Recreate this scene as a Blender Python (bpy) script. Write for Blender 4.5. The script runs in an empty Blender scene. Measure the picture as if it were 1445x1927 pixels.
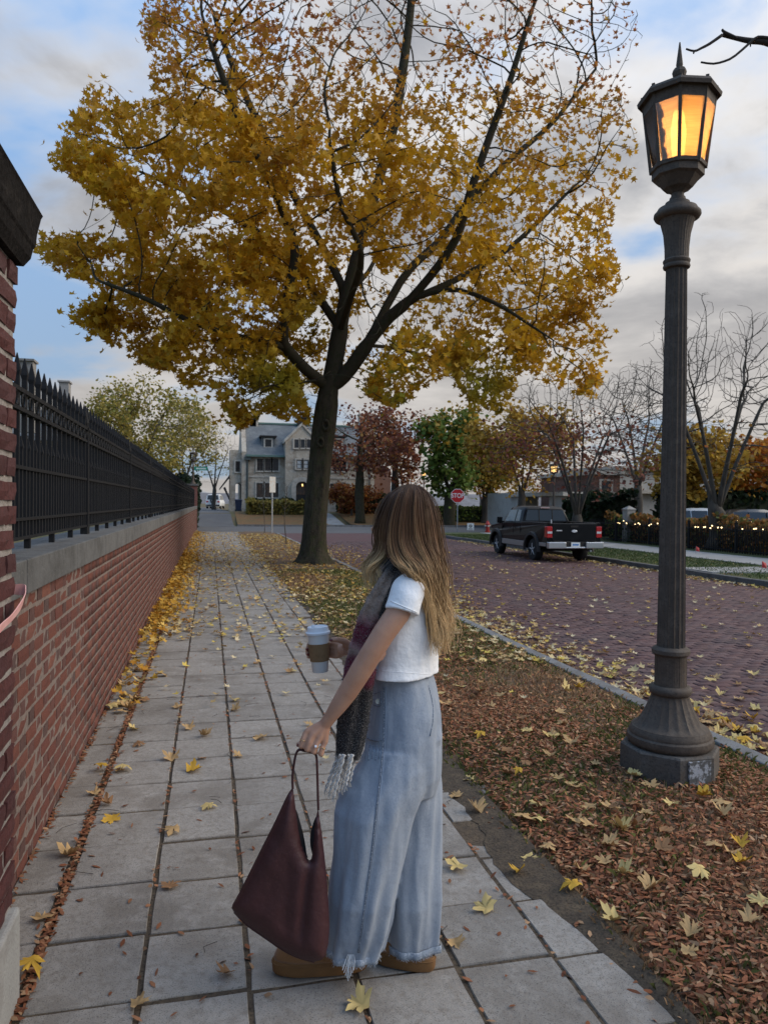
import bpy, bmesh, math, random
import numpy as np
from mathutils import Vector, Matrix, noise, geometry
from mathutils.kdtree import KDTree

R = math.radians
PI = math.pi
rng = random.Random(11)
nrg = np.random.RandomState(5)
scene = bpy.context.scene
COL = scene.collection

# ------------------------------------------------------------------ camera
FPX, IW, IH = 1392.0, 1445.0, 1927.0        # focal length and size in photo pixels
CAM_H, YAW, PITCH, ROLL = 1.65, R(13.2), R(-0.64), R(0.6)
FWD = Vector((math.sin(YAW) * math.cos(PITCH), math.cos(YAW) * math.cos(PITCH), math.sin(PITCH)))
_r0 = FWD.cross(Vector((0, 0, 1))).normalized()
_u0 = _r0.cross(FWD)
RIGHT = _r0 * math.cos(ROLL) + _u0 * math.sin(ROLL)
UP = _u0 * math.cos(ROLL) - _r0 * math.sin(ROLL)
CAM = Vector((0, 0, CAM_H))
cam_data = bpy.data.cameras.new('camera')
cam = bpy.data.objects.new('camera', cam_data)
COL.objects.link(cam)
cam.matrix_world = Matrix(((RIGHT.x, UP.x, -FWD.x, CAM.x), (RIGHT.y, UP.y, -FWD.y, CAM.y),
                           (RIGHT.z, UP.z, -FWD.z, CAM.z), (0, 0, 0, 1)))
cam_data.sensor_fit = 'VERTICAL'
cam_data.sensor_height = 36.0
cam_data.lens = 36.0 * FPX / IH
cam_data.clip_start = 0.05
cam_data.clip_end = 6000
cam_data.dof.use_dof = True
cam_data.dof.focus_distance = 2.75
cam_data.dof.aperture_fstop = 9.0
scene.camera = cam


def pix(px, py, d):
    """photo pixel at distance d along the view axis -> world point"""
    return CAM + (FWD + RIGHT * ((px - IW / 2) / FPX) + UP * ((IH / 2 - py) / FPX)) * d


def pixz(px, py, z=0.0):
    """photo pixel -> point on the horizontal plane z"""
    v = FWD + RIGHT * ((px - IW / 2) / FPX) + UP * ((IH / 2 - py) / FPX)
    return CAM + v * ((z - CAM_H) / v.z)


# ------------------------------------------------------------------ sky, sun, exposure
SUN_EL, SUN_AZ = R(33), R(108)        # azimuth clockwise from +Y (towards +X)
SUNV = Vector((math.cos(SUN_EL) * math.sin(SUN_AZ), math.cos(SUN_EL) * math.cos(SUN_AZ), math.sin(SUN_EL)))
world = bpy.data.worlds.new('World')
scene.world = world
world.use_nodes = True


def make_world():
    nt = world.node_tree
    nt.nodes.clear()
    N = nt.nodes.new
    L = nt.links.new
    out = N('ShaderNodeOutputWorld')
    bg = N('ShaderNodeBackground')
    bg.inputs['Strength'].default_value = 0.1
    L(bg.outputs[0], out.inputs[0])
    sky = N('ShaderNodeTexSky')
    sky.sky_type = 'NISHITA'
    sky.sun_disc = False
    sky.sun_elevation = SUN_EL
    sky.sun_rotation = SUN_AZ
    sky.air_density = 1.0
    sky.dust_density = 0.6
    sky.ozone_density = 1.6
    tc = N('ShaderNodeTexCoord')
    sep = N('ShaderNodeSeparateXYZ')
    L(tc.outputs['Generated'], sep.inputs[0])

    def math_(op, a, b=None, c=None, clamp=False):
        n = N('ShaderNodeMath')
        n.operation = op
        n.use_clamp = clamp
        for i, x in enumerate((a, b, c)):
            if x is None:
                continue
            if isinstance(x, (int, float)):
                n.inputs[i].default_value = x
            else:
                L(x, n.inputs[i])
        return n.outputs[0]

    def mapr(x, a, b, c, d, smooth=True):
        n = N('ShaderNodeMapRange')
        n.interpolation_type = 'SMOOTHSTEP' if smooth else 'LINEAR'
        L(x, n.inputs[0])
        for i, v in enumerate((a, b, c, d)):
            n.inputs[i + 1].default_value = v
        return n.outputs[0]

    def mix(f, a, b):
        n = N('ShaderNodeMix')
        n.data_type = 'RGBA'
        if isinstance(f, (int, float)):
            n.inputs[0].default_value = f
        else:
            L(f, n.inputs[0])
        for s, x in ((n.inputs[6], a), (n.inputs[7], b)):
            if isinstance(x, tuple):
                s.default_value = (*x, 1)
            else:
                L(x, s)
        return n.outputs[2]

    zz = math_('ADD', math_('MAXIMUM', sep.outputs[2], 0.0), 0.16)
    cmb = N('ShaderNodeCombineXYZ')
    L(math_('DIVIDE', sep.outputs[0], zz), cmb.inputs[0])
    L(math_('DIVIDE', sep.outputs[1], zz), cmb.inputs[1])

    def fbm(scale, detail, rough, off, dist=0.0):
        mp = N('ShaderNodeMapping')
        mp.inputs['Location'].default_value = off
        L(cmb.outputs[0], mp.inputs[0])
        n = N('ShaderNodeTexNoise')
        n.inputs['Scale'].default_value = scale
        n.inputs['Detail'].default_value = detail
        n.inputs['Roughness'].default_value = rough
        n.inputs['Distortion'].default_value = dist
        L(mp.outputs[0], n.inputs['Vector'])
        return n.outputs['Fac']

    big = fbm(0.75, 6, 0.52, (3.1, 7.7, 0), 0.35)
    fine = fbm(2.2, 7, 0.55, (11.3, 1.2, 0), 0.25)
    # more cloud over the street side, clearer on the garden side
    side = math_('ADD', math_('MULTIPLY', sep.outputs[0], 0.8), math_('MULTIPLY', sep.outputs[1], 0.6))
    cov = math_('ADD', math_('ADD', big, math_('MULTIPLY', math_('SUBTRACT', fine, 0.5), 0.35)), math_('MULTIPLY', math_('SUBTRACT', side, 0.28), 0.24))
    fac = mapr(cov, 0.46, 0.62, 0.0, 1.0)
    shade = math_('ADD', math_('MULTIPLY', fine, 0.6), math_('MULTIPLY', big, 0.5))
    dot = N('ShaderNodeVectorMath')
    dot.operation = 'DOT_PRODUCT'
    L(tc.outputs['Generated'], dot.inputs[0])
    dot.inputs[1].default_value = SUNV
    glow = mapr(dot.outputs['Value'], 0.0, 0.9, 0.0, 1.0)
    low = mapr(sep.outputs[2], 0.02, 0.42, 1.0, 0.0)
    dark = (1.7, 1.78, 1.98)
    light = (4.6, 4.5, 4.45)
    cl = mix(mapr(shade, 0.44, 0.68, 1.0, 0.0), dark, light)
    warm = mix(glow, cl, (6.4, 5.6, 4.4))
    cl2 = mix(math_('MULTIPLY', glow, mapr(shade, 0.42, 0.58, 0.85, 0.0)), cl, warm)
    cl3 = mix(math_('MULTIPLY', low, 0.6), cl2, (5.5, 5.1, 4.7))
    blue = mix(0.75, sky.outputs[0], (1.65, 2.7, 4.4))
    blue2 = mix(math_('MULTIPLY', low, 0.45), blue, (3.1, 3.8, 4.6))
    # overcast sky brightens towards the zenith; gradient added to lift light on the figure
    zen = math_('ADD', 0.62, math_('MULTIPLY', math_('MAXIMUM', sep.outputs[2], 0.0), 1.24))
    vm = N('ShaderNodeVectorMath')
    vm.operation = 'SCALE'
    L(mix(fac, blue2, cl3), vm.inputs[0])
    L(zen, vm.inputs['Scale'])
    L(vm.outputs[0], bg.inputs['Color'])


make_world()
sun_data = bpy.data.lights.new('sun', 'SUN')
sun_data.energy = 1.5
sun_data.angle = R(50)
sun_data.color = (1.0, 0.90, 0.76)
sun = bpy.data.objects.new('sun', sun_data)
sun.rotation_euler = (-SUNV).to_track_quat('-Z', 'Y').to_euler()
sun.location = (30, 10, 30)
COL.objects.link(sun)
vs = scene.view_settings
vs.view_transform = 'Standard'
vs.look = 'None'
vs.exposure = 0.78
vs.gamma = 1.0
vs.use_curve_mapping = False
scene.render.engine = 'CYCLES'
scene.cycles.use_denoising = True
scene.cycles.max_bounces = 8
scene.cycles.transparent_max_bounces = 12


# ------------------------------------------------------------------ helpers
def mw(o):
    if o.parent:
        return mw(o.parent) @ o.matrix_parent_inverse @ o.matrix_basis
    return o.matrix_basis.copy()


def set_parent(o, p, keep=True):
    o.parent = p
    if keep:
        o.matrix_parent_inverse = mw(p).inverted()


def tag(o, label=None, cat=None, group=None, kind=None):
    if label:
        o['label'] = label
    if cat:
        o['category'] = cat
    if group:
        o['group'] = group
    if kind:
        o['kind'] = kind
    return o


def thing(name, label, cat, loc=(0, 0, 0), rz=0.0, group=None):
    o = bpy.data.objects.new(name, None)
    o.empty_display_size = 0.2
    COL.objects.link(o)
    o.location = loc
    o.rotation_euler = (0, 0, rz)
    return tag(o, label, cat, group)


def frames(pts):
    pts = [Vector(p) for p in pts]
    n = len(pts)
    tans = []
    for i in range(n):
        t = pts[min(i + 1, n - 1)] - pts[max(i - 1, 0)]
        tans.append(t.normalized() if t.length > 1e-9 else Vector((0, 0, 1)))
    a = Vector((0, 0, 1)) if abs(tans[0].z) < 0.9 else Vector((1, 0, 0))
    u = tans[0].cross(a).normalized()
    out = []
    for t in tans:
        u = (u - t * u.dot(t))
        u = u.normalized() if u.length > 1e-6 else t.orthogonal().normalized()
        out.append((u, t.cross(u)))
    return pts, out


class MB:
    def __init__(s):
        s.v, s.f, s.m = [], [], []

    def add(s, verts, faces, mi=0):
        o = len(s.v)
        s.v.extend(tuple(p) for p in verts)
        s.f.extend(tuple(i + o for i in f) for f in faces)
        s.m.extend([mi] * len(faces))
        return s

    def box(s, c, size, M=None, mi=0):
        hx, hy, hz = size[0] / 2, size[1] / 2, size[2] / 2
        vs_ = [Vector((x, y, z)) for x in (-hx, hx) for y in (-hy, hy) for z in (-hz, hz)]
        if M is not None:
            vs_ = [M @ v for v in vs_]
        c = Vector(c)
        return s.add([v + c for v in vs_], [(0, 1, 3, 2), (4, 6, 7, 5), (0, 4, 5, 1), (2, 3, 7, 6), (0, 2, 6, 4), (1, 5, 7, 3)], mi)

    def b6(s, x0, y0, z0, x1, y1, z1, mi=0):
        return s.box(((x0 + x1) / 2, (y0 + y1) / 2, (z0 + z1) / 2), (abs(x1 - x0), abs(y1 - y0), abs(z1 - z0)), None, mi)

    def loft(s, rings, cap0=True, cap1=True, closed=True, mi=0):
        n = len(rings[0])
        vs_ = [p for r in rings for p in r]
        fs = []
        m = n if closed else n - 1
        for i in range(len(rings) - 1):
            for j in range(m):
                a, b = i * n + j, i * n + (j + 1) % n
                fs.append((a, b, b + n, a + n))
        if cap0 and closed:
            fs.append(tuple(range(n - 1, -1, -1)))
        if cap1 and closed:
            fs.append(tuple((len(rings) - 1) * n + j for j in range(n)))
        return s.add(vs_, fs, mi)

    def tube(s, pts, rad, n=8, caps=True, mi=0, flat=1.0):
        pts, fr = frames(pts)
        if isinstance(rad, (int, float)):
            rad = [rad] * len(pts)
        rings = []
        for p, (u, w), r in zip(pts, fr, rad):
            rings.append([p + u * (math.cos(2 * PI * j / n) * r) + w * (math.sin(2 * PI * j / n) * r * flat) for j in range(n)])
        return s.loft(rings, caps, caps, True, mi)

    def lathe(s, prof, n=24, c=(0, 0, 0), mi=0, M=None, fl=None, rot=0.0, caps=True):
        """prof: (r, z); fl(r_index, angle) -> radius factor"""
        c = Vector(c)
        rings = []
        for i, (r, z) in enumerate(prof):
            ring = []
            for j in range(n):
                a = 2 * PI * j / n + rot
                rr = r * (fl(i, a) if fl else 1.0)
                p = Vector((rr * math.cos(a), rr * math.sin(a), z))
                if M is not None:
                    p = M @ p
                ring.append(p + c)
            rings.append(ring)
        return s.loft(rings, caps, caps, True, mi)

    def prism(s, poly, axis, a, b, mi=0):
        """extrude 2D poly: axis 'x' -> (y,z), 'y' -> (x,z), 'z' -> (x,y)"""
        def put(p, t):
            return {'x': (t, p[0], p[1]), 'y': (p[0], t, p[1]), 'z': (p[0], p[1], t)}[axis]
        n = len(poly)
        vs_ = [put(p, a) for p in poly] + [put(p, b) for p in poly]
        fs = [(i, (i + 1) % n, (i + 1) % n + n, i + n) for i in range(n)] + [tuple(range(n - 1, -1, -1)), tuple(range(n, 2 * n))]
        return s.add(vs_, fs, mi)

    def xf(s, M):
        s.v = [tuple(M @ Vector(p)) for p in s.v]
        return s

    def mesh(s, name, mats, smooth=False):
        me = bpy.data.meshes.new(name)
        me.from_pydata(s.v, [], s.f)
        mats = mats if isinstance(mats, (list, tuple)) else [mats]
        for m in mats:
            me.materials.append(m)
        if len(mats) > 1:
            me.polygons.foreach_set('material_index', s.m)
        bm = bmesh.new()
        bm.from_mesh(me)
        bmesh.ops.recalc_face_normals(bm, faces=bm.faces)
        bm.to_mesh(me)
        bm.free()
        if smooth:
            me.polygons.foreach_set('use_smooth', [True] * len(me.polygons))
            if smooth != 'full':
                try:
                    me.set_sharp_from_angle(angle=R(40))
                except Exception:
                    pass
        me.update()
        return me

    def build(s, name, mats, parent=None, smooth=False, local=False, bevel=0):
        """verts are world coordinates (or the parent's own when local=True)"""
        o = bpy.data.objects.new(name, s.mesh(name, mats, smooth))
        COL.objects.link(o)
        if parent is not None:
            set_parent(o, parent, not local)
        if bevel:
            md = o.modifiers.new('bevel', 'BEVEL')
            md.width = bevel
            md.segments = 2
            md.limit_method = 'ANGLE'
            md.angle_limit = R(35)
        return o


def obj_from(name, me, parent=None, loc=None, rot=None, scale=None, local=False):
    o = bpy.data.objects.new(name, me)
    COL.objects.link(o)
    if loc is not None:
        o.location = loc
    if rot is not None:
        o.rotation_euler = rot
    if scale is not None:
        o.scale = scale
    if parent is not None:
        set_parent(o, parent, not local)
    return o


def np_mesh(name, V, F, mat, cols=None, rnd=None, smooth=False):
    """V (n,3), F (m,k) arrays; cols per vertex rgba"""
    V = np.asarray(V, dtype=np.float32)
    F = np.asarray(F, dtype=np.int32)
    m, k = F.shape
    me = bpy.data.meshes.new(name)
    me.vertices.add(len(V))
    me.vertices.foreach_set('co', V.ravel())
    me.loops.add(m * k)
    me.loops.foreach_set('vertex_index', F.ravel())
    me.polygons.add(m)
    me.polygons.foreach_set('loop_start', np.arange(0, m * k, k, dtype=np.int32))
    me.polygons.foreach_set('loop_total', np.full(m, k, dtype=np.int32))
    if smooth:
        me.polygons.foreach_set('use_smooth', np.ones(m, dtype=bool))
    me.update(calc_edges=True)
    if cols is not None:
        at = me.color_attributes.new('col', 'FLOAT_COLOR', 'POINT')
        c = np.asarray(cols, dtype=np.float32)
        if c.shape[1] == 3:
            c = np.hstack([c, np.ones((len(c), 1), np.float32)])
        at.data.foreach_set('color', c.ravel())
    if rnd is not None:
        at = me.attributes.new('rnd', 'FLOAT', 'POINT')
        at.data.foreach_set('value', np.asarray(rnd, dtype=np.float32))
    for mm in (mat if isinstance(mat, (list, tuple)) else [mat]):
        me.materials.append(mm)
    me.validate()
    return me


def scatter_np(tv, tf, pos, rot, scl):
    """template verts (k,3), faces (m,q), positions (n,3), rotations (n,3,3), scales (n,) or (n,3)"""
    scl = np.asarray(scl)
    if scl.ndim == 1:
        scl = np.repeat(scl[:, None], 3, 1)
    P = tv[None, :, :] * scl[:, None, :]
    P = np.einsum('nij,nkj->nki', rot, P) + pos[:, None, :]
    k = len(tv)
    F = tf[None, :, :] + (np.arange(len(pos)) * k)[:, None, None]
    return P.reshape(-1, 3), F.reshape(-1, tf.shape[1])


def rot_np(yaw, tilt, tiltdir):
    """rotation: spin about z by yaw, then tilt away from z by tilt towards tiltdir"""
    cy, sy = np.cos(yaw), np.sin(yaw)
    z, o = np.zeros_like(yaw), np.ones_like(yaw)
    Rz = np.stack([np.stack([cy, -sy, z], -1), np.stack([sy, cy, z], -1), np.stack([z, z, o], -1)], 1)
    ax, ay = -np.sin(tiltdir), np.cos(tiltdir)
    c, s = np.cos(tilt), np.sin(tilt)
    t = 1 - c
    Rt = np.stack([np.stack([t * ax * ax + c, t * ax * ay, s * ay], -1), np.stack([t * ax * ay, t * ay * ay + c, -s * ax], -1), np.stack([-s * ay, s * ax, c], -1)], 1)
    return np.einsum('nij,njk->nik', Rt, Rz)


def in_poly(px, py, poly):
    inside = np.zeros(len(px), bool)
    n = len(poly)
    for i in range(n):
        x0, y0 = poly[i]
        x1, y1 = poly[(i + 1) % n]
        c = ((y0 > py) != (y1 > py)) & (px < (x1 - x0) * (py - y0) / (y1 - y0 + 1e-12) + x0)
        inside ^= c
    return inside


def catmull(pts, n):
    pts = [Vector(p) for p in pts]
    out = []
    m = len(pts) - 1
    for k in range(n):
        t = k / (n - 1) * m
        i = min(int(t), m - 1)
        f = t - i
        p0, p1, p2, p3 = pts[max(i - 1, 0)], pts[i], pts[i + 1], pts[min(i + 2, m)]
        out.append(0.5 * ((2 * p1) + (p2 - p0) * f + (2 * p0 - 5 * p1 + 4 * p2 - p3) * f * f + (3 * p1 - p0 - 3 * p2 + p3) * f ** 3))
    return out


def lerp(a, b, t):
    return a + (b - a) * t


def interp(x, xs, ys):
    return float(np.interp(x, xs, ys))


# ------------------------------------------------------------------ materials
MATS = {}


def mat(name, col, rough=0.75, metal=0.0, layers=(), bump=None, rand=0.0, spec=0.4, coat=0.0, attr=None, trans=0.0, emit=None, alpha=None, ramp=None, sheen=0.0):
    """layers: (scale, colour, lo, hi[, detail[, stretch]]) noise-mixed over the base; rand: brightness spread per object / per 'rnd' value;
    ramp: list of (pos, colour) picked by the random value; attr: vertex colour attribute used as base"""
    if name in MATS:
        return MATS[name]
    m = bpy.data.materials.new(name)
    MATS[name] = m
    m.use_nodes = True
    nt = m.node_tree
    N = nt.nodes.new
    L = nt.links.new
    bs = nt.nodes['Principled BSDF']
    out = nt.nodes['Material Output']
    bs.inputs['Roughness'].default_value = rough
    bs.inputs['Metallic'].default_value = metal
    bs.inputs['Specular IOR Level'].default_value = spec
    bs.inputs['Coat Weight'].default_value = coat
    if sheen:
        bs.inputs['Sheen Weight'].default_value = sheen
        bs.inputs['Sheen Roughness'].default_value = 0.6
    geo = N('ShaderNodeNewGeometry')
    pos = geo.outputs['Position']
    rv = None
    if rand or ramp:
        oi = N('ShaderNodeObjectInfo')
        at = N('ShaderNodeAttribute')
        at.attribute_name = 'rnd'
        ad = N('ShaderNodeMath')
        ad.operation = 'ADD'
        L(oi.outputs['Random'], ad.inputs[0])
        L(at.outputs['Fac'], ad.inputs[1])
        fr = N('ShaderNodeMath')
        fr.operation = 'FRACT'
        L(ad.outputs[0], fr.inputs[0])
        rv = fr.outputs[0]
    if attr:
        a = N('ShaderNodeAttribute')
        a.attribute_name = attr
        cur = a.outputs['Color']
    elif ramp:
        r = N('ShaderNodeValToRGB')
        e = r.color_ramp.elements
        while len(e) < len(ramp):
            e.new(0.5)
        for el, (p, c) in zip(e, ramp):
            el.position = p
            el.color = (*c, 1)
        L(rv, r.inputs[0])
        cur = r.outputs[0]
    else:
        c = N('ShaderNodeRGB')
        c.outputs[0].default_value = (*col, 1)
        cur = c.outputs[0]
    for ly in layers:
        sc_, c2, lo, hi = ly[:4]
        det = ly[4] if len(ly) > 4 else 4
        st = ly[5] if len(ly) > 5 else None
        v = pos
        if st:
            mp = N('ShaderNodeMapping')
            mp.inputs['Scale'].default_value = st
            L(pos, mp.inputs[0])
            v = mp.outputs[0]
        nz = N('ShaderNodeTexNoise')
        nz.inputs['Scale'].default_value = sc_
        nz.inputs['Detail'].default_value = det
        nz.inputs['Roughness'].default_value = 0.6
        L(v, nz.inputs['Vector'])
        mr = N('ShaderNodeMapRange')
        mr.inputs[1].default_value = lo
        mr.inputs[2].default_value = hi
        mr.clamp = True
        L(nz.outputs['Fac'], mr.inputs[0])
        mx = N('ShaderNodeMix')
        mx.data_type = 'RGBA'
        L(mr.outputs[0], mx.inputs[0])
        L(cur, mx.inputs[6])
        mx.inputs[7].default_value = (*c2, 1)
        cur = mx.outputs[2]
    if rand:
        mr = N('ShaderNodeMapRange')
        mr.inputs[3].default_value = 1 - rand
        mr.inputs[4].default_value = 1 + rand
        L(rv, mr.inputs[0])
        mx = N('ShaderNodeMix')
        mx.data_type = 'RGBA'
        mx.blend_type = 'MULTIPLY'
        mx.inputs[0].default_value = 1.0
        L(cur, mx.inputs[6])
        L(mr.outputs[0], mx.inputs[7])
        cur = mx.outputs[2]
    L(cur, bs.inputs['Base Color'])
    if bump:
        for i, (sc_, st_) in enumerate(bump if isinstance(bump, list) else [bump]):
            nz = N('ShaderNodeTexNoise')
            nz.inputs['Scale'].default_value = sc_
            nz.inputs['Detail'].default_value = 5
            L(pos, nz.inputs['Vector'])
            bp = N('ShaderNodeBump')
            bp.inputs['Strength'].default_value = st_
            bp.inputs['Distance'].default_value = 0.6 / sc_
            L(nz.outputs['Fac'], bp.inputs['Height'])
            if i:
                L(prev, bp.inputs['Normal'])
            prev = bp.outputs[0]
        L(prev, bs.inputs['Normal'])
    if emit:
        bs.inputs['Emission Color'].default_value = (*emit[0], 1)
        bs.inputs['Emission Strength'].default_value = emit[1]
    if trans:
        tr = N('ShaderNodeBsdfTranslucent')
        L(cur, tr.inputs['Color'])
        ms = N('ShaderNodeMixShader')
        ms.inputs[0].default_value = trans
        L(bs.outputs[0], ms.inputs[1])
        L(tr.outputs[0], ms.inputs[2])
        L(ms.outputs[0], out.inputs['Surface'])
    if alpha is not None:
        bs.inputs['Alpha'].default_value = alpha
    return m


def glass_mat(name, tint=(0.9, 0.95, 0.95), see=0.6, rough=0.05):
    if name in MATS:
        return MATS[name]
    m = bpy.data.materials.new(name)
    MATS[name] = m
    m.use_nodes = True
    nt = m.node_tree
    nt.nodes.remove(nt.nodes['Principled BSDF'])
    N = nt.nodes.new
    L = nt.links.new
    g = N('ShaderNodeBsdfGlossy')
    g.inputs['Roughness'].default_value = rough
    g.inputs['Color'].default_value = (0.9, 0.93, 0.96, 1)
    t = N('ShaderNodeBsdfTransparent')
    t.inputs['Color'].default_value = (*tint, 1)
    lw = N('ShaderNodeFresnel')
    lw.inputs['IOR'].default_value = 1.5
    ad = N('ShaderNodeMath')
    ad.operation = 'ADD'
    ad.use_clamp = True
    L(lw.outputs[0], ad.inputs[0])
    ad.inputs[1].default_value = 1 - see - 0.35 if see < 0.65 else 0.0
    ms = N('ShaderNodeMixShader')
    L(ad.outputs[0], ms.inputs[0])
    L(t.outputs[0], ms.inputs[1])
    L(g.outputs[0], ms.inputs[2])
    L(ms.outputs[0], nt.nodes['Material Output'].inputs['Surface'])
    return m


# maple leaf templates (unit size, stalk at -y)
_half = [(0, 1.0), (.09, .74), (.22, .77), (.17, .45), (.44, .62), (.78, .56), (.64, .37), (.68, .22), (.36, .13), (.56, -.02), (.62, -.22), (.30, -.22), (.05, -.30)]
def _leaf(half, curl):
    pts = half + [(-x, y) for x, y in reversed(half[1:])]
    V = [(0, 0.1, 0)] + [(x, y, curl * (abs(x) * 0.9 + 0.35 * max(0, y) ** 2)) for x, y in pts]
    n = len(pts)
    F = [(0, 1 + (i + 1) % n, 1 + i) for i in range(n)]
    V = np.array(V, dtype=np.float32)
    V[:, :2] *= 0.62
    return V, np.array(F, dtype=np.int32)
LEAF_HI, LEAF_HI_F = _leaf(_half, 0.28)
LEAF_LO, LEAF_LO_F = _leaf([(0, 1.0), (.15, .46), (.76, .56), (.36, .13), (.6, -.2), (.06, -.3)], 0.3)
# ================================================================== setting: ground, street, pavements
m_ground = mat('ground_soil', (0.09, 0.065, 0.035), 0.95, layers=[(0.35, (0.10, 0.10, 0.035), 0.42, 0.6), (3.0, (0.16, 0.09, 0.035), 0.45, 0.7), (18, (0.05, 0.035, 0.02), 0.5, 0.8)], bump=(20, 0.5))
m_verge = mat('verge_turf', (0.15, 0.09, 0.052), 0.95, layers=[(1.1, (0.11, 0.10, 0.035), 0.5, 0.62), (9, (0.19, 0.10, 0.05), 0.42, 0.66), (45, (0.07, 0.042, 0.025), 0.45, 0.7), (120, (0.24, 0.15, 0.075), 0.58, 0.72)], bump=[(45, 0.7), (150, 0.5)])
m_lawn = mat('lawn_turf', (0.055, 0.075, 0.022), 0.95, layers=[(0.8, (0.10, 0.085, 0.03), 0.45, 0.65), (12, (0.04, 0.05, 0.015), 0.45, 0.7)], bump=(40, 0.6))
m_dirt = mat('joint_dirt', (0.075, 0.054, 0.036), 0.95, layers=[(14, (0.12, 0.085, 0.052), 0.42, 0.68), (90, (0.025, 0.018, 0.012), 0.5, 0.7)], bump=(60, 0.6))
m_slab = mat('paving_concrete', (0.30, 0.27, 0.235), 0.9, layers=[(2.2, (0.205, 0.177, 0.148), 0.46, 0.64), (7, (0.35, 0.318, 0.28), 0.52, 0.72), (30, (0.225, 0.193, 0.16), 0.48, 0.7), (230, (0.09, 0.08, 0.07), 0.55, 0.66), (300, (0.46, 0.43, 0.39), 0.64, 0.74)], bump=[(220, 0.35), (40, 0.25)], rand=0.10)
m_setts = mat('street_brick', (0.15, 0.06, 0.055), 0.7, ramp=[(0.0, (0.098, 0.054, 0.052)), (0.35, (0.128, 0.066, 0.061)), (0.7, (0.118, 0.075, 0.073)), (1.0, (0.145, 0.083, 0.073))], layers=[(1.4, (0.10, 0.066, 0.064), 0.48, 0.66), (70, (0.06, 0.027, 0.027), 0.5, 0.75)], bump=(90, 0.3), rand=0.12, spec=0.25)
m_kerb = mat('kerb_granite', (0.21, 0.205, 0.20), 0.85, layers=[(5, (0.14, 0.13, 0.12), 0.45, 0.65), (160, (0.1, 0.1, 0.1), 0.52, 0.66)], bump=(120, 0.4), rand=0.12)
m_asphalt = mat('asphalt', (0.115, 0.11, 0.108), 0.9, spec=.2, layers=[(0.5, (0.14, 0.134, 0.128), 0.45, 0.62), (60, (0.09, 0.09, 0.09), 0.5, 0.7)], bump=(120, 0.4))
m_conc2 = mat('pale_concrete', (0.34, 0.325, 0.30), 0.88, layers=[(1.5, (0.27, 0.25, 0.23), 0.45, 0.65), (120, (0.22, 0.2, 0.19), 0.55, 0.7)], bump=(120, 0.3), rand=0.06)


def terrain(x, y):
    t = min(max((y - 55.5) / 9.0, 0), 1)
    t2 = min(max((x - 17.6) / 3.0, 0), 1) * min(max((y + 60) / 5, 0), 1)
    base = -0.24 + 1.05 * t * t * (3 - 2 * t)
    if x > 16 and y < 54:
        base = -0.24 + 0.30 * t2
    if y > 120:
        base -= 0.012 * min(y - 120, 60)
    return base


def grid_sheet(name, xs, ys, zf, material, kind='structure', smooth=True):
    V = np.array([(x, y, zf(x, y)) for y in ys for x in xs])
    nx = len(xs)
    F = np.array([(j * nx + i, j * nx + i + 1, (j + 1) * nx + i + 1, (j + 1) * nx + i) for j in range(len(ys) - 1) for i in range(nx - 1)])
    o = obj_from(name, np_mesh(name, V, F, material, smooth=smooth))
    return tag(o, kind=kind)


tag(grid_sheet('ground', [-2500, -600, -150, -60, -20, -5, 3, 8, 14, 16, 17, 18, 19, 20, 24, 32, 60, 150, 600, 2500],
               [-80, -20, 0, 20, 40, 50, 54, 55.5, 57, 58.5, 60, 61.5, 63, 65, 70, 80, 100, 120, 150, 180, 400, 900, 2500], terrain, m_ground), 'brown autumn ground reaching to the horizon', 'ground')

# near verge: gently mounded turf between pavement and kerb
VX0, VX1, KX = 1.40, 3.46, 3.46           # verge edges, kerb line
FKX = 11.9                                # far kerb line
Y_END = 42.0                              # near edge of the cross street


def verge_z(x, y):
    e = min(x - VX0, VX1 - x)
    h = 0.045 * min(max(e / 0.5, 0), 1)
    return -0.012 + h + 0.012 * noise.noise(Vector((x * 2.3, y * 2.3, 0))) + 0.008 * noise.noise(Vector((x * 9, y * 9, 3)))


ys_ = [-3 + 0.09 * i for i in range(110)] + [6.9 + 0.3 * i for i in range(117)]
tag(grid_sheet('verge', [VX0 + (VX1 - VX0) * i / 30 for i in range(31)], ys_, verge_z, m_verge), 'turf verge covered with brown leaf litter between pavement and kerb', 'grass verge')

# pavement: dirt bed with single slabs
SX, SY, SHEAR = 0.364, 0.392, 0.045
SLAB_X0 = -0.584
walk = MB()
walk.b6(-0.86, -3, -0.2, 1.5, Y_END + 0.3, -0.008)
walk_o = tag(walk.build('pavement', m_dirt), 'pavement of square grey concrete slabs beside the brick wall', 'pavement', kind='structure')


def slab_mesh(w, l, i):
    bm = bmesh.new()
    r = random.Random(i)
    g = 0.007 + r.random() * 0.003
    hw, hl = w / 2 - g, l / 2 - g
    top = [(-hw, -hl), (hw, -hl), (hw, hl), (-hw, hl)]
    ring = []
    for k in range(4):
        a, b = top[k], top[(k + 1) % 4]
        for t in (0.0, 0.35, 0.7):
            x, y = lerp(a[0], b[0], t), lerp(a[1], b[1], t)
            ring.append((x + r.uniform(-.003, .003), y + r.uniform(-.003, .003)))
    v = []
    for z, s in ((-0.05, 1.0), (-0.005, 1.0), (0.0, 0.985)):
        v.append([bm.verts.new((x * s, y * s, z)) for x, y in ring])
    n = len(ring)
    for k in range(2):
        for j in range(n):
            bm.faces.new((v[k][j], v[k][(j + 1) % n], v[k + 1][(j + 1) % n], v[k + 1][j]))
    bm.faces.new(v[2])
    me = bpy.data.meshes.new('paving_slab')
    bm.to_mesh(me)
    bm.free()
    me.materials.append(m_slab)
    return me


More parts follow.
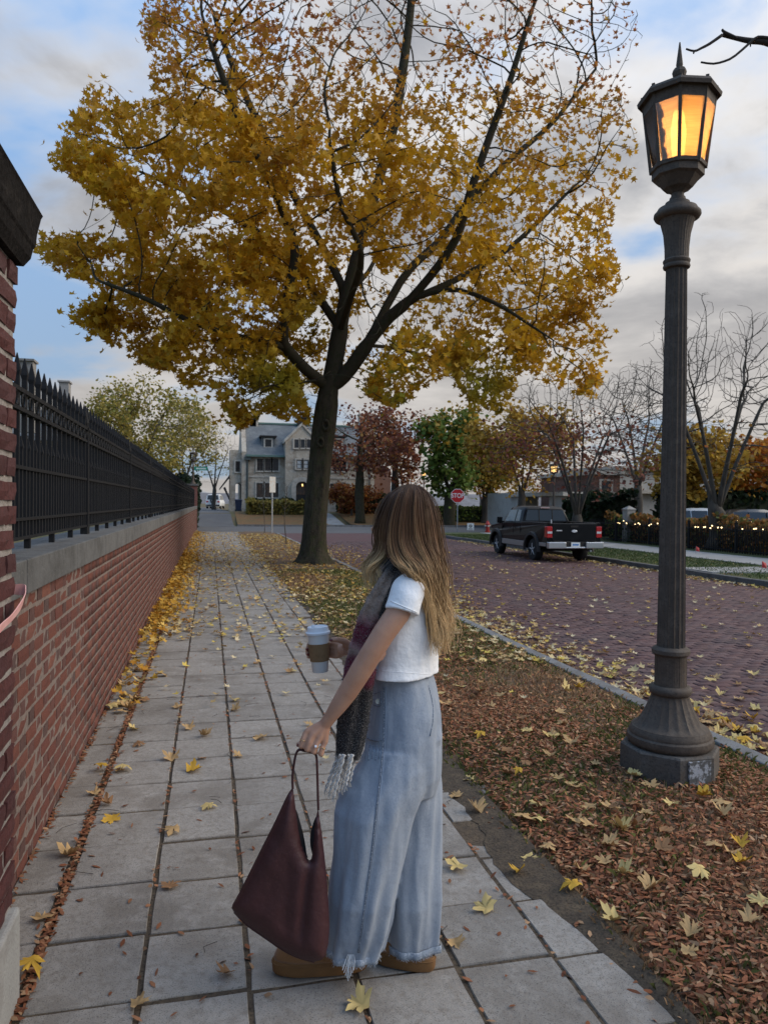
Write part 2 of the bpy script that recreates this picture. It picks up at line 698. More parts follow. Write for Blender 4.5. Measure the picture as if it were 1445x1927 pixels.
slab_var = [slab_mesh(SX, SY, i) for i in range(6)]
edge_var = [slab_mesh(0.20, SY, 20 + i) for i in range(3)]
slabs = []
for c in range(-1, 6):
    for rw in range(-3, 108):
        x = SLAB_X0 + (c + 0.5) * SX
        if c == -1:
            x = -0.708
        y = 2.345 + rw * SY - (x - 0.1) * SHEAR + rng.uniform(-.004, .004) - 0.014
        if y > Y_END + 0.1 or (c == 5 and rng.random() < 0.0):
            continue
        slabs.append((math.hypot(x - 0.6, y - 2.2), c, x, y, rng.uniform(-.005, .003) - (0.004 if c == 5 else 0)))
slabs.sort()
for d, c, x, y, z in slabs[:290]:
    me = rng.choice(edge_var if c == -1 else slab_var)
    obj_from('paving_slab', me, walk_o, (x, y, z), (rng.uniform(-.008, .008), rng.uniform(-.008, .008), rng.uniform(-.006, .006) + 0.0), (1, 1, 1))
mb = MB()
for d, c, x, y, z in slabs[290:]:
    w = 0.20 if c == -1 else SX
    mb.b6(x - w / 2 + .008, y - SY / 2 + .008, -0.05, x + w / 2 - .008, y + SY / 2 - .008, z)
tag(mb.build('paving_slab', m_slab, walk_o), kind='stuff')

# dirt washed over the outer slabs
def dirt_patch():
    mb = MB()
    n = 440
    rings = [[], [], []]
    for i in range(n):
        y = 1.2 + i * 0.03
        w = 0.19 + 0.08 * noise.noise(Vector((y * 1.5, 0, 5))) + 0.035 * noise.noise(Vector((y * 5, 0, 9))) + 0.02 * noise.noise(Vector((y * 14, 0, 3)))
        w = w * 0.95 * min(1, max(0.12, (y - 2.0) / 1.1))
        if y > 6:
            w *= max(0.25, 1 - (y - 6) / 8)
        x1 = 1.52
        x0 = 1.49 - max(w, 0.02)
        rings[0].append((x0, y, -0.005))
        rings[1].append((lerp(x0, x1, 0.4), y, 0.008 + 0.003 * noise.noise(Vector((y * 8, 1, 1)))))
        rings[2].append((x1, y, 0.02))
    mb.loft([[rings[k][i] for k in range(3)] for i in range(n)], False, False, closed=False)
    return mb
tag(dirt_patch().build('soil_wash', m_dirt, smooth=True), 'dark damp soil spilled over the pavement edge', 'soil', kind='structure')

# brick street
SZ = -0.115
street = MB()
street.b6(KX + 0.05, -6, -0.4, FKX, Y_END + 2, SZ - 0.012)
street_o = tag(street.build('street', m_dirt), 'street paved with dark red bricks', 'street', kind='structure')
bl, bw = 0.215, 0.098
bricks = []
for row in range(0, 400):
    y = 0.0 + row * bw
    if y > 33:
        break
    x = KX + 0.12 + (0.5 * bl if row % 2 else 0)
    while x < FKX - 0.15:
        # only what the view can show
        d = x * FWD.x + y * FWD.y
        lat = x * RIGHT.x + y * RIGHT.y
        if d > 1 and -0.6 * d < lat < 1.5 * d + 1:
            bricks.append((d + (0 if abs(lat) < .53 * d else 100), x + rng.uniform(-.003, .003), y + rng.uniform(-.003, .003), rng.uniform(-.005, .004) + 0.05 * math.sin((x - KX) / (FKX - KX) * PI)))
        x += bl
bricks.sort()
_t = np.array([(-.5, -.5, -.03), (.5, -.5, -.03), (.5, .5, -.03), (-.5, .5, -.03), (-.5, -.5, -.004), (.5, -.5, -.004), (.5, .5, -.004), (-.5, .5, -.004), (-.47, -.45, 0), (.47, -.45, 0), (.47, .45, 0), (-.47, .45, 0)], dtype=np.float32)
_t[:, 0] *= bl - 0.006
_t[:, 1] *= bw - 0.006
_tf = np.array([(0, 1, 5, 4), (1, 2, 6, 5), (2, 3, 7, 6), (3, 0, 4, 7), (4, 5, 9, 8), (5, 6, 10, 9), (6, 7, 11, 10), (7, 4, 8, 11), (8, 9, 10, 11)])
sett_me = np_mesh('street_brick', _t, _tf, m_setts)
for d, x, y, z in bricks[:295]:
    obj_from('street_brick', sett_me, street_o, (x, y, SZ + z), (rng.uniform(-.03, .03), rng.uniform(-.02, .02), rng.uniform(-.02, .02)))
rest = bricks[295:]
P = np.array([(x, y, SZ + z) for d, x, y, z in rest])
k = len(P)
V, F = scatter_np(_t, _tf, P, rot_np(nrg.uniform(-.02, .02, k), np.abs(nrg.normal(0, .02, k)), nrg.uniform(0, 6.28, k)), np.ones(k))
o = obj_from('street_brick', np_mesh('street_brick_field', V, F, m_setts, rnd=np.repeat(nrg.rand(k), len(_t))), street_o)
tag(o, kind='stuff')
# beyond: material only
mb = MB()
mb.b6(KX + 0.05, 33.0, -0.3, FKX, Y_END + 2, SZ + 0.012)
m_setts_far = mat('street_brick_far', (0.105, 0.052, 0.05), 0.75, spec=.25, layers=[(1.4, (0.10, 0.066, 0.064), 0.48, 0.66), (9, (0.08, 0.037, 0.037), 0.5, 0.7)], bump=(30, 0.4))
tag(mb.build('street_far_end', m_setts_far, None), 'far end of the red brick street', 'street', kind='structure')

# kerbs made of stones
def kerb(name, label, x0, x1, y0, y1, step, top, material):
    core = MB()
    core.b6(x0 + .02, y0, -0.4, x1 - .02, y1, top - 0.03)
    ko = tag(core.build(name, m_dirt), label, 'kerb', kind='structure')
    y = y0
    while y < y1:
        l = step * rng.uniform(0.85, 1.15)
        mb = MB()
        zt = top + rng.uniform(-.008, .008)
        mb.b6(x0 + rng.uniform(-.004, .004), y + .005, -0.3, x1, min(y + l, y1) - .005, zt)
        o = mb.build('kerb_stone', material, ko, bevel=0.012)
        y += l
    return ko
kerb('kerb', 'pale grey granite kerb edging the leaf strewn verge', KX, KX + 0.14, -4, Y_END - 1.5, 1.5, 0.012, m_kerb)
kerb('kerb', 'dark stone kerb behind the black pickup truck', FKX, FKX + 0.16, 2, Y_END - 5, 2.0, 0.035, mat('kerb_dark', (0.12, 0.115, 0.11), 0.85, layers=[(5, (0.08, 0.075, 0.07), 0.45, 0.65)], bump=(90, 0.4), rand=0.15))

# far side of the street: verge, pavement, yard
def flat_sheet(name, pts, z, material, label, cat, n=1):
    mb = MB()
    mb.prism(pts, 'z', z - 0.3, z)
    return tag(mb.build(name, material), label, cat, kind='structure')
tag(grid_sheet('verge', [FKX + 0.15 + 0.33 * i for i in range(10)], [4 + 1.0 * i for i in range(35)], lambda x, y: 0.02 + 0.02 * noise.noise(Vector((x, y, 1))), m_lawn), 'green verge beyond the far kerb', 'grass verge')
far_walk = MB()
far_walk.b6(15.0, 2, -0.3, 17.2, Y_END - 3, 0.025)
fw = tag(far_walk.build('pavement', m_dirt), 'pale concrete pavement running along the black iron fence', 'pavement', kind='structure')
for i in range(24):
    mb = MB()
    mb.b6(15.02, 4 + i * 1.5 + .01, -0.1, 17.18, 4 + (i + 1) * 1.5 - .01, 0.05 + rng.uniform(-.006, .006))
    mb.build('paving_slab', m_conc2, fw, bevel=0.008)
flat_sheet('path', [(FKX + 0.15, 15.9), (15.05, 15.5), (15.05, 17.1), (FKX + 0.15, 17.3)], 0.052, m_conc2, 'short concrete path crossing the far verge', 'path')
tag(grid_sheet('lawn', [17.15 + 1.2 * i for i in range(40)], [2 + 1.5 * i for i in range(26)], lambda x, y: 0.05 + min((x - 17.1) * 0.02, 0.3), m_lawn), 'green lawn behind the black iron fence', 'lawn')

# cross street and what lies beyond
CS0, CS1 = Y_END, 54.5
flat_sheet('cross_street', [(-120, CS0 + 0.6), (200, CS0 + 0.6), (200, CS1), (-120, CS1)], -0.10, m_asphalt, 'grey asphalt cross street in front of the stone house', 'street')
for xa, xb in ((-119, -1.2), (4.5, 7.0)):
    pass
kb = MB()
kb.b6(-120, CS1, -0.5, -1.6, CS1 + 0.18, 0.03)
tag(kb.build('kerb', m_kerb), 'kerb of the cross street beside the driveway mouth', 'kerb', kind='structure')
kb = MB()
kb.b6(1.9, CS1, -0.5, 200, CS1 + 0.18, 0.03)
tag(kb.build('kerb', m_kerb), 'kerb of the cross street below the house lawn', 'kerb', kind='structure')


def ramp_strip(name, x0a, x1a, x0b, x1b, y0, y1, dz, material, label, cat):
    mb = MB()
    rings = []
    n = 24
    for i in range(n):
        y = lerp(y0, y1, i / (n - 1))
        t = i / (n - 1)
        a, b = lerp(x0a, x0b, t), lerp(x1a, x1b, t)
        z = max(terrain(0, y) + dz, -0.09)
        rings.append([(a, y, z), (b, y, z), (b, y, z - 0.2), (a, y, z - 0.2)])
    mb.loft(rings)
    return tag(mb.build(name, material, smooth=False), label, cat, kind='structure')
ramp_strip('driveway', -1.6, 1.8, -3.2, 0.6, CS1 - 0.2, 112, 0.03, m_asphalt, 'grey driveway climbing past the stone house', 'driveway')
ramp_strip('path', 9.0, 10.6, 8.2, 9.8, CS1 + 0.1, 66, 0.03, m_conc2, 'concrete path leading to the arched house door', 'path')
m_leafy = mat('leafy_lawn', (0.17, 0.085, 0.03), 0.95, layers=[(1.2, (0.12, 0.09, 0.035), 0.45, 0.65), (8, (0.24, 0.13, 0.04), 0.5, 0.7)], bump=(12, 0.6))
for nm, xa, xb, lab in (('lawn', 2.0, 8.9, 'strip of lawn buried in brown leaves left of the house path'), ('lawn', 10.7, 60, 'strip of lawn buried in brown leaves right of the house path')):
    tag(grid_sheet(nm, [lerp(xa, xb, i / 10) for i in range(11)], [CS1 + 0.2 + 0.6 * i for i in range(17)], lambda x, y: max(terrain(x, y), -0.2) + 0.02 + (0.22 if y < 55.6 else 0.22 * max(0, 1 - (y - 55.6) / 6)), m_leafy), lab, 'lawn')
# corner island at the stop sign
tag(grid_sheet('verge', [FKX + 0.2 + 0.6 * i for i in range(12)], [Y_END - 9 + 0.6 * i for i in range(14)], lambda x, y: 0.03, m_lawn), 'grass corner with the stop sign', 'grass verge')
# low wooded hills on the far bank
m_hill = mat('far_woods', (0.16, 0.15, 0.15), 1.0, layers=[(0.02, (0.22, 0.21, 0.21), 0.4, 0.65), (0.15, (0.12, 0.11, 0.105), 0.45, 0.7)])
hx = [-1500 + 25 * i for i in range(121)]
tag(grid_sheet('hills', hx, [700, 740, 800, 900], lambda x, y: -4 + (0 if y < 710 else 1) * (13 + 6 * noise.noise(Vector((x * .004, y * .01, 0))) + 2.5 * noise.noise(Vector((x * .03, y * .02, 4)))), m_hill), 'low bare wooded hills far beyond the houses', 'hills')
# ================================================================== brick wall, pier, iron fence, lamp posts
m_mortar = mat('mortar', (0.215, 0.165, 0.138), 0.95, layers=[(30, (0.13, 0.10, 0.085), 0.45, 0.7)], bump=(90, 0.6))
m_brick = mat('wall_brick', (0.2, 0.06, 0.045), 0.85, ramp=[(0.0, (0.13, 0.040, 0.026)), (0.35, (0.16, 0.052, 0.033)), (0.65, (0.115, 0.037, 0.026)), (0.85, (0.175, 0.066, 0.043)), (1.0, (0.085, 0.032, 0.025))], layers=[(24, (0.12, 0.04, 0.032), 0.5, 0.72), (110, (0.09, 0.035, 0.03), 0.56, 0.72)], bump=[(40, 0.35), (160, 0.3)], rand=0.12)
m_header = mat('header_brick', (0.14, 0.07, 0.055), 0.85, ramp=[(0.0, (0.095, 0.052, 0.043)), (0.5, (0.12, 0.046, 0.036)), (1.0, (0.075, 0.046, 0.04))], layers=[(40, (0.09, 0.05, 0.042), 0.5, 0.75)], bump=[(60, 0.35)], rand=0.12)
m_coping = mat('coping_stone', (0.125, 0.122, 0.116), 0.88, layers=[(4, (0.08, 0.077, 0.072), 0.45, 0.65), (60, (0.17, 0.165, 0.155), 0.55, 0.75), (200, (0.09, 0.085, 0.08), 0.55, 0.7)], bump=[(90, 0.4), (14, 0.25)], rand=0.1)
m_iron = mat('fence_iron', (0.018, 0.018, 0.019), 0.6, spec=0.12, layers=[(50, (0.024, 0.023, 0.023), 0.5, 0.75)], bump=(120, 0.2))
m_base = mat('limestone', (0.36, 0.345, 0.315), 0.88, layers=[(6, (0.28, 0.26, 0.235), 0.45, 0.65), (110, (0.25, 0.23, 0.21), 0.55, 0.7)], bump=(70, 0.4))

WX, WY0, WY1, WH = -0.80, 2.3, 46.5, 1.24     # wall face, ends, brick height
wall = thing('brick_wall', 'long low red brick wall with grey stone coping beside the pavement', 'wall', (WX - 0.15, 20, 0))
core = MB()
core.b6(WX - 0.30, WY0, -0.15, WX - 0.004, WY1, WH)
core.build('mortar_core', m_mortar, wall)
CH = 0.0785


def brick_mesh(l, h, i, material, nm='brick', rough=0.004, d=0.06):
    r = random.Random(100 + i)
    bm = bmesh.new()
    ys = [-l / 2, -l / 6, l / 6, l / 2]
    zs = [-h / 2, 0, h / 2]
    # face towards +x with rough, slightly bulging surface
    grid = [[bm.verts.new((r.uniform(-rough, rough) * 0.5 - (0.003 if y in (ys[0], ys[-1]) or z in (zs[0], zs[-1]) else 0), y + r.uniform(-.0025, .0025), z + r.uniform(-.002, .002))) for y in ys] for z in zs]
    for a in range(2):
        for b in range(3):
            bm.faces.new((grid[a][b], grid[a][b + 1], grid[a + 1][b + 1], grid[a + 1][b]))
    loop = [grid[0][k] for k in range(4)] + [grid[1][3]] + [grid[2][k] for k in (3, 2, 1, 0)] + [grid[1][0]]
    back = [bm.verts.new((-d, v.co.y, v.co.z)) for v in loop]
    n = len(loop)
    for k in range(n):
        bm.faces.new((loop[k], back[k], back[(k + 1) % n], loop[(k + 1) % n]))
    me = bpy.data.meshes.new(nm)
    bm.to_mesh(me)
    bm.free()
    me.materials.append(material)
    return me


SL, HL, JN, BHt = 0.194, 0.090, 0.015, CH - 0.019
str_me = [brick_mesh(SL, BHt, i, m_brick) for i in range(8)]
hdr_me = [brick_mesh(HL, BHt, 30 + i, m_header) for i in range(6)]
pitch = SL + HL + 2 * JN
wb = []
for c in range(16):
    z = c * CH + CH / 2 - 0.02
    y = WY0 - (pitch / 2 if c % 2 else 0) - 0.1
    while y < WY1 - 0.2:
        wb.append((y + SL / 2, z, 0))
        wb.append((y + SL + JN + HL / 2, z, 1))
        y += pitch
wb = [b for b in wb if b[0] > WY0 + 0.12]
wb.sort()
for y, z, h in wb[:296]:
    obj_from('brick', rng.choice(hdr_me if h else str_me), wall, (WX + rng.uniform(-.002, .003), y, z), (0, 0, 0))
for h in (0, 1):
    mes = hdr_me if h else str_me
    sub = [b for b in wb[296:] if b[2] == h]
    Vs, Fs, Rn, off = [], [], [], 0
    for y, z, _ in sub:
        l = HL if h else SL
        x = WX + rng.uniform(-.002, .003)
        j = lambda: rng.uniform(-.002, .002)
        Vs += [(x, y - l / 2 + j(), z - BHt / 2 + j()), (x, y + l / 2 + j(), z - BHt / 2 + j()), (x, y + l / 2 + j(), z + BHt / 2 + j()), (x, y - l / 2 + j(), z + BHt / 2 + j()),
               (x - .03, y - l / 2, z - BHt / 2), (x - .03, y + l / 2, z - BHt / 2), (x - .03, y + l / 2, z + BHt / 2), (x - .03, y - l / 2, z + BHt / 2)]
        Fs += [(off, off + 1, off + 2, off + 3), (off, off + 4, off + 5, off + 1), (off + 1, off + 5, off + 6, off + 2), (off + 2, off + 6, off + 7, off + 3), (off + 3, off + 7, off + 4, off)]
        Rn += [rng.random()] * 8
        off += 8
    tag(obj_from('brick', np_mesh('brick_field', Vs, Fs, m_header if h else m_brick, rnd=Rn), wall), kind='stuff')
# coping stones
y = WY0
while y < WY1:
    l = rng.uniform(1.15, 1.35)
    mb = MB()
    mb.b6(-1.14, y + .003, WH, -0.768 + rng.uniform(-.003, .003), min(y + l, WY1) - .003, 1.392 + rng.uniform(-.002, .002))
    mb.build('coping_stone', m_coping, wall, bevel=0.006)
    y += l

# raised garden behind the wall
tag(grid_sheet('lawn', [-60 + 2 * i for i in range(30)] + [-1.1], [-6 + 2 * i for i in range(27)], lambda x, y: 1.15 + min((-x - 1.1) * 0.01, 0.25), mat('garden_turf', (0.10, 0.095, 0.03), 0.95, layers=[(1.5, (0.2, 0.13, 0.03), 0.48, 0.64), (14, (0.06, 0.06, 0.02), 0.45, 0.7)], bump=(30, 0.5))), 'raised garden lawn behind the iron fence', 'lawn')

# corner pier
PX, PY1 = -0.624, 2.655
pier = thing('brick_pier', 'tall rock faced red brick pier with dark stone cap', 'pier', (-0.95, 2.3, 0))
m_pierbrick = mat('pier_brick', (0.15, 0.03, 0.025), 0.7, ramp=[(0.0, (0.06, 0.013, 0.012)), (0.5, (0.08, 0.018, 0.015)), (1.0, (0.045, 0.012, 0.012))], layers=[(45, (0.05, 0.012, 0.011), 0.5, 0.72), (9, (0.13, 0.032, 0.026), 0.62, 0.8)], bump=[(30, 0.5), (130, 0.3)], rand=0.15, spec=0.5)
m_piermortar = mat('rough_mortar', (0.30, 0.265, 0.235), 0.95, layers=[(40, (0.2, 0.175, 0.155), 0.45, 0.68)], bump=(70, 0.9))
mb = MB()
mb.b6(-1.32, 1.98, 0.2, PX - 0.009, PY1 - 0.012, 2.44)
mb.build('mortar_core', m_piermortar, pier)
mb = MB()
mb.b6(-1.36, 1.94, -0.2, PX + 0.022, PY1 - 0.005, 0.305)
mb.build('base_block', m_base, pier, bevel=0.012)
pst = [brick_mesh(0.203, 0.058, 60 + i, m_pierbrick, rough=0.008, d=0.10) for i in range(6)]
phd = [brick_mesh(0.096, 0.058, 80 + i, m_pierbrick, rough=0.008, d=0.10) for i in range(4)]
for c in range(27):
    z = 0.305 + CH * (c + 0.5)
    y = PY1
    first = True
    while y > 2.05:
        hdr = (c % 2 == 0) == first
        l = 0.098 if hdr else 0.205
        obj_from('brick', rng.choice(phd if hdr else pst), pier, (PX + rng.uniform(-.004, .004), y - l / 2 + rng.uniform(-.004, .004), z), (0, rng.uniform(-.02, .02), 0))
        y -= l + 0.014
        first = not first if l else first
    # far face towards the fence
    x = PX - 0.12
    while x > -1.25:
        l = 0.205
        obj_from('brick', rng.choice(pst), pier, (x - l / 2 + (0.1 if c % 2 else 0), PY1 - 0.002, z), (0, 0, PI / 2))
        x -= l + 0.014
m_cap = mat('cap_stone', (0.014, 0.012, 0.011), 0.95, spec=.1, layers=[(12, (0.028, 0.024, 0.021), 0.5, 0.7), (60, (0.008, 0.007, 0.006), 0.5, 0.7)], bump=[(60, 0.7), (12, 0.3)])
mb = MB()
prof = [(0.016, 2.424), (0.034, 2.456), (0.04, 2.49), (0.046, 2.50), (0.05, 2.545), (0.060, 2.60), (0.065, 2.612), (0.03, 2.66), (-0.3, 2.74)]
cx, cy, hx_, hy_ = -0.96, 2.305, 0.336, 0.35
mb.loft([[(cx - hx_ - o_, cy - hy_ - o_, z), (cx + hx_ + o_, cy - hy_ - o_, z), (cx + hx_ + o_, cy + hy_ + o_, z), (cx - hx_ - o_, cy + hy_ + o_, z)] for o_, z in prof])
mb.build('cap', m_cap, pier)

# pink ribbon tied round the pier
mb = MB()
pts = catmull([(-0.612, 2.10, 1.20), (-0.606, 2.38, 1.262), (-0.597, 2.50, 1.285), (-0.590, 2.60, 1.318), (-0.594, 2.645, 1.345), (-0.607, 2.664, 1.352), (-0.66, 2.668, 1.353), (-0.75, 2.670, 1.35)], 40)
rings = []
for i, p in enumerate(pts):
    w = 0.016 + 0.003 * math.sin(i * 0.5)
    n_ = Vector((0.25, 0, 1)).normalized()
    q = Vector((0.0013, 0.0, -0.0004))
    rings.append([p + n_ * w + q, p + n_ * w - q, p - n_ * w - q, p - n_ * w + q])
mb.loft(rings)
rib = mb.build('ribbon', mat('pink_ribbon', (0.72, 0.36, 0.33), 0.5, layers=[(30, (0.8, 0.45, 0.42), 0.4, 0.7)]), smooth=True)
tag(rib, 'pink ribbon tied round the tall brick pier', 'ribbon')

# iron fence on the coping
FX, FY0, FY1 = -0.945, 2.72, 46.3
fence = thing('iron_fence', 'black iron fence with spear pickets on the stone coping', 'fence', (FX, 20, 1.392))
# rails per panel
PANEL = 3.14
posts = []
y = 6.12
while y > FY0:
    y -= PANEL
y += PANEL
ypost = [y + PANEL * i for i in range(20) if y + PANEL * i < FY1]
edges = [FY0] + ypost + [FY1]
for a, b in zip(edges[:-1], edges[1:]):
    for z, w, h in ((2.205, .042, .022), (2.108, .040, .020), (1.815, .036, .018), (1.552, .036, .016), (1.455, .036, .016)):
        mb = MB()
        mb.b6(FX - w / 2, a + .012, z - h / 2, FX + w / 2, b - .012, z + h / 2)
        mb.build('rail', m_iron, fence)
post_mb = MB()
post_mb.box((0, 0, .40), (.05, .05, .80)).box((0, 0, .81), (.06, .06, .02)).box((0, .045, .028), (.05, .03, .056)).box((0, -.045, .028), (.05, .03, .056))
post_mb.lathe([(.018, .82), (.028, .86), (.02, .9), (.004, .99)], 6)
pm = post_mb.mesh('post', m_iron)
for yy in ypost:
    obj_from('post', pm, fence, (FX, yy, 1.392))
spear = MB()
spear.box((0, 0, .44), (.024, .024, .88))
spear.lathe([(.0165, .88), (.024, .905), (.022, .92), (.017, .94), (.003, 1.0)], 4, rot=PI / 4)
spear.v = [(x, y, z * 0.94 + 1.447) for x, y, z in spear.v]
sm = spear.mesh('picket', m_iron)
dog = MB()
dog.box((0, 0, .23), (.022, .022, .46))
dog.lathe([(.0155, .46), (.02, .475), (.003, .53)], 4, rot=PI / 4)
dog.v = [(x, y, z + 1.447) for x, y, z in dog.v]
dm = dog.mesh('dog_bar', m_iron)
foot = MB()
foot.box((0, 0, .03), (.03, .026, .06))
ftm = foot.mesh('foot', m_iron)
ring_mb = MB()
nseg = 14
for j in range(nseg):
    a0, a1 = 2 * PI * j / nseg, 2 * PI * (j + 1) / nseg
    rr = 0.037
    ring_mb.tube([(0, rr * math.cos(a0), rr * math.sin(a0)), (0, rr * math.cos(a1), rr * math.sin(a1))], 0.006, 4, caps=False)
rm = ring_mb.mesh('ring', m_iron)
y = 4.185 - 0.155 * 9
i = 0
far_ring = MB()
while y < FY1:
    if min(abs(y - p) for p in ypost) > 0.04:
        obj_from('picket', sm, fence, (FX, y, 0), (0, 0, rng.uniform(-.02, .02)))
    if min(abs(y + .0775 - p) for p in ypost) > 0.035:
        obj_from('dog_bar', dm, fence, (FX, y + 0.0775, 0), (0, 0, rng.uniform(-.03, .03)))
    if y < 18:
        obj_from('ring', rm, fence, (FX + .014, y + 0.0775, 2.157))
    else:
        far_ring.box((FX, y + .0775, 2.157), (.012, .07, .07))
    if i % 4 == 1:
        obj_from('foot', ftm, fence, (FX, y + 0.0775, 1.39))
    y += 0.155
    i += 1
tag(far_ring.build('ring', m_iron, fence), kind='stuff')


# ---------------- street lamps
m_lamp = mat('lamp_iron', (0.088, 0.068, 0.053), 0.65, layers=[(14, (0.12, 0.096, 0.076), 0.45, 0.7), (160, (0.16, 0.15, 0.14), 0.70, 0.74), (70, (0.06, 0.049, 0.042), 0.5, 0.7)], bump=[(90, 0.25)], spec=0.15)
m_plinth = mat('lamp_plinth', (0.095, 0.076, 0.06), 0.85, layers=[(9, (0.10, 0.09, 0.08), 0.45, 0.68), (60, (0.05, 0.045, 0.04), 0.5, 0.7)], bump=(70, 0.4))
m_plate = mat('worn_plate', (0.09, 0.088, 0.085), 0.8, layers=[(26, (0.33, 0.34, 0.36), 0.49, 0.56, 6)], bump=(60, 0.3))


def pane_mat(name, colr, tr, gl=0.12):
    if name in MATS:
        return MATS[name]
    m = bpy.data.materials.new(name)
    MATS[name] = m
    m.use_nodes = True
    nt = m.node_tree
    nt.nodes.remove(nt.nodes['Principled BSDF'])
    N, L = nt.nodes.new, nt.links.new
    t = N('ShaderNodeBsdfTranslucent')
    d = N('ShaderNodeBsdfTransparent')
    g = N('ShaderNodeBsdfGlossy')
    g.inputs['Roughness'].default_value = 0.12
    geo = N('ShaderNodeNewGeometry')
    mp = N('ShaderNodeMapping')
    mp.inputs['Scale'].default_value = (3, 3, 60)
    nz = N('ShaderNodeTexNoise')
    nz.inputs['Scale'].default_value = 2.5
    nz.inputs['Detail'].default_value = 4
    cr = N('ShaderNodeValToRGB')
    cr.color_ramp.elements[0].position = 0.35
    cr.color_ramp.elements[0].color = (*[c * 0.85 for c in colr], 1)
    cr.color_ramp.elements[1].position = 0.65
    cr.color_ramp.elements[1].color = (*colr, 1)
    L(geo.outputs['Position'], mp.inputs[0])
    L(mp.outputs[0], nz.inputs['Vector'])
    L(nz.outputs['Fac'], cr.inputs[0])
    L(cr.outputs[0], t.inputs['Color'])
    L(cr.outputs[0], d.inputs['Color'])
    m1, m2 = N('ShaderNodeMixShader'), N('ShaderNodeMixShader')
    m1.inputs[0].default_value = tr
    L(t.outputs[0], m1.inputs[1])
    L(d.outputs[0], m1.inputs[2])
    m2.inputs[0].default_value = gl
    L(m1.outputs[0], m2.inputs[1])
    L(g.outputs[0], m2.inputs[2])
    L(m2.outputs[0], nt.nodes['Material Output'].inputs['Surface'])
    return m


m_amber = pane_mat('amber_pane', (1.0, 0.70, 0.40), 0.38)
m_smoked = pane_mat('smoked_pane', (0.10, 0.09, 0.08), 0.6, 0.10)
m_bulb = mat('lamp_bulb', (1, 0.8, 0.5), 0.5, emit=((1.0, 0.77, 0.46), 8.0))
m_clearpane = glass_mat('clear_pane', (0.92, 0.94, 0.95), 0.8)


def lantern(parent, z0, n, lit, rot, detail=True):
    """octagonal lantern: z0 bottom of the cup"""
    def ring(r, z):
        return [(r * math.cos(2 * PI * j / n + rot), r * math.sin(2 * PI * j / n + rot), z) for j in range(n)]
    zb, zt, rb, rt = z0 + 0.135, z0 + 0.53, 0.145, 0.205
    mb = MB()
    mb.loft([ring(r, z) for r, z in ((.035, z0 - .14), (.045, z0 - .13), (.036, z0 - .03), (.06, z0 - .012), (.085, z0), (.13, z0 + .055), (.15, z0 + .065), (.15, z0 + .105), (.162, z0 + .11), (.165, z0 + .13))])
    mb.build('lantern_cup', m_lamp, parent, local=True)
    # corner bars and top band
    mb = MB()
    for j in range(n):
        a = 2 * PI * j / n + rot
        ca, sa = math.cos(a), math.sin(a)
        mb.tube([(rb * ca * 1.06, rb * sa * 1.06, zb - .03), (rt * ca * 1.02, rt * sa * 1.02, zt + .05)], 0.0125 if detail else .014, 4)
    mb.build('glazing_bars', m_lamp, parent, local=True)
    mb = MB()
    mb.loft([ring(r, z) for r, z in ((.197, zt - .07), (.205, zt - .07), (.209, zt), (.222, zt + .005), (.236, zt - .01), (.241, zt + .012), (.228, zt + .032), (.10, zt + .075), (.045, zt + .085), (.04, zt + .10), (.022, zt + .108), (.022, zt + .122), (.036, zt + .145), (.042, zt + .168), (.036, zt + .188), (.018, zt + .198), (.02, zt + .215), (.004, zt + .35))])
    mb.build('lantern_roof', m_lamp, parent, local=True)
    for j in range(n):
        a0, a1 = 2 * PI * (j + 0.06) / n + rot, 2 * PI * (j + 0.94) / n + rot
        mb = MB()
        rr0, rr1 = rb * 0.99, rt * 0.985
        quad = [(rr0 * math.cos(a0), rr0 * math.sin(a0), zb), (rr0 * math.cos(a1), rr0 * math.sin(a1), zb), (rr1 * math.cos(a1), rr1 * math.sin(a1), zt - .07), (rr1 * math.cos(a0), rr1 * math.sin(a0), zt - .07)]
        inner = [(x * 0.975, y * 0.975, z) for x, y, z in quad]
        mb.loft([quad, inner])
        am = 0.5 * (a0 + a1) % (2 * PI)
        mm = m_clearpane if not lit else (m_amber if detail else mat('lit_pane', (.9, .6, .25), .4, emit=((1.0, .58, .18), 1.0)))
        if lit and detail and j in SMOKED:
            mm = m_smoked
        pn = mb.build('pane', mm, parent, local=True)
        if lit and detail and j == 7:
            def bl(u_, v_):
                a_ = [lerp(quad[0][q_], quad[1][q_], u_) for q_ in range(3)]
                b_ = [lerp(quad[3][q_], quad[2][q_], u_) for q_ in range(3)]
                p_ = [lerp(a_[q_], b_[q_], v_) for q_ in range(3)]
                return (p_[0] * .965, p_[1] * .965, p_[2])
            sm_ = MB()
            rr_ = [[bl(.02, k_ / 16), bl(.34 + .07 * math.sin(k_ * 1.1) + .05 * math.sin(k_ * 2.7) - .10 * k_ / 16, k_ / 16)] for k_ in range(17)]
            sm_.loft([[a_, b_, (b_[0] * .99, b_[1] * .99, b_[2]), (a_[0] * .99, a_[1] * .99, a_[2])] for a_, b_ in rr_])
            sm_.build('dark_strip', mat('pane_dark', (.02, .015, .01), .9), pn, local=True)  # dark irregular strip along one edge of this pane
    if lit:
        mb = MB()
        mb.lathe([(.02, z0 + .12), (.035, z0 + .2), (.045, z0 + .34), (.03, z0 + .46), (.01, z0 + .49)], 12)
        mb.build('bulb', m_bulb, parent, local=True, smooth=True)


SMOKED = ()


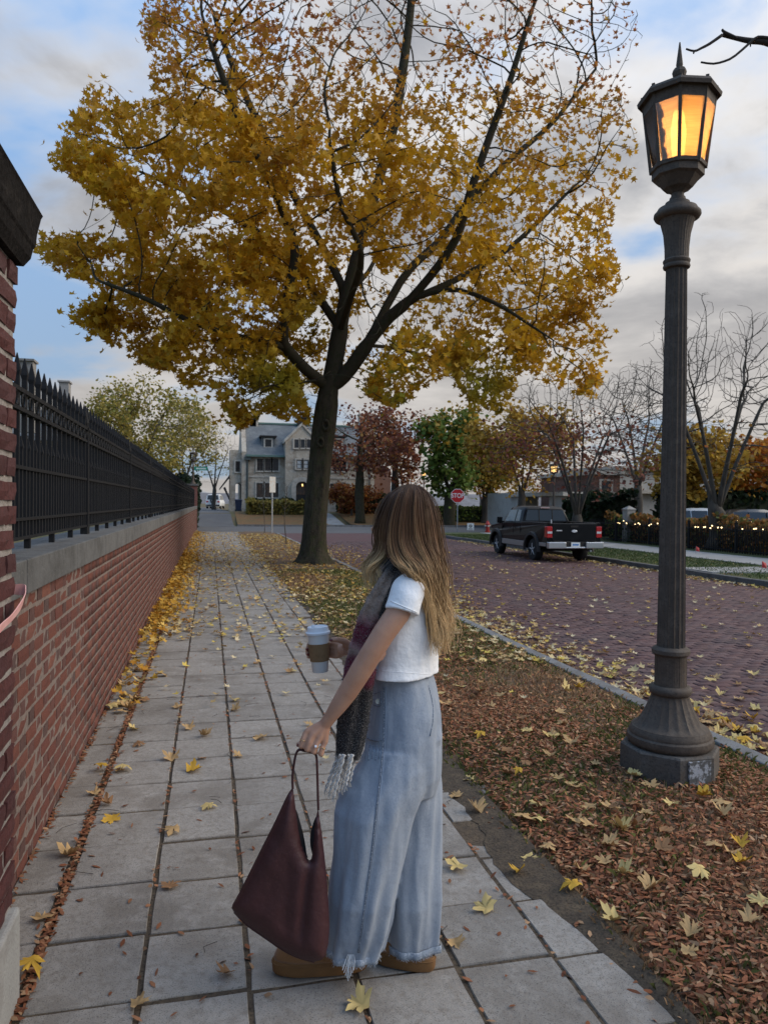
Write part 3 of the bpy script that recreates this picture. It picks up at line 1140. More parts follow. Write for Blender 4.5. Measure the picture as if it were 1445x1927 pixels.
def lamp_post(loc, label, lit, rz, detail, scale=1.0, base=0.0):
    t = thing('street_lamp', label, 'street lamp', loc, rz, None)
    t.scale = (scale,) * 3
    seg = 128 if detail else 20
    nf = 16

    def flute(depth, count):
        return lambda i, a: 1 - depth * (abs(math.sin(a * count / 2)) ** 0.55)
    if not base:
        mb = MB()
        r8 = [[(r * math.cos(2 * PI * j / 8 + PI / 8), r * math.sin(2 * PI * j / 8 + PI / 8), z) for j in range(8)] for r, z in ((.290, -.1), (.288, .195), (.278, .205))]
        mb.loft(r8)
        pl = mb.build('plinth', m_plinth, t, local=True)
        if detail:
            mb = MB()
            mb.box((0.267, 0, .105), (.012, .15, .165))
            mb.xf(Matrix.Rotation(PLATE_A, 4, 'Z'))
            mb.build('access_plate', m_plate, pl, local=True, bevel=.002)
        mb = MB()
        mb.lathe([(.225, .2), (.243, .215), (.252, .235), (.248, .262), (.236, .272), (.238, .285), (.226, .305), (.222, .315)], 64)
        prof = [(lerp(.218, .108, (k / 14) ** 0.62), lerp(.315, .51, k / 14)) for k in range(15)]
        mb.lathe(prof, seg, fl=(lambda i, a: 1 - (0.055 * abs(math.sin(a * 10)) ** 0.6 if 1 <= i <= 13 else 0)))
        mb.lathe([(.105, .505), (.118, .515), (.124, .53), (.124, .545), (.116, .56), (.104, .565)], 48)
        mb.build('base_bell', m_lamp, t, local=True, smooth=True)
        mb = MB()
        mb.lathe([(.094, .56), (.095, .60), (.094, .745), (.098, .755)], seg, fl=flute(.03, 56))
        mb.lathe([(.104, .752), (.111, .76), (.111, .782), (.104, .79), (.09, .80)], 48)
        mb.build('collar', m_lamp, t, local=True, smooth=True)
    z0 = .785 if not base else 0
    mb = MB()
    n = 10
    mb.lathe([(lerp(.083, .062, k / n), lerp(z0, 3.10, k / n)) for k in range(n + 1)], seg, fl=flute(.13, nf * 1))
    mb.build('shaft', m_lamp, t, local=True, smooth=True)
    mb = MB()
    mb.lathe([(.066, 3.09), (.076, 3.095), (.079, 3.105), (.076, 3.115), (.072, 3.12), (.078, 3.13), (.079, 3.14), (.072, 3.15)], 32)
    mb.lathe([(.070, 3.15), (.072, 3.22), (.080, 3.30), (.098, 3.37), (.108, 3.39)], seg, fl=lambda i, a: 1 - 0.035 * abs(math.sin(a * 14)) ** 0.6)
    mb.lathe([(.108, 3.385), (.128, 3.395), (.136, 3.41), (.134, 3.425), (.120, 3.44), (.112, 3.455), (.075, 3.47), (.07, 3.49), (.05, 3.50), (.045, 3.52)], 40)
    mb.build('capital', m_lamp, t, local=True, smooth=True)
    lantern(t, 3.575, 8, lit, LROT, detail)
    return t


lb = pixz(1258, 1462)
PLATE_A = math.atan2(-lb.y, -lb.x) + R(38)
_va = math.atan2(-lb.y, -lb.x)          # direction lamp -> camera
LROT = _va + R(2)
SMOKED = (6,)
main_lamp = lamp_post((lb.x, lb.y, 0.0), 'tall dark fluted lamp post with lit amber lantern on leaf covered verge', True, 0.0, True)
# ================================================================== trees
m_bark = mat('maple_bark', (0.058, 0.048, 0.032), 0.95, spec=.12, layers=[(6, (0.042, 0.045, 0.02), 0.45, 0.65), (26, (0.028, 0.022, 0.016), 0.48, 0.66, 6, (1, 1, 0.16)), (70, (0.09, 0.078, 0.058), 0.58, 0.74, 4, (1, 1, 0.3))], bump=[(28, 0.9), (90, 0.6)])
m_limb_shaded = mat('limb_bark_shaded', (0.046, 0.038, 0.026), 0.95, spec=.12, layers=[(9, (0.034, 0.035, 0.018), 0.45, 0.65)], bump=(30, .6))  # darker copy of the trunk bark: crown shade put into the colour
m_bark2 = mat('grey_bark', (0.085, 0.072, 0.058), 0.95, layers=[(9, (0.05, 0.042, 0.033), 0.45, 0.65, 5, (1, 1, 0.2))], bump=(30, 0.7))
m_twig = mat('twig_bark', (0.045, 0.036, 0.03), 0.95)
m_leaf = mat('maple_leaf', (0.4, 0.2, 0.02), 0.6, attr='col', trans=0.4, spec=0.25)
m_leafg = mat('fallen_leaf', (0.4, 0.2, 0.02), 0.75, attr='col', trans=0.12, spec=0.2)
m_foliage = mat('foliage', (0.1, 0.1, 0.02), 0.7, attr='col', trans=0.35, spec=0.2)


def colonize(nodes, parents, att, step, infl, kill, iters=220, grav=0.0, seed=1):
    """space colonisation; nodes: list of Vector, parents: list of index"""
    r = np.random.RandomState(seed)
    N = [tuple(p) for p in nodes]
    Pn = list(parents)
    A = np.asarray(att, float)
    NP = np.array(N)
    d = np.full(len(A), 1e9)
    near = np.zeros(len(A), int)
    for i in range(0, len(NP), 256):
        D = np.linalg.norm(A[:, None, :] - NP[None, i:i + 256, :], axis=2)
        j = D.argmin(1)
        dm_ = D[np.arange(len(A)), j]
        up = dm_ < d
        d[up] = dm_[up]
        near[up] = j[up] + i
    alive = np.ones(len(A), bool)
    kids = {}
    for _ in range(iters):
        act = alive & (d < infl)
        if not act.any():
            # reach for the closest attractor left
            if not alive.any():
                break
            k = np.where(alive)[0][d[alive].argmin()]
            act = np.zeros(len(A), bool)
            act[k] = True
        idx = near[act]
        base = np.array(N)
        dirs = A[act] - base[idx]
        dirs /= np.linalg.norm(dirs, axis=1)[:, None] + 1e-9
        acc = np.zeros((len(N), 3))
        np.add.at(acc, idx, dirs)
        grow = np.unique(idx)
        new = []
        for g in grow:
            v = acc[g]
            v = v / (np.linalg.norm(v) + 1e-9) + r.normal(0, 0.08, 3)
            v[2] += grav
            v /= np.linalg.norm(v) + 1e-9
            if Pn[g] >= 0:
                pv = base[g] - base[Pn[g]]
                pv /= np.linalg.norm(pv) + 1e-9
                v = v + 0.45 * pv
                v /= np.linalg.norm(v) + 1e-9
            if kids.get(g, 0) >= 4:
                alive[act & (near == g)] = False
                continue
            kids[g] = kids.get(g, 0) + 1
            new.append((g, base[g] + v * step))
        if not new:
            continue
        o = len(N)
        for g, p in new:
            N.append(tuple(p))
            Pn.append(int(g))
        NPn = np.array([p for _, p in new])
        for i in range(0, len(NPn), 256):
            D = np.linalg.norm(A[:, None, :] - NPn[None, i:i + 256, :], axis=2)
            j = D.argmin(1)
            dm_ = D[np.arange(len(A)), j]
            up = dm_ < d
            d[up] = dm_[up]
            near[up] = j[up] + o + i
        alive &= d > kill
        if len(N) > 14000:
            break
    return np.array(N), np.array(Pn)


def branch_radii(N, P, tip=0.008, ex=2.3, cap=None):
    r = np.zeros(len(N))
    kids = [[] for _ in N]
    for i, p in enumerate(P):
        if p >= 0:
            kids[p].append(i)
    order = list(range(len(N)))
    # children always come after parents
    for i in reversed(order):
        r[i] = tip if not kids[i] else sum(r[k] ** ex for k in kids[i]) ** (1 / ex)
    return r, kids


def branch_mesh(mb, N, r, kids, rmin_sides=(4, 6, 10), wob=0.0):
    roots = [0]
    stack = [(None, 0)]
    while stack:
        par, i = stack.pop()
        chain = [] if par is None else [par]
        rad = [] if par is None else [min(r[i] * 1.15, r[par])]
        cur = i
        while True:
            chain.append(cur)
            rad.append(r[cur])
            ks = kids[cur]
            if not ks:
                break
            m = max(ks, key=lambda k: r[k])
            for k in ks:
                if k != m:
                    stack.append((cur, k))
            cur = m
        if len(chain) < 2:
            continue
        n = rmin_sides[0] if rad[0] < 0.02 else (rmin_sides[1] if rad[0] < 0.07 else rmin_sides[2])
        rad[-1] *= 0.6
        mb.tube([N[k] for k in chain], rad, n, caps=True)


def leaf_cloud(pos, size, cols, template, rs, flat=0.9, mat_=None, name='leaves'):
    n = len(pos)
    yaw = rs.uniform(0, 2 * PI, n)
    tilt = np.abs(rs.normal(flat, 0.45, n))
    rot = rot_np(yaw, tilt, rs.uniform(0, 2 * PI, n))
    V, F = scatter_np(template[0], template[1], pos, rot, size)
    C = np.repeat(cols, len(template[0]), axis=0)
    return np_mesh(name, V, F, mat_ or m_leaf, cols=C)


def px_of(Pw):
    """world points (n,3) -> photo pixels and depth"""
    v = np.asarray(Pw) - np.array(CAM)
    d = v @ np.array(FWD)
    return IW / 2 + FPX * (v @ np.array(RIGHT)) / d, IH / 2 - FPX * (v @ np.array(UP)) / d, d


# ---------------- the big golden maple
def big_maple():
    T = pixz(590, 1062)
    td = (T - CAM).dot(FWD)
    tree = thing('maple_tree', 'large golden maple with thick forked trunk on the verge beside the pavement', 'tree', (T.x, T.y, 0))
    outline = [(58, 492), (72, 436), (110, 425), (190, 442), (245, 455), (200, 380), (85, 302), (118, 262), (135, 220), (158, 150), (190, 132), (228, 195), (292, 185), (278, 110), (262, 40), (300, -70),
               (430, -170), (620, -260), (820, -290), (1010, -220), (1140, -90), (1218, 42), (1185, 110), (1172, 165), (1195, 240), (1200, 305), (1155, 370), (1150, 440), (1168, 530), (1140, 620), (1152, 690),
               (1118, 752), (1060, 738), (985, 705), (945, 778), (885, 772), (850, 705), (790, 735), (745, 770), (690, 745), (650, 700), (610, 770), (565, 805), (500, 775), (450, 812), (420, 762), (395, 722), (340, 735), (325, 700),
               (258, 682), (195, 640), (130, 602), (138, 575), (200, 545), (125, 520)]
    rs = np.random.RandomState(3)
    cxp, cyp = 640, 330

    def sample(n, shrink=0.0):
        out = []
        while len(out) < n:
            px = rs.uniform(50, 1225, 4000)
            py = rs.uniform(-290, 815, 4000)
            ok = in_poly(px, py, outline)
            px, py = px[ok], py[ok]
            # depth spread follows a rounded crown
            q = np.clip(1 - ((px - cxp) / 620) ** 2 - ((py - 250) / 640) ** 2, 0.06, 1) ** 0.5
            dv = rs.uniform(-1, 1, len(px)) * q * 5.0
            for a, b, c in zip(px, py, dv):
                out.append((a, b, td + c))
        out = out[:n]
        return np.array([tuple(pix(*p)) for p in out])
    att = sample(4200)
    # hand-laid main limbs (photo pixel, depth offset)
    L = {
        'trunk': [(590, 1062, 0), (592, 1000, 0), (597, 930, 0), (604, 850, 0), (612, 780, 0), (619, 730, 0)],
        'center': [(619, 730, 0), (628, 690, 0), (640, 620, .2), (652, 555, .3), (668, 490, .5), (690, 420, .6), (715, 330, .8), (740, 240, 1.0), (758, 130, 1.2), (772, 20, 1.4), (780, -110, 1.5)],
        'right': [(619, 730, 0), (650, 705, -.1), (690, 650, -.3), (730, 600, -.5), (770, 565, -.7), (825, 500, -1.0), (862, 440, -1.2), (885, 360, -1.4), (920, 260, -1.6), (960, 150, -1.8), (1000, 20, -2)],
        'right2': [(770, 565, -.7), (850, 530, -.4), (940, 480, 0), (1010, 420, .3), (1080, 350, .6)],
        'right3': [(770, 565, -.7), (850, 545, -1.2), (930, 570, -1.9), (1010, 620, -2.5), (1070, 660, -2.9)],
        'right4': [(690, 650, -.3), (760, 520, .6), (830, 450, 1.2), (880, 380, 1.7), (960, 300, 2.3), (1040, 230, 2.8), (1120, 130, 3.2)],
        'left': [(619, 730, 0), (600, 715, -.2), (570, 690, -.6), (535, 655, -1.0), (490, 640, -1.5), (430, 630, -2.0), (350, 600, -2.6), (270, 560, -3.0), (190, 530, -3.2)],
        'left2': [(535, 655, -1.0), (535, 610, -1.2), (545, 540, -1.4), (555, 470, -1.5), (530, 390, -1.8), (490, 300, -2.2), (440, 200, -2.4), (400, 90, -2.5)],
        'left3': [(640, 620, .2), (600, 560, .7), (540, 480, 1.4), (460, 420, 2.2), (370, 370, 2.8), (280, 330, 3.2), (190, 290, 3.4)],
        'left4': [(652, 555, .3), (610, 470, .9), (560, 380, 1.3), (500, 260, 1.6), (440, 130, 2.0), (400, 20, 2.2)],
        'front': [(640, 620, .2), (660, 560, -1.2), (680, 480, -2.6), (640, 380, -3.6), (620, 260, -4.2)],
        'back': [(652, 555, .3), (700, 500, 2.0), (720, 420, 3.4), (690, 330, 4.4)],
        'low': [(600, 715, -.2), (560, 720, -1.2), (510, 725, -2.2), (470, 740, -2.8)],
        'lowr': [(690, 650, -.3), (740, 655, 1.2), (800, 670, 2.4), (880, 700, 3.2), (920, 730, 3.4)],
    }
    nodes, par, key = [], [], {}
    for nm, pts in L.items():
        W = [pix(a, b, td + c) for a, b, c in pts]
        cp = catmull(W, max(len(W) * 3, 8))
        k0 = pts[0]
        if k0 in key:
            prev = key[k0]
            cp = cp[1:]
        else:
            prev = -1
        # remember where the hand points land
        for p in cp:
            nodes.append(p)
            par.append(prev)
            prev = len(nodes) - 1
            for a, b, c in pts:
                if (pix(a, b, td + c) - p).length < 0.28 and (a, b, c) not in key:
                    key[(a, b, c)] = prev
    N, P = colonize(nodes, par, att, 0.26, 1.8, 0.36, iters=140, grav=0.04)
    r, kids = branch_radii(N, P, tip=0.0070, ex=2.2)
    # trunk girth from the photograph
    zs = [0.0, 0.12, 0.3, 0.7, 1.3, 2.2, 3.2, 3.9, 4.3, 4.85]
    rr = [0.56, 0.45, 0.37, 0.325, 0.305, 0.30, 0.305, 0.315, 0.305, 0.22]
    for i in range(18):
        r[i] = max(r[i], 0) * 0 + interp(N[i][2], zs, rr)
    s = 0.235 / max(r[18], 0.01)
    for i in range(18, len(N)):
        r[i] = r[i] * (s if r[i] > 0.06 else 1 + (s - 1) * min(1, max(0, (r[i] - 0.008) / 0.05)))
        r[i] = min(r[i], 0.25)
    # trunk mesh with root flare and ridges
    mb = MB()
    rings = []
    tp = catmull([N[i] for i in range(18)], 44)
    for p in tp:
        rad = interp(p.z, zs, rr)
        fl = max(0, 1 - p.z / 0.7) ** 2
        ring = []
        for j in range(40):
            a = 2 * PI * j / 40
            k = 1 + 0.035 * math.sin(a * 5 + p.z * 0.4) + 0.02 * math.sin(a * 9 + 1.3 - p.z * 0.2) + fl * (0.16 * math.sin(a * 4 + 0.6) + 0.08 * math.sin(a * 7))
            k += 0.05 * noise.noise(Vector((math.cos(a) * 1.6, math.sin(a) * 1.6, p.z * 1.2)))
            ring.append((p.x + rad * k * math.cos(a), p.y + rad * k * math.sin(a), p.z - (0.12 if p.z < 0.05 else 0)))
        rings.append(ring)
    mb.loft(rings)
    # two knots on the trunk side towards the street
    for (kx, ky, kr) in ((613, 800, .13), (603, 832, .12)):
        c = pix(kx, ky, td - 0.42)
        M = Matrix.Rotation(0, 4, 'Z')
        d = (CAM - c).normalized()
        u = d.cross(Vector((0, 0, 1))).normalized()
        w = u.cross(d)
        rg = []
        for rad, off in ((1.35, -.06), (1.2, .03), (0.95, .055), (.7, .035), (.45, -.03), (.2, -.05)):
            rg.append([c + (u * math.cos(2 * PI * j / 14) * .8 + w * math.sin(2 * PI * j / 14) * 1.2) * (kr * rad * .8) + d * off for j in range(14)])
        mb.loft(rg)
    mb.build('trunk', m_bark, tree, smooth='full')
    mb = MB()
    # limbs start at the fork
    stack = []
    kk = [list(k) for k in kids]
    seg = MB()

    def run(par_, i):
        st = [(par_, i)]
        while st:
            p0, i0 = st.pop()
            chain, rad = [p0, i0], [min(r[i0] * 1.2, r[p0]), r[i0]]
            cur = i0
            while kk[cur]:
                m = max(kk[cur], key=lambda k: r[k])
                for k in kk[cur]:
                    if k != m:
                        st.append((cur, k))
                chain.append(m)
                rad.append(r[m])
                cur = m
            if p0 < 18:
                chain = [max(p0 - 6, 0), max(p0 - 3, 0)] + chain
                rad = [min(.24, rad[1] * .9), min(.275, rad[1] * 1.2), min(.275, rad[1] * 1.2)] + rad[1:]
            n = 4 if rad[0] < 0.02 else (6 if rad[0] < 0.07 else 14)
            rad[-1] *= 0.5
            seg.tube([N[k] for k in chain], rad, n)
    for i in range(18):
        for k in kk[i]:
            if k >= 18:
                run(i, k)
    seg.build('limbs', m_limb_shaded, tree, smooth='full')
    # leaves round the thin wood
    thin = np.where((r < 0.02) & (N[:, 2] > 3.2))[0]
    ppx, ppy, _ = px_of(N[thin])
    # density: bare-ish towards the top centre and right
    dens = np.ones(len(thin))
    top = np.clip((330 - ppy) / 300, 0, 1)
    dens -= 0.84 * top * np.clip((ppx - 400) / 160, 0, 1)
    dens -= 0.35 * np.clip((ppx - 650) / 200, 0, 1) * np.clip((620 - ppy) / 200, 0, 1) * (1 - top)
    dens = np.clip(dens, 0.08, 1)
    LPC = 27.0

    def dens_at(x_, y_):
        top = np.clip((330 - y_) / 300, 0, 1)
        d_ = 1 - 0.9 * top * np.clip((x_ - 400) / 160, 0, 1)
        d_ -= 0.35 * np.clip((x_ - 650) / 200, 0, 1) * np.clip((620 - y_) / 200, 0, 1) * (1 - top)
        d_ = np.clip(d_, 0.06, 1)
        return d_ * (1 + 0.9 * np.clip((760 - x_) / 250, 0, 1) * np.clip((y_ - 120) / 150, 0, 1) + .5 * np.clip((y_ - 520) / 100, 0, 1))
    tips = np.array([i for i in thin if not kids[i]])
    mids = rs.choice(thin, 900, replace=False)
    cl = np.vstack([N[tips], N[mids]])
    ex, ey, _ = px_of(cl)
    gap = np.array([noise.noise(Vector(p) * 0.62 + Vector((4, 8, 1))) for p in cl])
    w_ = dens_at(ex, ey) * np.clip(0.62 + 1.5 * gap, 0.04, 1.3)
    cnt = rs.poisson(LPC * w_)
    rep = np.repeat(np.arange(len(cl)), cnt)
    pos = cl[rep] + rs.normal(0, 1, (len(rep), 3)) * np.array([.23, .23, .15]) + np.array([0, 0, -0.08])
    n_leaf = len(pos)
    qx, qy, _ = px_of(pos)
    ok = in_poly(qx, qy, outline) | (rs.rand(n_leaf) < 0.05)
    # the hollow under the crown: no leaves round the fork and the lower limbs
    _, _, qd = px_of(pos)
    hol = in_poly(qx, qy, [(585, 790), (560, 700), (515, 650), (560, 620), (612, 560), (640, 480), (690, 470), (720, 520), (800, 500), (830, 540), (770, 600), (720, 660), (680, 740), (650, 790)])
    ok &= ~(hol & ((qd < td + 1.2) | (rs.rand(n_leaf) < .5)))
    pos, qx, qy = pos[ok], qx[ok], qy[ok]
    n = len(pos)
    gold = np.array([0.60, 0.34, 0.020])
    rust = np.array([0.40, 0.145, 0.04])
    green = np.array([0.25, 0.25, 0.025])
    ochre = np.array([0.46, 0.225, 0.016])
    trust = np.clip((260 - qy) / 260, 0, 1) * 0.75 + 0.35 * np.clip((qx - 900) / 250, 0, 1) * np.clip((520 - qy) / 300, 0, 1)
    blob = np.array([noise.noise(Vector(p) * 0.55) for p in pos])
    blob2 = np.array([noise.noise(Vector(p) * 1.3 + Vector((9, 2, 5))) for p in pos])
    trust = np.clip(trust + blob * 0.5 + 0.02, 0, 1) * (rs.rand(n) < 0.85)
    tg = np.clip((qy - 480) / 260, 0, 1) * np.clip(0.25 + blob2 * 1.6 - np.abs(qx - 720) / 700, 0, 1)
    tg = np.maximum(tg, 0.9 * np.exp(-(((qx - 905) / 60) ** 2 + ((qy - 725) / 55) ** 2)))
    tg = np.maximum(tg, 0.8 * np.exp(-(((qx - 520) / 90) ** 2 + ((qy - 720) / 60) ** 2)))
    tg = np.maximum(tg, 0.6 * np.exp(-(((qx - 590) / 50) ** 2 + ((qy - 610) / 55) ** 2)))
    c = gold[None] * (1 - trust[:, None]) + rust[None] * trust[:, None]
    mo = np.clip(0.5 + blob2, 0, 1)[:, None] * 0.5
    c = c * (1 - mo) + ochre * mo * (1 - trust[:, None]) + rust * mo * trust[:, None]
    top_ = np.clip((300 - qy) / 280, 0, 1)[:, None] * np.clip((qx - 420) / 120, 0, 1)[:, None] * (rs.rand(n) < .8)[:, None]
    c = c * (1 - .85 * top_) + np.array([0.36, 0.13, 0.05]) * .85 * top_
    c = c * (1 - tg[:, None]) + green * tg[:, None]
    c *= rs.uniform(0.78, 1.2, n)[:, None]
    size = rs.normal(0.215, 0.04, n).clip(0.11, 0.29) * (1 - 0.36 * trust)
    o = obj_from('crown', leaf_cloud(pos, size, c, (LEAF_LO, LEAF_LO_F), rs, 0.85), tree)
    tag(o, kind='stuff')
    return tree, td


maple, MAPLE_D = big_maple()


# ---------------- fallen leaves, litter, grass
def leaf_cols(rs, n, kind):
    pal = {
        'gold': [(.52, .34, .08), (.58, .40, .13), (.48, .26, .04), (.60, .46, .20), (.40, .20, .05)],
        'pale': [(.60, .47, .24), (.52, .36, .15), (.62, .50, .30), (.44, .28, .12), (.60, .44, .10), (.40, .22, .09)],
        'heap': [(.48, .25, .03), (.54, .31, .05), (.40, .18, .02), (.58, .38, .10)],
        'litter': [(.25, .095, .047), (.30, .12, .058), (.18, .07, .037), (.35, .165, .085), (.26, .115, .062), (.40, .245, .14)],
    }[kind]
    P_ = np.array(pal)
    c = P_[rs.randint(0, len(P_), n)]
    return c * rs.uniform(0.8, 1.15, n)[:, None] * (np.array([1.15, 1.1, 1.05]) if kind == 'litter' else 1.0)


def surf_z(x, y):
    if VX0 < x < VX1:
        return max(verge_z(x, y), 0.002) + (0.03 if 1.55 < x < 3.3 and y < 9 else 0.005)
    if x >= KX + 0.14 and x < FKX:
        return SZ + 0.05 * math.sin(min(max((x - KX) / (FKX - KX), 0), 1) * PI) + 0.004
    if x >= KX and x < KX + 0.14:
        return 0.018
    return 0.004


def ground_leaves():
    rs = np.random.RandomState(21)
    pts = []       # x, y, palette, size
    def put(x, y, pal, s):
        pts.append((x, y, pal, s))
    # the leaves one can pick out in the photograph, foreground
    picked = [(428, 1835), (255, 1895), (685, 1897), (857, 1775), (993, 1618), (976, 1643), (320, 1672), (330, 1566), (392, 1522), (212, 1541), (180, 1497), (322, 1431), (222, 1452), (862, 1501), (886, 1472), (918, 1715), (862, 1633), (995, 1393), (1056, 1408), (952, 1430),
              (1165, 1585), (1168, 1665), (1092, 1653), (1308, 1670), (1220, 1700), (1434, 1727), (1108, 1578), (985, 1455), (1050, 1485), (1085, 1572), (1110, 1545), (1158, 1748), (1080, 1685), (1030, 1487), (1228, 1500), (960, 1470), (1150, 1545), (1265, 1535), (1375, 1630), (1345, 1620), (1390, 1650), (357, 1373), (440, 1337), (488, 1250), (545, 1268), (408, 1312),
              (232, 1450), (1140, 1612), (1360, 1555), (900, 1530), (1240, 1625), (1405, 1760), (1290, 1815), (1185, 1480), (1010, 1560), (925, 1345), (985, 1330), (905, 1300), (1050, 1355), (880, 1385), (1010, 1250), (1090, 1280), (60, 1830), (205, 1515), (135, 1610), (75, 1735)]
    for px, py in picked:
        p = pixz(px, py)
        put(p.x, p.y, 'pale', rs.uniform(0.075, 0.115))
    def region(n, fx, fy, pal, s0=0.07, s1=0.125):
        for _ in range(n):
            put(fx(), fy(), pal, rs.uniform(s0, s1))
    U = rs.uniform
    # pavement, sparse near, thick under the tree
    region(90, lambda: U(-.75, 1.35), lambda: 4 + 6 * U(0, 1) ** 0.8, 'pale')
    region(1250, lambda: U(-.78, 1.5), lambda: 9 + 17 * U(0, 1) ** 1.1, 'pale')
    region(900, lambda: U(-.78, 1.6), lambda: U(18, 41), 'gold')
    region(150, lambda: -0.77 + abs(rs.normal(0, .14)), lambda: U(6, 12), 'heap')
    region(1500, lambda: -0.76 + abs(rs.normal(0, .20)), lambda: U(9.5, 24), 'heap')
    region(700, lambda: -0.76 + abs(rs.normal(0, .3)), lambda: U(20, 41), 'heap')
    # verge
    region(70, lambda: U(1.55, 3.4), lambda: U(2.2, 8), 'pale')
    region(950, lambda: U(1.5, 3.45), lambda: U(7, 14), 'pale')
    region(2600, lambda: U(1.3, 3.45), lambda: U(12, 38), 'gold')
    # street: drift along the kerb, thinner towards the middle
    region(1500, lambda: KX + 0.16 + abs(rs.normal(0, .45)), lambda: U(3.2, 16), 'pale')
    region(900, lambda: KX + 0.2 + abs(rs.normal(0, 0.9)), lambda: U(12, 30), 'gold')
    region(900, lambda: U(KX + .2, FKX), lambda: U(5, 26), 'pale', 0.08, 0.13)
    region(900, lambda: FKX - abs(rs.normal(0, .35)), lambda: U(7, 34), 'pale', 0.08, 0.14)
    region(500, lambda: U(FKX + .2, 17), lambda: U(10, 34), 'pale', 0.07, 0.12)
    arr = []
    for x, y, pal, s in pts:
        d = x * FWD.x + y * FWD.y
        lat = x * RIGHT.x + y * RIGHT.y
        if d < .8 or abs(lat) > 1.2 * d + 1:
            continue
        arr.append((d / s + (0 if d > 1.8 and abs(lat) < .54 * d else 1e4), x, y, pal, s))
    arr.sort(key=lambda a: a[0])
    # individuals
    meshes = {}
    groups = {'walk': ('fallen maple leaf lying on the grey paving slabs', 'single maple leaves on the paving slabs'),
              'verge': ('fallen maple leaf lying on the brown littered verge', 'single maple leaves on the verge'),
              'street': ('fallen maple leaf lying on the red brick street', 'single maple leaves on the brick street'),
              'kerb': ('fallen maple leaf lying on the pale granite kerb', 'single maple leaves on the kerb')}
    STATE = ('flat', 'cupped', 'upturned', 'rumpled', 'curled')
    names = ['tan', 'pale yellow', 'golden', 'brown']
    shades = [(.52, .33, .15), (.68, .50, .20), (.62, .36, .05), (.34, .18, .085)]
    for ci, c in enumerate(shades):
        for v in range(5):
            V = LEAF_HI.copy()
            r2 = np.random.RandomState(ci * 9 + v)
            V[:, 2] = V[:, 2] * (.3, 1.6, -.9, .8, 2.4)[v] + 0.10 * r2.normal(0, 1, len(V)) * np.linalg.norm(V[:, :2], axis=1) + 0.25 * r2.uniform(0, 1) * V[:, 0] ** 2 * np.sign(V[:, 0] + .01)
            V[:, :2] += r2.normal(0, 0.018, (len(V), 2))
            V[:, 2] -= V[:, 2].min()
            # stalk
            st = np.array([(-.008, -.18, .02), (.008, -.18, .02), (.02 + .1 * r2.normal(), -.62, .05), (.03, -.60, .04)], dtype=np.float32)
            base = len(V)
            V2 = np.vstack([V, st])
            F2 = np.vstack([LEAF_HI_F, [(base, base + 1, base + 2), (base, base + 2, base + 1)]])
            cc = np.tile(np.array(c), (len(V2), 1)) * r2.uniform(.85, 1.12, (len(V2), 1))
            cc[0] *= 0.8
            cc[base:] *= 0.5
            meshes[(ci, v)] = np_mesh('fallen_leaf', V2, F2, m_leafg, cols=cc)
    for d, x, y, pal, s in arr[:285]:
        if VX0 + .1 < x < KX:
            w = 'verge'
        elif x >= KX + .14:
            w = 'street'
        elif x >= KX:
            w = 'kerb'
        else:
            w = 'walk'
        ci = rs.choice(4, p=[.42, .30, .12, .16])
        vi = rs.randint(5)
        o = obj_from('fallen_leaf', meshes[(ci, vi)], None, (x, y, surf_z(x, y) + 0.003), (rs.normal(0, .14), rs.normal(0, .14), rs.uniform(0, 6.28)), (s * 1.05,) * 3)
        ad = ('large ' if s > .095 else 'small ') + STATE[vi] + ' ' + names[ci]
        tag(o, groups[w][0].replace('fallen maple', ad + ' maple'), 'leaf', ad + ' ' + groups[w][1])
    rest = arr[285:]
    P_ = np.array([(x, y, surf_z(x, y) + rs.uniform(0.004, 0.03)) for _, x, y, _, _ in rest])
    # heaps rise against the wall
    hp = np.array([pal == 'heap' for _, _, _, pal, _ in rest])
    P_[hp, 2] += np.clip(0.13 - (P_[hp, 0] + 0.78) * 0.4, 0, 0.13) * rs.rand(hp.sum())
    cols = np.zeros((len(rest), 3))
    for pal in ('pale', 'gold', 'heap'):
        mk = np.array([p == pal for _, _, _, p, _ in rest])
        cols[mk] = leaf_cols(rs, mk.sum(), pal)
    sz = np.array([s for *_, s in rest])
    n = len(rest)
    rot = rot_np(rs.uniform(0, 6.28, n), np.abs(rs.normal(0, .25, n)) + hp * np.abs(rs.normal(0, .3, n)), rs.uniform(0, 6.28, n))
    V, F = scatter_np(LEAF_LO, LEAF_LO_F, P_, rot, sz)
    o = obj_from('fallen_leaves', np_mesh('fallen_leaves', V, F, m_leafg, cols=np.repeat(cols, len(LEAF_LO), 0)))
    tag(o, 'carpet of fallen yellow maple leaves on pavement, verge and street', 'leaves', kind='stuff')

    # narrow brown leaflets on the near verge
    n = 76000
    y = 1.6 + 9.5 * rs.rand(n) ** 1.7
    x = rs.uniform(1.40, 3.46, n)
    keep = (0.62 + 0.8 * np.array([noise.noise(Vector((a * .9, b * .7, 2))) for a, b in zip(x, y)]) > rs.rand(n) * 0.9) & ((x > 1.50 + 0.07 * np.sin(y * 3)) | (rs.rand(n) < 0.12))
    keep &= ~((x > 2.6) & (y > 4.3) & (rs.rand(n) < 0.72))
    x, y = x[keep], y[keep]
    n = len(x)
    tv = np.array([(0, -.5, 0), (.16, -.1, .04), (.1, .3, .05), (0, .5, .02), (-.1, .3, .05), (-.16, -.1, .04)], dtype=np.float32)
    tf = np.array([(0, 1, 5), (1, 2, 4), (1, 4, 5), (2, 3, 4)])
    P_ = np.stack([x, y, np.array([surf_z(a, b) for a, b in zip(x, y)]) - 0.028 + rs.uniform(0, .032, n)], 1)
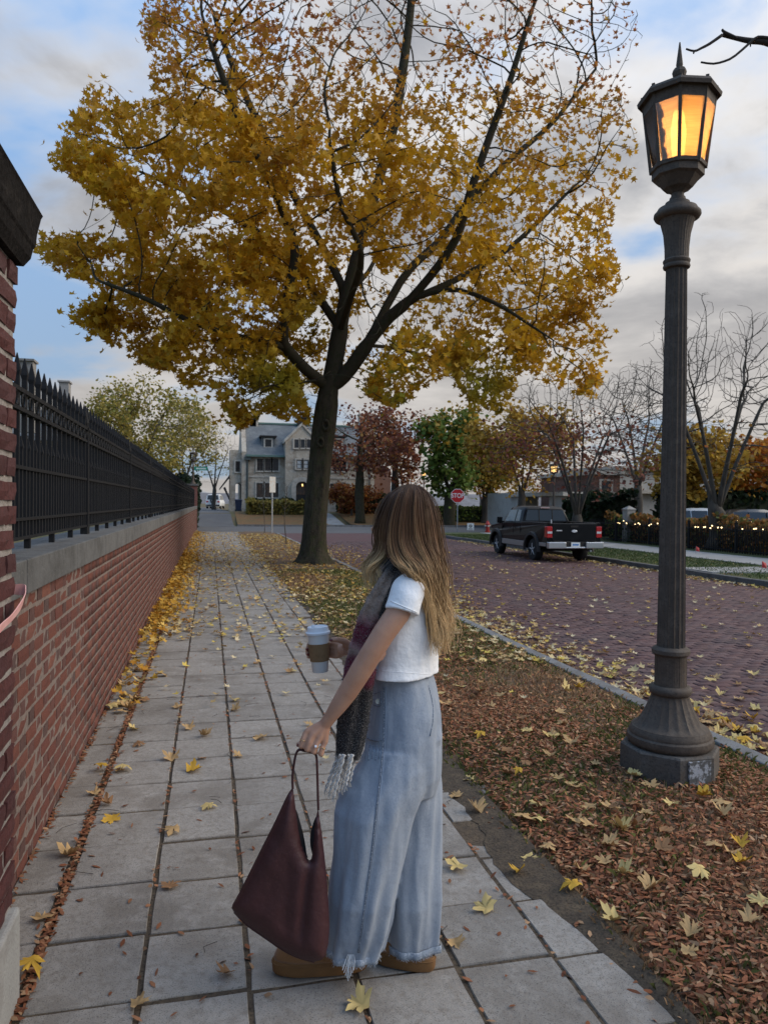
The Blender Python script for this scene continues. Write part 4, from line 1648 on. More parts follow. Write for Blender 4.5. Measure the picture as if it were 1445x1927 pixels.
    rot = rot_np(rs.uniform(0, 6.28, n), np.abs(rs.normal(0, .45, n)), rs.uniform(0, 6.28, n))
    V, F = scatter_np(tv, tf, P_, rot, np.stack([rs.uniform(.035, .06, n), rs.uniform(.025, .058, n), np.full(n, .05)], 1))
    o = obj_from('leaf_litter', np_mesh('leaf_litter', V, F, m_leafg, cols=np.repeat(leaf_cols(rs, n, 'litter'), 6, 0)))
    tag(o, 'dense brown leaflet litter on the near verge', 'leaf litter', kind='stuff')

    # litter caught in the joint along the wall
    n = 2600
    y = 1.9 + 9 * rs.rand(n) ** 1.3
    which = rs.rand(n)
    x = np.where(which < .6, -0.592 + rs.normal(0, .014, n), np.where(which < .85, -0.793 + np.abs(rs.normal(0, .012, n)), SLAB_X0 + SX * rs.randint(1, 6, n) + rs.normal(0, .008, n)))
    P_ = np.stack([x, y, rs.uniform(-.006, .010, n)], 1)
    rot = rot_np(rs.uniform(0, 6.28, n), np.abs(rs.normal(0, .4, n)), rs.uniform(0, 6.28, n))
    V, F = scatter_np(tv, tf, P_, rot, np.stack([rs.uniform(.03, .06, n), rs.uniform(.02, .05, n), np.full(n, .05)], 1))
    o = obj_from('joint_litter', np_mesh('joint_litter', V, F, m_leafg, cols=np.repeat(leaf_cols(rs, n, 'litter') * .85, 6, 0)))
    tag(o, 'leaf crumbs caught in the joints of the paving', 'leaf litter', kind='stuff')
    # loose leaflets and twigs on the slabs
    n = 260
    y = 1.9 + 7 * rs.rand(n) ** 1.4
    x = rs.uniform(-.7, 1.35, n)
    P_ = np.stack([x, y, np.full(n, .004)], 1)
    rot = rot_np(rs.uniform(0, 6.28, n), np.abs(rs.normal(0, .2, n)), rs.uniform(0, 6.28, n))
    V, F = scatter_np(tv, tf, P_, rot, np.stack([rs.uniform(.025, .06, n), rs.uniform(.015, .055, n), np.full(n, .04)], 1))
    o = obj_from('leaf_crumbs', np_mesh('leaf_crumbs', V, F, m_leafg, cols=np.repeat(leaf_cols(rs, n, 'litter') * .75, 6, 0)))
    tag(o, 'scattered brown leaf crumbs on the paving slabs', 'leaf litter', kind='stuff')
    tw = MB()
    for _ in range(60):
        x, y = rs.uniform(-.7, 2.6), 2 + 5 * rs.rand()
        a = rs.uniform(0, 6.28)
        l = rs.uniform(.06, .16)
        z = surf_z(x, y) + .003
        c1 = rs.uniform(-.03, .03)
        tw.tube([(x, y, z), (x + l * .5 * math.cos(a) + c1, y + l * .5 * math.sin(a), z + .004), (x + l * math.cos(a), y + l * math.sin(a), z)], .0014, 3)
    tag(tw.build('twigs', m_twig), 'thin dry leaf stalks scattered over paving and verge', 'twigs', kind='stuff')

    # grass blades
    def blades(n, fx, fy, zf, colf, h0, h1, name, label):
        x, y = fx(n), fy(n)
        h = rs.uniform(h0, h1, n)
        a = rs.uniform(0, 6.28, n)
        lean = rs.uniform(.2, 1.1, n) * h
        w = 0.0022 + 0.0006 * np.hypot(x, y)
        w = np.minimum(w, .010)
        la = rs.uniform(0, 6.28, n)
        z = np.array([zf(p, q) for p, q in zip(x, y)])
        A = np.stack([x - w * np.cos(a), y - w * np.sin(a), z], 1)
        B = np.stack([x + w * np.cos(a), y + w * np.sin(a), z], 1)
        C = np.stack([x + .4 * lean * np.cos(la), y + .4 * lean * np.sin(la), z + h * .7], 1)
        D = np.stack([x + lean * np.cos(la), y + lean * np.sin(la), z + h * .85], 1)
        V = np.stack([A, B, C, D], 1).reshape(-1, 3)
        k = np.arange(n)[:, None] * 4
        F = np.concatenate([k + np.array([[0, 1, 2]]), k + np.array([[2, 1, 3]])])
        o = obj_from(name, np_mesh(name, V, F, m_leafg, cols=np.repeat(colf(x, y), 4, 0)))
        tag(o, label, 'grass', kind='stuff')

    def vcol(x, y):
        g = np.array([noise.noise(Vector((a * .8, b * .6, 7))) for a, b in zip(x, y)])
        t = np.clip(0.15 + g * 1.2 + np.clip((x - 2.3) / .7, 0, 1) * 0.75 * np.clip((y - 3.5) / 1.2, 0, 1) + 0.35 * np.clip((y - 6) / 3, 0, 1), 0, 1)
        t = (rs.rand(len(x)) < t)[:, None]
        return np.where(t, np.array([.13, .135, .038]), np.array([.33, .20, .105])) * rs.uniform(.65, 1.3, len(x))[:, None]
    blades(34000, lambda n: rs.uniform(1.48, 3.46, n), lambda n: 1.8 + 16 * rs.rand(n) ** 1.35, verge_z, vcol, .025, .06, 'verge_grass', 'short dry and green grass growing through the verge litter')
    blades(16000, lambda n: rs.uniform(FKX + .2, 15, n), lambda n: rs.uniform(12, 38, n), lambda a, b: .03, lambda x, y: np.array([[.075, .105, .03]]) * rs.uniform(.6, 1.35, len(x))[:, None] * np.array([[1, 1, 1]]), .03, .07, 'far_verge_grass', 'short green grass beyond the far kerb')


ground_leaves()
# ================================================================== background trees, hedges
QUAD = (np.array([(-.5, -.3, 0), (0, -.5, .05), (.5, -.1, 0), (.35, .4, .06), (-.1, .55, 0), (-.5, .25, .05)], dtype=np.float32), np.array([(0, 1, 2), (0, 2, 3), (0, 3, 5), (3, 4, 5)]))
PAL = {
    'olive': [(.30, .25, .06), (.36, .28, .06), (.20, .20, .05), (.40, .30, .08)],
    'red': [(.22, .075, .05), (.17, .06, .045), (.27, .115, .06), (.14, .065, .045)],
    'green': [(.12, .19, .04), (.08, .14, .03), (.16, .22, .045), (.20, .22, .05)],
    'yellow': [(.48, .29, .04), (.40, .22, .03), (.34, .22, .05), (.52, .34, .07)],
    'orange': [(.55, .20, .03), (.48, .15, .03), (.58, .28, .05)],
    'dark': [(.020, .034, .014), (.030, .046, .018), (.016, .026, .012)],
    'pine': [(.03, .05, .03), (.04, .065, .04), (.025, .04, .025)],
    'rust': [(.40, .15, .05), (.30, .10, .04), (.20, .07, .035), (.34, .19, .06)],
    'hedge': [(.36, .17, .045), (.26, .11, .035), (.30, .16, .05), (.16, .11, .04), (.12, .13, .04)],
    'gold': [(.30, .23, .05), (.26, .20, .05), (.34, .25, .06), (.18, .16, .05)],
}


def pal_cols(rs, n, key):
    P_ = np.array(PAL[key])
    return P_[rs.randint(0, len(P_), n)] * rs.uniform(.7, 1.25, n)[:, None]


def bg_tree(label, base, h, trunk_r, fork, crown, leaves=(), seed=1, n_att=420, bark=None, name='tree', lean=(0, 0), group=None, stems=1, shape=0.0, tipr=None):
    """crown: (rx, ry, z_low, z_high) relative to the base; leaves: list of (palette, count, size, z0, z1, clump)"""
    rs = np.random.RandomState(seed)
    b = Vector(base)
    t = thing(name, label, 'tree', base, 0, group)
    rx, ry, zl, zh = crown
    A = []
    while len(A) < n_att:
        p = rs.uniform(-1, 1, 3)
        if p @ p > 1:
            continue
        z = zl + (zh - zl) * (p[2] * .5 + .5)
        k = 1.0 + shape * (p[2])
        nn = 0.75 + 0.5 * noise.noise(Vector((p[0] * 1.7 + seed, p[1] * 1.7, p[2] * 1.7)))
        if p @ p > nn:
            continue
        A.append((b.x + lean[0] * z / h + p[0] * rx * k, b.y + p[1] * ry * k + lean[1] * z / h, b.z + z))
    nodes, par = [], []
    nst = 8
    for k in range(nst + 1):
        f = k / nst
        nodes.append(b + Vector((lean[0] * f * fork / h + 0.04 * h * .1 * math.sin(f * 5 + seed), lean[1] * f * fork / h, f * fork)))
        par.append(k - 1)
    top = nst
    for s_ in range(stems):
        a = 2 * PI * s_ / stems + seed
        sp = 0.0 if stems == 1 else 0.30
        prev = top
        L_ = (zh - fork) * (0.5 if stems > 1 else 0.45)
        for k in range(1, 6):
            f = k / 5
            q = nodes[top] + Vector((math.cos(a) * sp * L_ * f * (1 + .3 * f) + lean[0] * f * L_ / h, math.sin(a) * sp * L_ * f, L_ * f))
            nodes.append(q)
            par.append(prev)
            prev = len(nodes) - 1
    step = h * (0.035 if n_att < 800 else 0.02)
    N, P = colonize(nodes, par, A, step, step * 7, step * 1.5, iters=70 if n_att < 800 else 110, grav=0.06, seed=seed)
    tip = tipr or max(0.006, h * 0.0009)
    nt_ = max(8, len(N) - len(set(P)))
    r, kids = branch_radii(N, P, tip=tip, ex=math.log(nt_) / math.log(trunk_r / tip))
    big = np.arange(len(r)) > nst
    fd = np.linalg.norm(N - N[nst], axis=1)
    r[big] = tip + (r[big] - tip) * ((.5 + .35 * np.exp(-fd[big] / (.12 * h))) if stems > 1 else .85)
    for k in range(3):
        r[k] *= (1.45, 1.15, 1.03)[k]
    mb = MB()
    N[0][2] -= 0.15
    branch_mesh(mb, N, r, kids, (3, 5, 10))
    mb.build('trunk', bark or m_bark2, t, smooth='full')
    thin = np.where((r < tip * 6) & (np.arange(len(N)) > nst))[0]
    VV, FF, CC, off = [], [], [], 0
    for key, cnt, size, z0, z1, spread in leaves:
        cand = thin[(N[thin, 2] - b.z >= z0) & (N[thin, 2] - b.z <= z1)]
        if not len(cand):
            continue
        # leaf clumps: some twigs bare, some full
        wgt = np.array([max(0.05, 0.55 + 1.3 * noise.noise(Vector(N[c]) * (3.5 / h))) for c in cand])
        pick = cand[rs.choice(len(cand), cnt, p=wgt / wgt.sum())]
        pos = N[pick] + rs.normal(0, spread, (cnt, 3))
        rot = rot_np(rs.uniform(0, 6.28, cnt), np.abs(rs.normal(.8, .5, cnt)), rs.uniform(0, 6.28, cnt))
        V, F = scatter_np(QUAD[0], QUAD[1], pos, rot, rs.uniform(.7, 1.3, cnt) * size)
        VV.append(V)
        FF.append(F + off)
        off += len(V)
        CC.append(np.repeat(pal_cols(rs, cnt, key), 6, 0))
    if VV:
        o = obj_from('crown', np_mesh('crown', np.vstack(VV), np.vstack(FF), m_foliage, cols=np.vstack(CC)), t)
        tag(o, kind='stuff')
    return t


def at(px, d, z=None):
    p = pix(px, 948, d)
    return (p.x, p.y, terrain(p.x, p.y) + 0.03 if z is None else z)


# left, behind the fence
bg_tree('tall half bare tree with olive yellow leaves behind the iron fence', at(262, 46, 1.2), 9, .26, 1.6, (4.4, 4, 1.6, 8.4), [('olive', 8000, .15, 2, 8.6, .24)], 4, 900, stems=4)
bg_tree('thin half bare tree with sparse olive leaves near the brick gate pier', at(345, 56, 1.0), 9, .22, 1.8, (3.2, 3, 1.8, 8.6), [('olive', 3600, .15, 3, 8.6, .24)], 8, 800, stems=3)
bg_tree('bare grey tree rising over the driveway', at(403, 78), 10.5, .22, 2.0, (3.4, 3.2, 2, 10.2), [('olive', 160, .2, 3, 9, .3)], 9, 800, stems=3)
# right
bg_tree('big bare tree with several grey limbs behind the autumn hedge', at(1350, 27.5, .2), 9.2, .33, 1.15, (4.6, 4.2, 2.2, 9.4), [('rust', 120, .12, 1.5, 4.5, .3)], 12, 2600, stems=6, bark=m_bark2, tipr=.0085)
bg_tree('bright yellow tree behind the big bare tree', at(1300, 36, .25), 6, .16, 1.4, (2.9, 2.4, 1.5, 5.6), [('yellow', 4200, .20, 1, 6, .28)], 14, 300)
bg_tree('orange maple at the edge of the mansion lawn', at(1440, 38, .25), 6, .16, 1.0, (3.6, 2.6, 1.1, 5.2), [('orange', 3800, .20, 1, 6, .3), ('yellow', 900, .2, 1, 6, .3)], 15, 300)
bg_tree('crimson tinged bare tree behind the pickup truck', at(1085, 33, .12), 8.4, .24, 0.9, (4.6, 3.8, 1.0, 8.4), [('red', 1500, .13, .8, 5, .3)], 16, 1900, stems=6, tipr=.009)
bg_tree('bare dark tree standing beside the mansion', at(1200, 48, .3), 11.5, .28, 2.4, (4.8, 4.2, 2.6, 11.4), [('rust', 160, .16, 2, 8, .3)], 18, 2000, stems=4, tipr=.012)
bg_tree('yellow leaved tree behind the far lamp post', at(982, 47, .3), 8.2, .24, 1.9, (4.0, 3.4, 1.9, 7.9), [('yellow', 4600, .22, 1.5, 8.2, .32)], 20, 380, stems=3)
bg_tree('leafy green tree with dark trunk behind the stop sign', at(846, 58), 10.2, .46, 2.6, (3.0, 3.0, 1.9, 9.8), [('green', 4200, .27, 1, 9, .36), ('yellow', 700, .26, 6, 10, .4)], 22, 420, stems=2, bark=m_bark)
bg_tree('yellow green tree with leaning trunk beyond the low hedge', at(913, 62), 8.6, .34, 1.9, (3.6, 3.2, 2.0, 8.2), [('yellow', 3600, .26, 1.5, 8.5, .36), ('green', 700, .26, 1.5, 5, .3)], 24, 360, stems=2)
bg_tree('tall oak with dark red leaves in front of the stone house', at(677, 59), 10.6, .36, 3.4, (4.4, 3.8, 2.8, 10.4), [('red', 1500, .20, 2.5, 10.4, .3), ('rust', 450, .22, 2, 8, .34)], 26, 440, bark=m_bark)
bg_tree('red brown leafy tree beside the stone house', at(742, 66), 10.2, .34, 2.4, (3.8, 3.4, 2.4, 10.0), [('red', 2300, .25, 2, 10.4, .36), ('rust', 1500, .25, 2, 9, .36)], 28, 400)
bg_tree('low spreading maple with bright rust leaves beside the house door', at(662, 63), 3.2, .10, 0.5, (2.6, 2.0, .7, 2.9), [('rust', 3000, .16, .4, 3.4, .2), ('orange', 500, .15, .4, 3, .2)], 30, 220, stems=3)
bg_tree('slim bare tree far behind the yellow tree', at(1040, 70), 9.5, .2, 2, (3, 3, 2, 9.3), [], 33, 300, stems=2, tipr=.012)
for i, (px, d, hh) in enumerate(((905, 105, 8.5), (1010, 110, 7.5), (770, 118, 8), (1120, 95, 8.5))):
    bg_tree(['bare tree between the green and yellow trees far off', 'bare tree far behind the pickup truck', 'bare tree far behind the parked street lamp', 'bare tree far behind the mansion'][i], at(px, d, .2), hh, .2, 2, (3.2, 3, 2, hh * .97), [('rust', 250, .3, 2, 8, .4)], 40 + i, 240, stems=2, tipr=.016)


def young_tree(px, d, h, label, seed):
    rs = random.Random(seed)
    p = pix(px, 948, d)
    z0 = 0.0
    t = thing('sapling', label, 'sapling', (p.x, p.y, z0))
    mb = MB()
    pts = [Vector((p.x + .05 * math.sin(k * .7 + seed), p.y, z0 - .05 + h * k / 8)) for k in range(9)]
    mb.tube(pts, [lerp(.022, .006, k / 8) for k in range(9)], 6)
    for k in range(3, 9):
        for s in (-1, 1):
            if rs.random() < .8:
                q = pts[k]
                l = h * rs.uniform(.08, .2)
                mb.tube([q, q + Vector((s * l * .45, rs.uniform(-.1, .1), l * .6)), q + Vector((s * l * .6, rs.uniform(-.1, .1), l * 1.2))], [.007, .005, .003], 4)
    mb.build('stem', m_bark2, t)
    return t
young_tree(497, 39.5, 3.1, 'pale thin bare sapling beside the sign post', 1)
young_tree(538, 28.5, 2.3, 'dark thin bare sapling near the big maple trunk', 2)

# the overhanging bare branch belongs to a tree standing outside the view
def near_tree():
    b = Vector((3.05, 1.55, 0))
    t = thing('street_tree', 'bare street tree whose branch hangs beside the lit lantern', 'tree', b)
    mb = MB()
    D = 4.6
    mb.tube([b + Vector((0, 0, -.1)), b + Vector((0, 0, .3)), b + Vector((.03, .02, 2)), b + Vector((.1, .1, 4.2)), b + Vector((.1, .25, 6))], [.26, .2, .17, .14, .1], 14)
    mb.build('trunk', m_bark2, t, smooth='full')
    mb = MB()
    a = b + Vector((.08, .08, 3.6))
    pts = catmull([a, a.lerp(pix(1560, 120, D), .6) + Vector((0, 0, .1)), pix(1520, 105, D), pix(1445, 80, D), pix(1412, 77, D), pix(1385, 72, D), pix(1358, 66, D)], 30)
    mb.tube(pts, [lerp(.045, .010, (k / 29) ** .6) for k in range(30)], 8)
    for path, r0 in (([(1385, 72), (1362, 60), (1358, 55)], .011), ([(1358, 66), (1335, 82), (1320, 90), (1306, 96), (1290, 92)], .010), ([(1306, 95), (1304, 101)], .007),
                     ([(1470, 75), (1435, 70), (1420, 72), (1400, 90), (1378, 108), (1360, 116), (1340, 120), (1318, 117)], .010), ([(1412, 77), (1411, 88)], .006)):
        q = catmull([pix(x, y, D - .02) for x, y in path], 14)
        mb.tube(q, [lerp(r0, r0 * .55, k / 13) for k in range(14)], 6)
    mb.build('branch', m_twig, t, smooth='full')
near_tree()


def hedge(name, label, box, z0, z1, key, n, size, seed, cat='hedge', core=(.03, .03, .015), fuzz=.12, rz=0.0):
    """box: (x0, y0, x1, y1)"""
    rs = np.random.RandomState(seed)
    x0, y0, x1, y1 = box
    t = thing(name, label, cat, ((x0 + x1) / 2, (y0 + y1) / 2, z0))
    mb = MB()
    nx, ny = max(2, int((x1 - x0) / .5)), max(2, int((y1 - y0) / .5))
    top = [[(lerp(x0 + .12, x1 - .12, i / nx), lerp(y0 + .12, y1 - .12, j / ny), z1 - .16 + .12 * noise.noise(Vector((i * .9 + seed, j * .9, 0)))) for i in range(nx + 1)] for j in range(ny + 1)]
    mb.b6(x0 + .14, y0 + .14, z0 - .1, x1 - .14, y1 - .14, z1 - .25)
    mb.build('stems', mat('hedge_core_%s' % key, core, 1.0), t)
    u = rs.rand(n, 3)
    # favour the shell
    face = rs.randint(0, 5, n)
    u[face == 0, 2] = 1 - .12 * rs.rand((face == 0).sum())
    u[face == 1, 0] = .12 * rs.rand((face == 1).sum())
    u[face == 2, 1] = .12 * rs.rand((face == 2).sum())
    u[face == 3, 2] = 1 - .2 * rs.rand((face == 3).sum())
    X, Y = x0 + u[:, 0] * (x1 - x0), y0 + u[:, 1] * (y1 - y0)
    bump = np.array([noise.noise(Vector((a * .8, b * .8, seed))) for a, b in zip(X, Y)])
    Z = z0 + u[:, 2] * (z1 - z0) * (1 + fuzz * 2 * bump)
    pos = np.stack([X, Y, Z], 1) + rs.normal(0, .05, (n, 3))
    rot = rot_np(rs.uniform(0, 6.28, n), np.abs(rs.normal(.9, .5, n)), rs.uniform(0, 6.28, n))
    V, F = scatter_np(QUAD[0], QUAD[1], pos, rot, rs.uniform(.7, 1.3, n) * size)
    o = obj_from('foliage', np_mesh('foliage', V, F, m_foliage, cols=np.repeat(pal_cols(rs, n, key), 6, 0)), t)
    tag(o, kind='stuff')
    return t


FNX = 17.75
hedge('hedge', 'rusty autumn hedge behind the black iron railing', (FNX + .3, 12, FNX + 1.6, 31.5), .05, 1.12, 'hedge', 9500, .12, 51, core=(.05, .03, .015), fuzz=.2)
hedge('hedge', 'tall dark evergreen hedge in front of the mansion', (21.5, 31, 52, 33), .2, 2.35, 'dark', 9000, .24, 52, fuzz=.08)
hedge('hedge', 'tall dark evergreen bush beside the stone gate pillar', (18.6, 34, 21.4, 37), .1, 2.2, 'dark', 2200, .22, 53, fuzz=.15)
hedge('hedge', 'clipped green hedge beyond the stop sign', (16.5, 58.5, 34, 60), .35, 1.45, 'green', 3200, .2, 54, core=(.02, .03, .01), fuzz=.06)
hedge('hedge', 'yellow low hedge in front of the stone house', (3.0, 62, 8.6, 64), .70, 1.75, 'gold', 2600, .2, 55, core=(.08, .07, .02), fuzz=.2)
hedge('hedge', 'brown low hedge right of the house path', (11, 63, 18, 64.5), .6, 1.5, 'rust', 1800, .2, 56, core=(.05, .04, .02), fuzz=.15)
hedge('shrubs', 'dark foundation shrubs under the left house windows', (3.4, 67.9, 8.6, 69.2), .7, 1.85, 'dark', 1500, .2, 57, 'shrub', fuzz=.25)
hedge('shrubs', 'dark foundation shrubs under the right house windows', (11.6, 67.6, 17.5, 69.2), .7, 2.5, 'dark', 2200, .22, 58, 'shrub', fuzz=.2)
hedge('conifer', 'dark conifer bush behind the brick gate pier', (-2.2, 50.5, -0.7, 53), -.1, 3.1, 'pine', 1500, .22, 59, 'shrub', fuzz=.2)
hedge('shrub', 'blue green juniper beside the end of the string lights', (18.3, 17.2, 19.8, 18.6), .05, 1.45, 'pine', 1300, .11, 60, 'shrub', fuzz=.25)
hedge('shrub', 'green leafy shrub beside the parked pickup', (17.95, 29.3, 19.2, 31.2), .05, .95, 'green', 700, .12, 61, 'shrub', core=(.03, .05, .02), fuzz=.2)
# ================================================================== stone house, mansion, cars, street furniture
def hp(px, py, Y):
    v = FWD + RIGHT * ((px - IW / 2) / FPX) + UP * ((IH / 2 - py) / FPX)
    return CAM + v * (Y / v.y)


m_stone = mat('house_stone', (0.47, 0.40, 0.31), 0.9, layers=[(0.7, (0.32, 0.255, 0.19), 0.46, 0.64), (3.2, (0.55, 0.485, 0.39), 0.48, 0.7), (9, (0.22, 0.185, 0.145), 0.55, 0.72, 3, (1, 1, 2.2))], bump=(8, 0.5))
m_trim = mat('stone_trim', (0.52, 0.465, 0.385), 0.9, layers=[(3, (0.34, 0.3, 0.25), 0.45, 0.7)])
m_slate = mat('roof_slate', (0.14, 0.145, 0.145), 0.85, spec=.2, layers=[(1.5, (0.19, 0.195, 0.19), 0.45, 0.65), (14, (0.08, 0.09, 0.10), 0.5, 0.7, 3, (0.4, 1, 3))], bump=(14, 0.5))
m_copper = mat('green_copper', (0.12, 0.19, 0.16), 0.7)
m_dark = mat('dark_wood', (0.02, 0.017, 0.015), 0.7)
m_frame = mat('window_frame', (0.05, 0.04, 0.035), 0.6)
m_wglass = mat('window_glass', (0.018, 0.018, 0.02), 0.12, spec=0.6, layers=[(1.1, (0.05, 0.045, 0.04), 0.5, 0.7)])
m_wwarm = mat('window_warm_brown', (0.06, 0.04, 0.03), 0.15, layers=[(1.4, (0.16, 0.09, 0.05), 0.5, 0.7)])  # warm brown glass colour with paler brown patches
m_curtain = mat('window_blind', (0.5, 0.5, 0.47), 0.4)


def win(parent, Y, px0, py0, px1, py1, cols=1, rows=1, glass=None, trim=True):
    a, b = hp(px0, py0, Y), hp(px1, py1, Y)
    x0, x1, z1, z0 = a.x, b.x, a.z, b.z
    mb = MB()
    fw = .07
    t_ = .13
    # stone surround, frame proud of the wall
    mb.b6(x0 - t_, Y - .09, z1, x1 + t_, Y + .02, z1 + t_).b6(x0 - t_, Y - .12, z0 - t_, x1 + t_, Y + .02, z0).b6(x0 - t_, Y - .085, z0, x0, Y + .02, z1).b6(x1, Y - .085, z0, x1 + t_, Y + .02, z1)
    w = mb.build('window', m_trim, parent)
    mb = MB()
    mb.b6(x0, Y - .05, z0, x0 + fw, Y + .01, z1).b6(x1 - fw, Y - .05, z0, x1, Y + .01, z1).b6(x0 + fw, Y - .05, z0, x1 - fw, Y + .01, z0 + fw).b6(x0 + fw, Y - .05, z1 - fw, x1 - fw, Y + .01, z1)
    for c in range(1, cols):
        x = lerp(x0, x1, c / cols)
        mb.b6(x - .03, Y - .048, z0 + fw, x + .03, Y + .01, z1 - fw)
    for r_ in range(1, rows):
        z = lerp(z0, z1, r_ / rows)
        mb.b6(x0 + fw, Y - .044, z - .02, x1 - fw, Y + .01, z + .02)
    mb.build('frame', m_frame, w)
    mb = MB()
    mb.b6(x0 + fw * .5, Y - .02, z0 + fw * .5, x1 - fw * .5, Y + .005, z1 - fw * .5)
    mb.build('pane', glass or m_wglass, w)


def stone_house():
    Y = 70.0
    t = thing('stone_house', 'grey stone two storey house with slate roof, centre gable and arched door', 'house', (8.5, Y + 4, .8))
    X0, X1 = hp(457, 900, Y).x, hp(703, 900, Y).x
    ze, zr = hp(500, 857, Y).z, hp(500, 798, Y + 4).z
    mb = MB()
    mb.b6(X0, Y, .4, X1, Y + 9, ze)
    wall_ = mb.build('wall', m_stone, t)
    # plinth course and string course
    mb = MB()
    mb.b6(X0 - .06, Y - .07, .4, X1 + .06, Y - .002, 1.5)
    z = hp(500, 897, Y).z
    mb.b6(X0 - .03, Y - .05, z - .08, X1 + .03, Y - .002, z + .08)
    mb.build('string_course', m_trim, t)
    # roof, ridge along x
    mb = MB()
    mb.loft([[(X0 + .3, Y - .35, ze - .05), (X1 - .3, Y - .35, ze - .05)], [(X0 + .3, Y + 4, zr), (X1 - .3, Y + 4, zr)], [(X0 + .3, Y + 9.3, ze - .05), (X1 - .3, Y + 9.3, ze - .05)]], closed=False)
    rf = mb.build('roof', m_slate, t)
    for md in (rf.modifiers.new('solid', 'SOLIDIFY'),):
        md.thickness = .15
    mb = MB()
    mb.b6(X0 + .3, Y - .48, ze - .16, X1 - .3, Y - .36, ze + .02)
    mb.build('gutter', m_copper, rf)
    mb = MB()
    mb.b6(X0 + .3, Y + 3.85, zr - .02, X1 - .3, Y + 4.15, zr + .14)
    mb.build('ridge', m_copper, rf)
    # end parapets
    for x in (X0 - .1, X1 - .35):
        mb = MB()
        mb.prism([(Y - .1, .6), (Y - .1, ze + .3), (Y + 4, zr + .55), (Y + 9.1, ze + .3), (Y + 9.1, .6)], 'x', x, x + .42)
        mb.build('parapet', m_stone, t)
    # chimneys
    for px, w, zt in ((472, .5, 9.95), (478, .4, 9.8), (568, .45, 10.1), (690, .8, 10.6)):
        x = hp(px, 800, Y + 4).x
        mb = MB()
        mb.b6(x - w, Y + 3.6, zr - 1.2, x + w, Y + 4.6, zt).b6(x - w - .08, Y + 3.5, zt, x + w + .08, Y + 4.7, zt + .14)
        mb.build('chimney', m_stone if px != 568 else m_dark, rf)
    # centre bay with gable
    YB = Y - .9
    bx0, bx1 = hp(537, 900, YB).x, hp(598, 900, YB).x
    bc = (bx0 + bx1) / 2
    zg, zs = hp(566, 801, YB).z, hp(540, 831, YB).z
    mb = MB()
    mb.prism([(bx0, .4), (bx0, zs), (bc, zg), (bx1, zs), (bx1, .4)], 'y', YB, Y + 4)
    bay = mb.build('bay', m_stone, t)
    mb = MB()
    for s, xa in ((-1, bx0), (1, bx1)):
        mb.add([(xa + s * .12, YB - .12, zs - .1), (bc, YB - .12, zg + .02), (bc, YB - .12, zg + .28), (xa + s * .12, YB - .12, zs + .18), (xa + s * .12, YB + 4, zs - .1), (bc, YB + 4, zg + .02), (bc, YB + 4, zg + .28), (xa + s * .12, YB + 4, zs + .18)],
               [(0, 1, 2, 3), (4, 7, 6, 5), (0, 4, 5, 1), (3, 2, 6, 7), (0, 3, 7, 4)])
    mb.build('gable_coping', m_trim, bay)
    for a in ((554, 827, 562, 843), (565.5, 827, 573.5, 843), (577, 827, 585, 843)):
        win(t, YB, *a)
    for a in ((558, 865, 568, 882), (570.5, 865, 580.5, 882)):
        win(t, YB, *a, rows=2, glass=m_curtain)
    # arched door
    a, b = hp(557, 906, YB), hp(580, 949, YB)
    x0, x1, zt, zb = a.x, b.x, a.z, b.z
    cx_ = (x0 + x1) / 2
    hw = (x1 - x0) / 2
    def arch(hw_, ztop, zb_, n=14):
        sp = ztop - hw_ * .9
        return [(cx_ - hw_, zb_)] + [(cx_ - hw_ * math.cos(PI * k / n), sp + hw_ * .9 * math.sin(PI * k / n)) for k in range(n + 1)] + [(cx_ + hw_, zb_)]
    mb = MB()
    o_, i_ = arch(hw + .42, zt + .42, zb), arch(hw, zt, zb)
    mb.loft([[(p[0], YB - .2, p[1]) for p in o_], [(p[0], YB - .2, p[1]) for p in i_], [(p[0], YB + .05, p[1]) for p in i_]], closed=False)
    mb.loft([[(p[0], YB - .2, p[1]) for p in o_], [(p[0], YB + .02, p[1]) for p in o_]], closed=False)
    mb.build('door_surround', m_trim, t)
    mb = MB()
    mb.prism(i_, 'y', YB - .03, YB + .03)
    d_ = mb.build('door', m_dark, t)
    mb = MB()
    for k in range(4):
        x = lerp(x0, x1, (k + .5) / 4)
        mb.b6(x - .12, YB - .045, zb + .9, x + .12, YB - .032, zt - .55)
    mb.build('pane', m_wwarm, d_)
    mb = MB()
    mb.lathe([(.04, 0), (.07, .07), (.07, .16), (.03, .22)], 8, (cx_, YB - .25, zt - .45))
    mb.build('door_lamp', mat('door_bulb', (1, .7, .3), .5, emit=((1, .6, .2), 1.2)), d_)
    for k in range(4):
        mb = MB()
        mb.b6(x0 - .6, YB - .4 - .32 * k, .4, x1 + .6, YB - .03 - .32 * k + (.02 if k else 0), zb - .17 * k)
        mb.build('step', m_trim, t)
    # dormers
    for px0, px1 in ((496, 514), (626, 646)):
        a, b = hp(px0, 824, Y + .9), hp(px1, 841, Y + .9)
        mb = MB()
        mb.b6(a.x - .15, Y + .9, b.z - .6, b.x + .15, Y + 3.6, a.z + .1)
        dmr = mb.build('dormer', m_slate, t)
        mb = MB()
        mb.b6(a.x - .35, Y + .6, a.z + .1, b.x + .35, Y + 3.7, a.z + .22)
        mb.build('dormer_roof', m_dark, dmr)
        win(t, Y + .88, lerp(px0, px1, .18), 827, lerp(px0, px1, .82), 841)
    # facade windows
    for a in ((484, 863, 495.5, 886), (499, 863, 510, 886), (513, 863, 524, 886), (626, 863, 637, 887), (640, 863, 651, 887)):
        win(t, Y, *a, cols=2, rows=3)
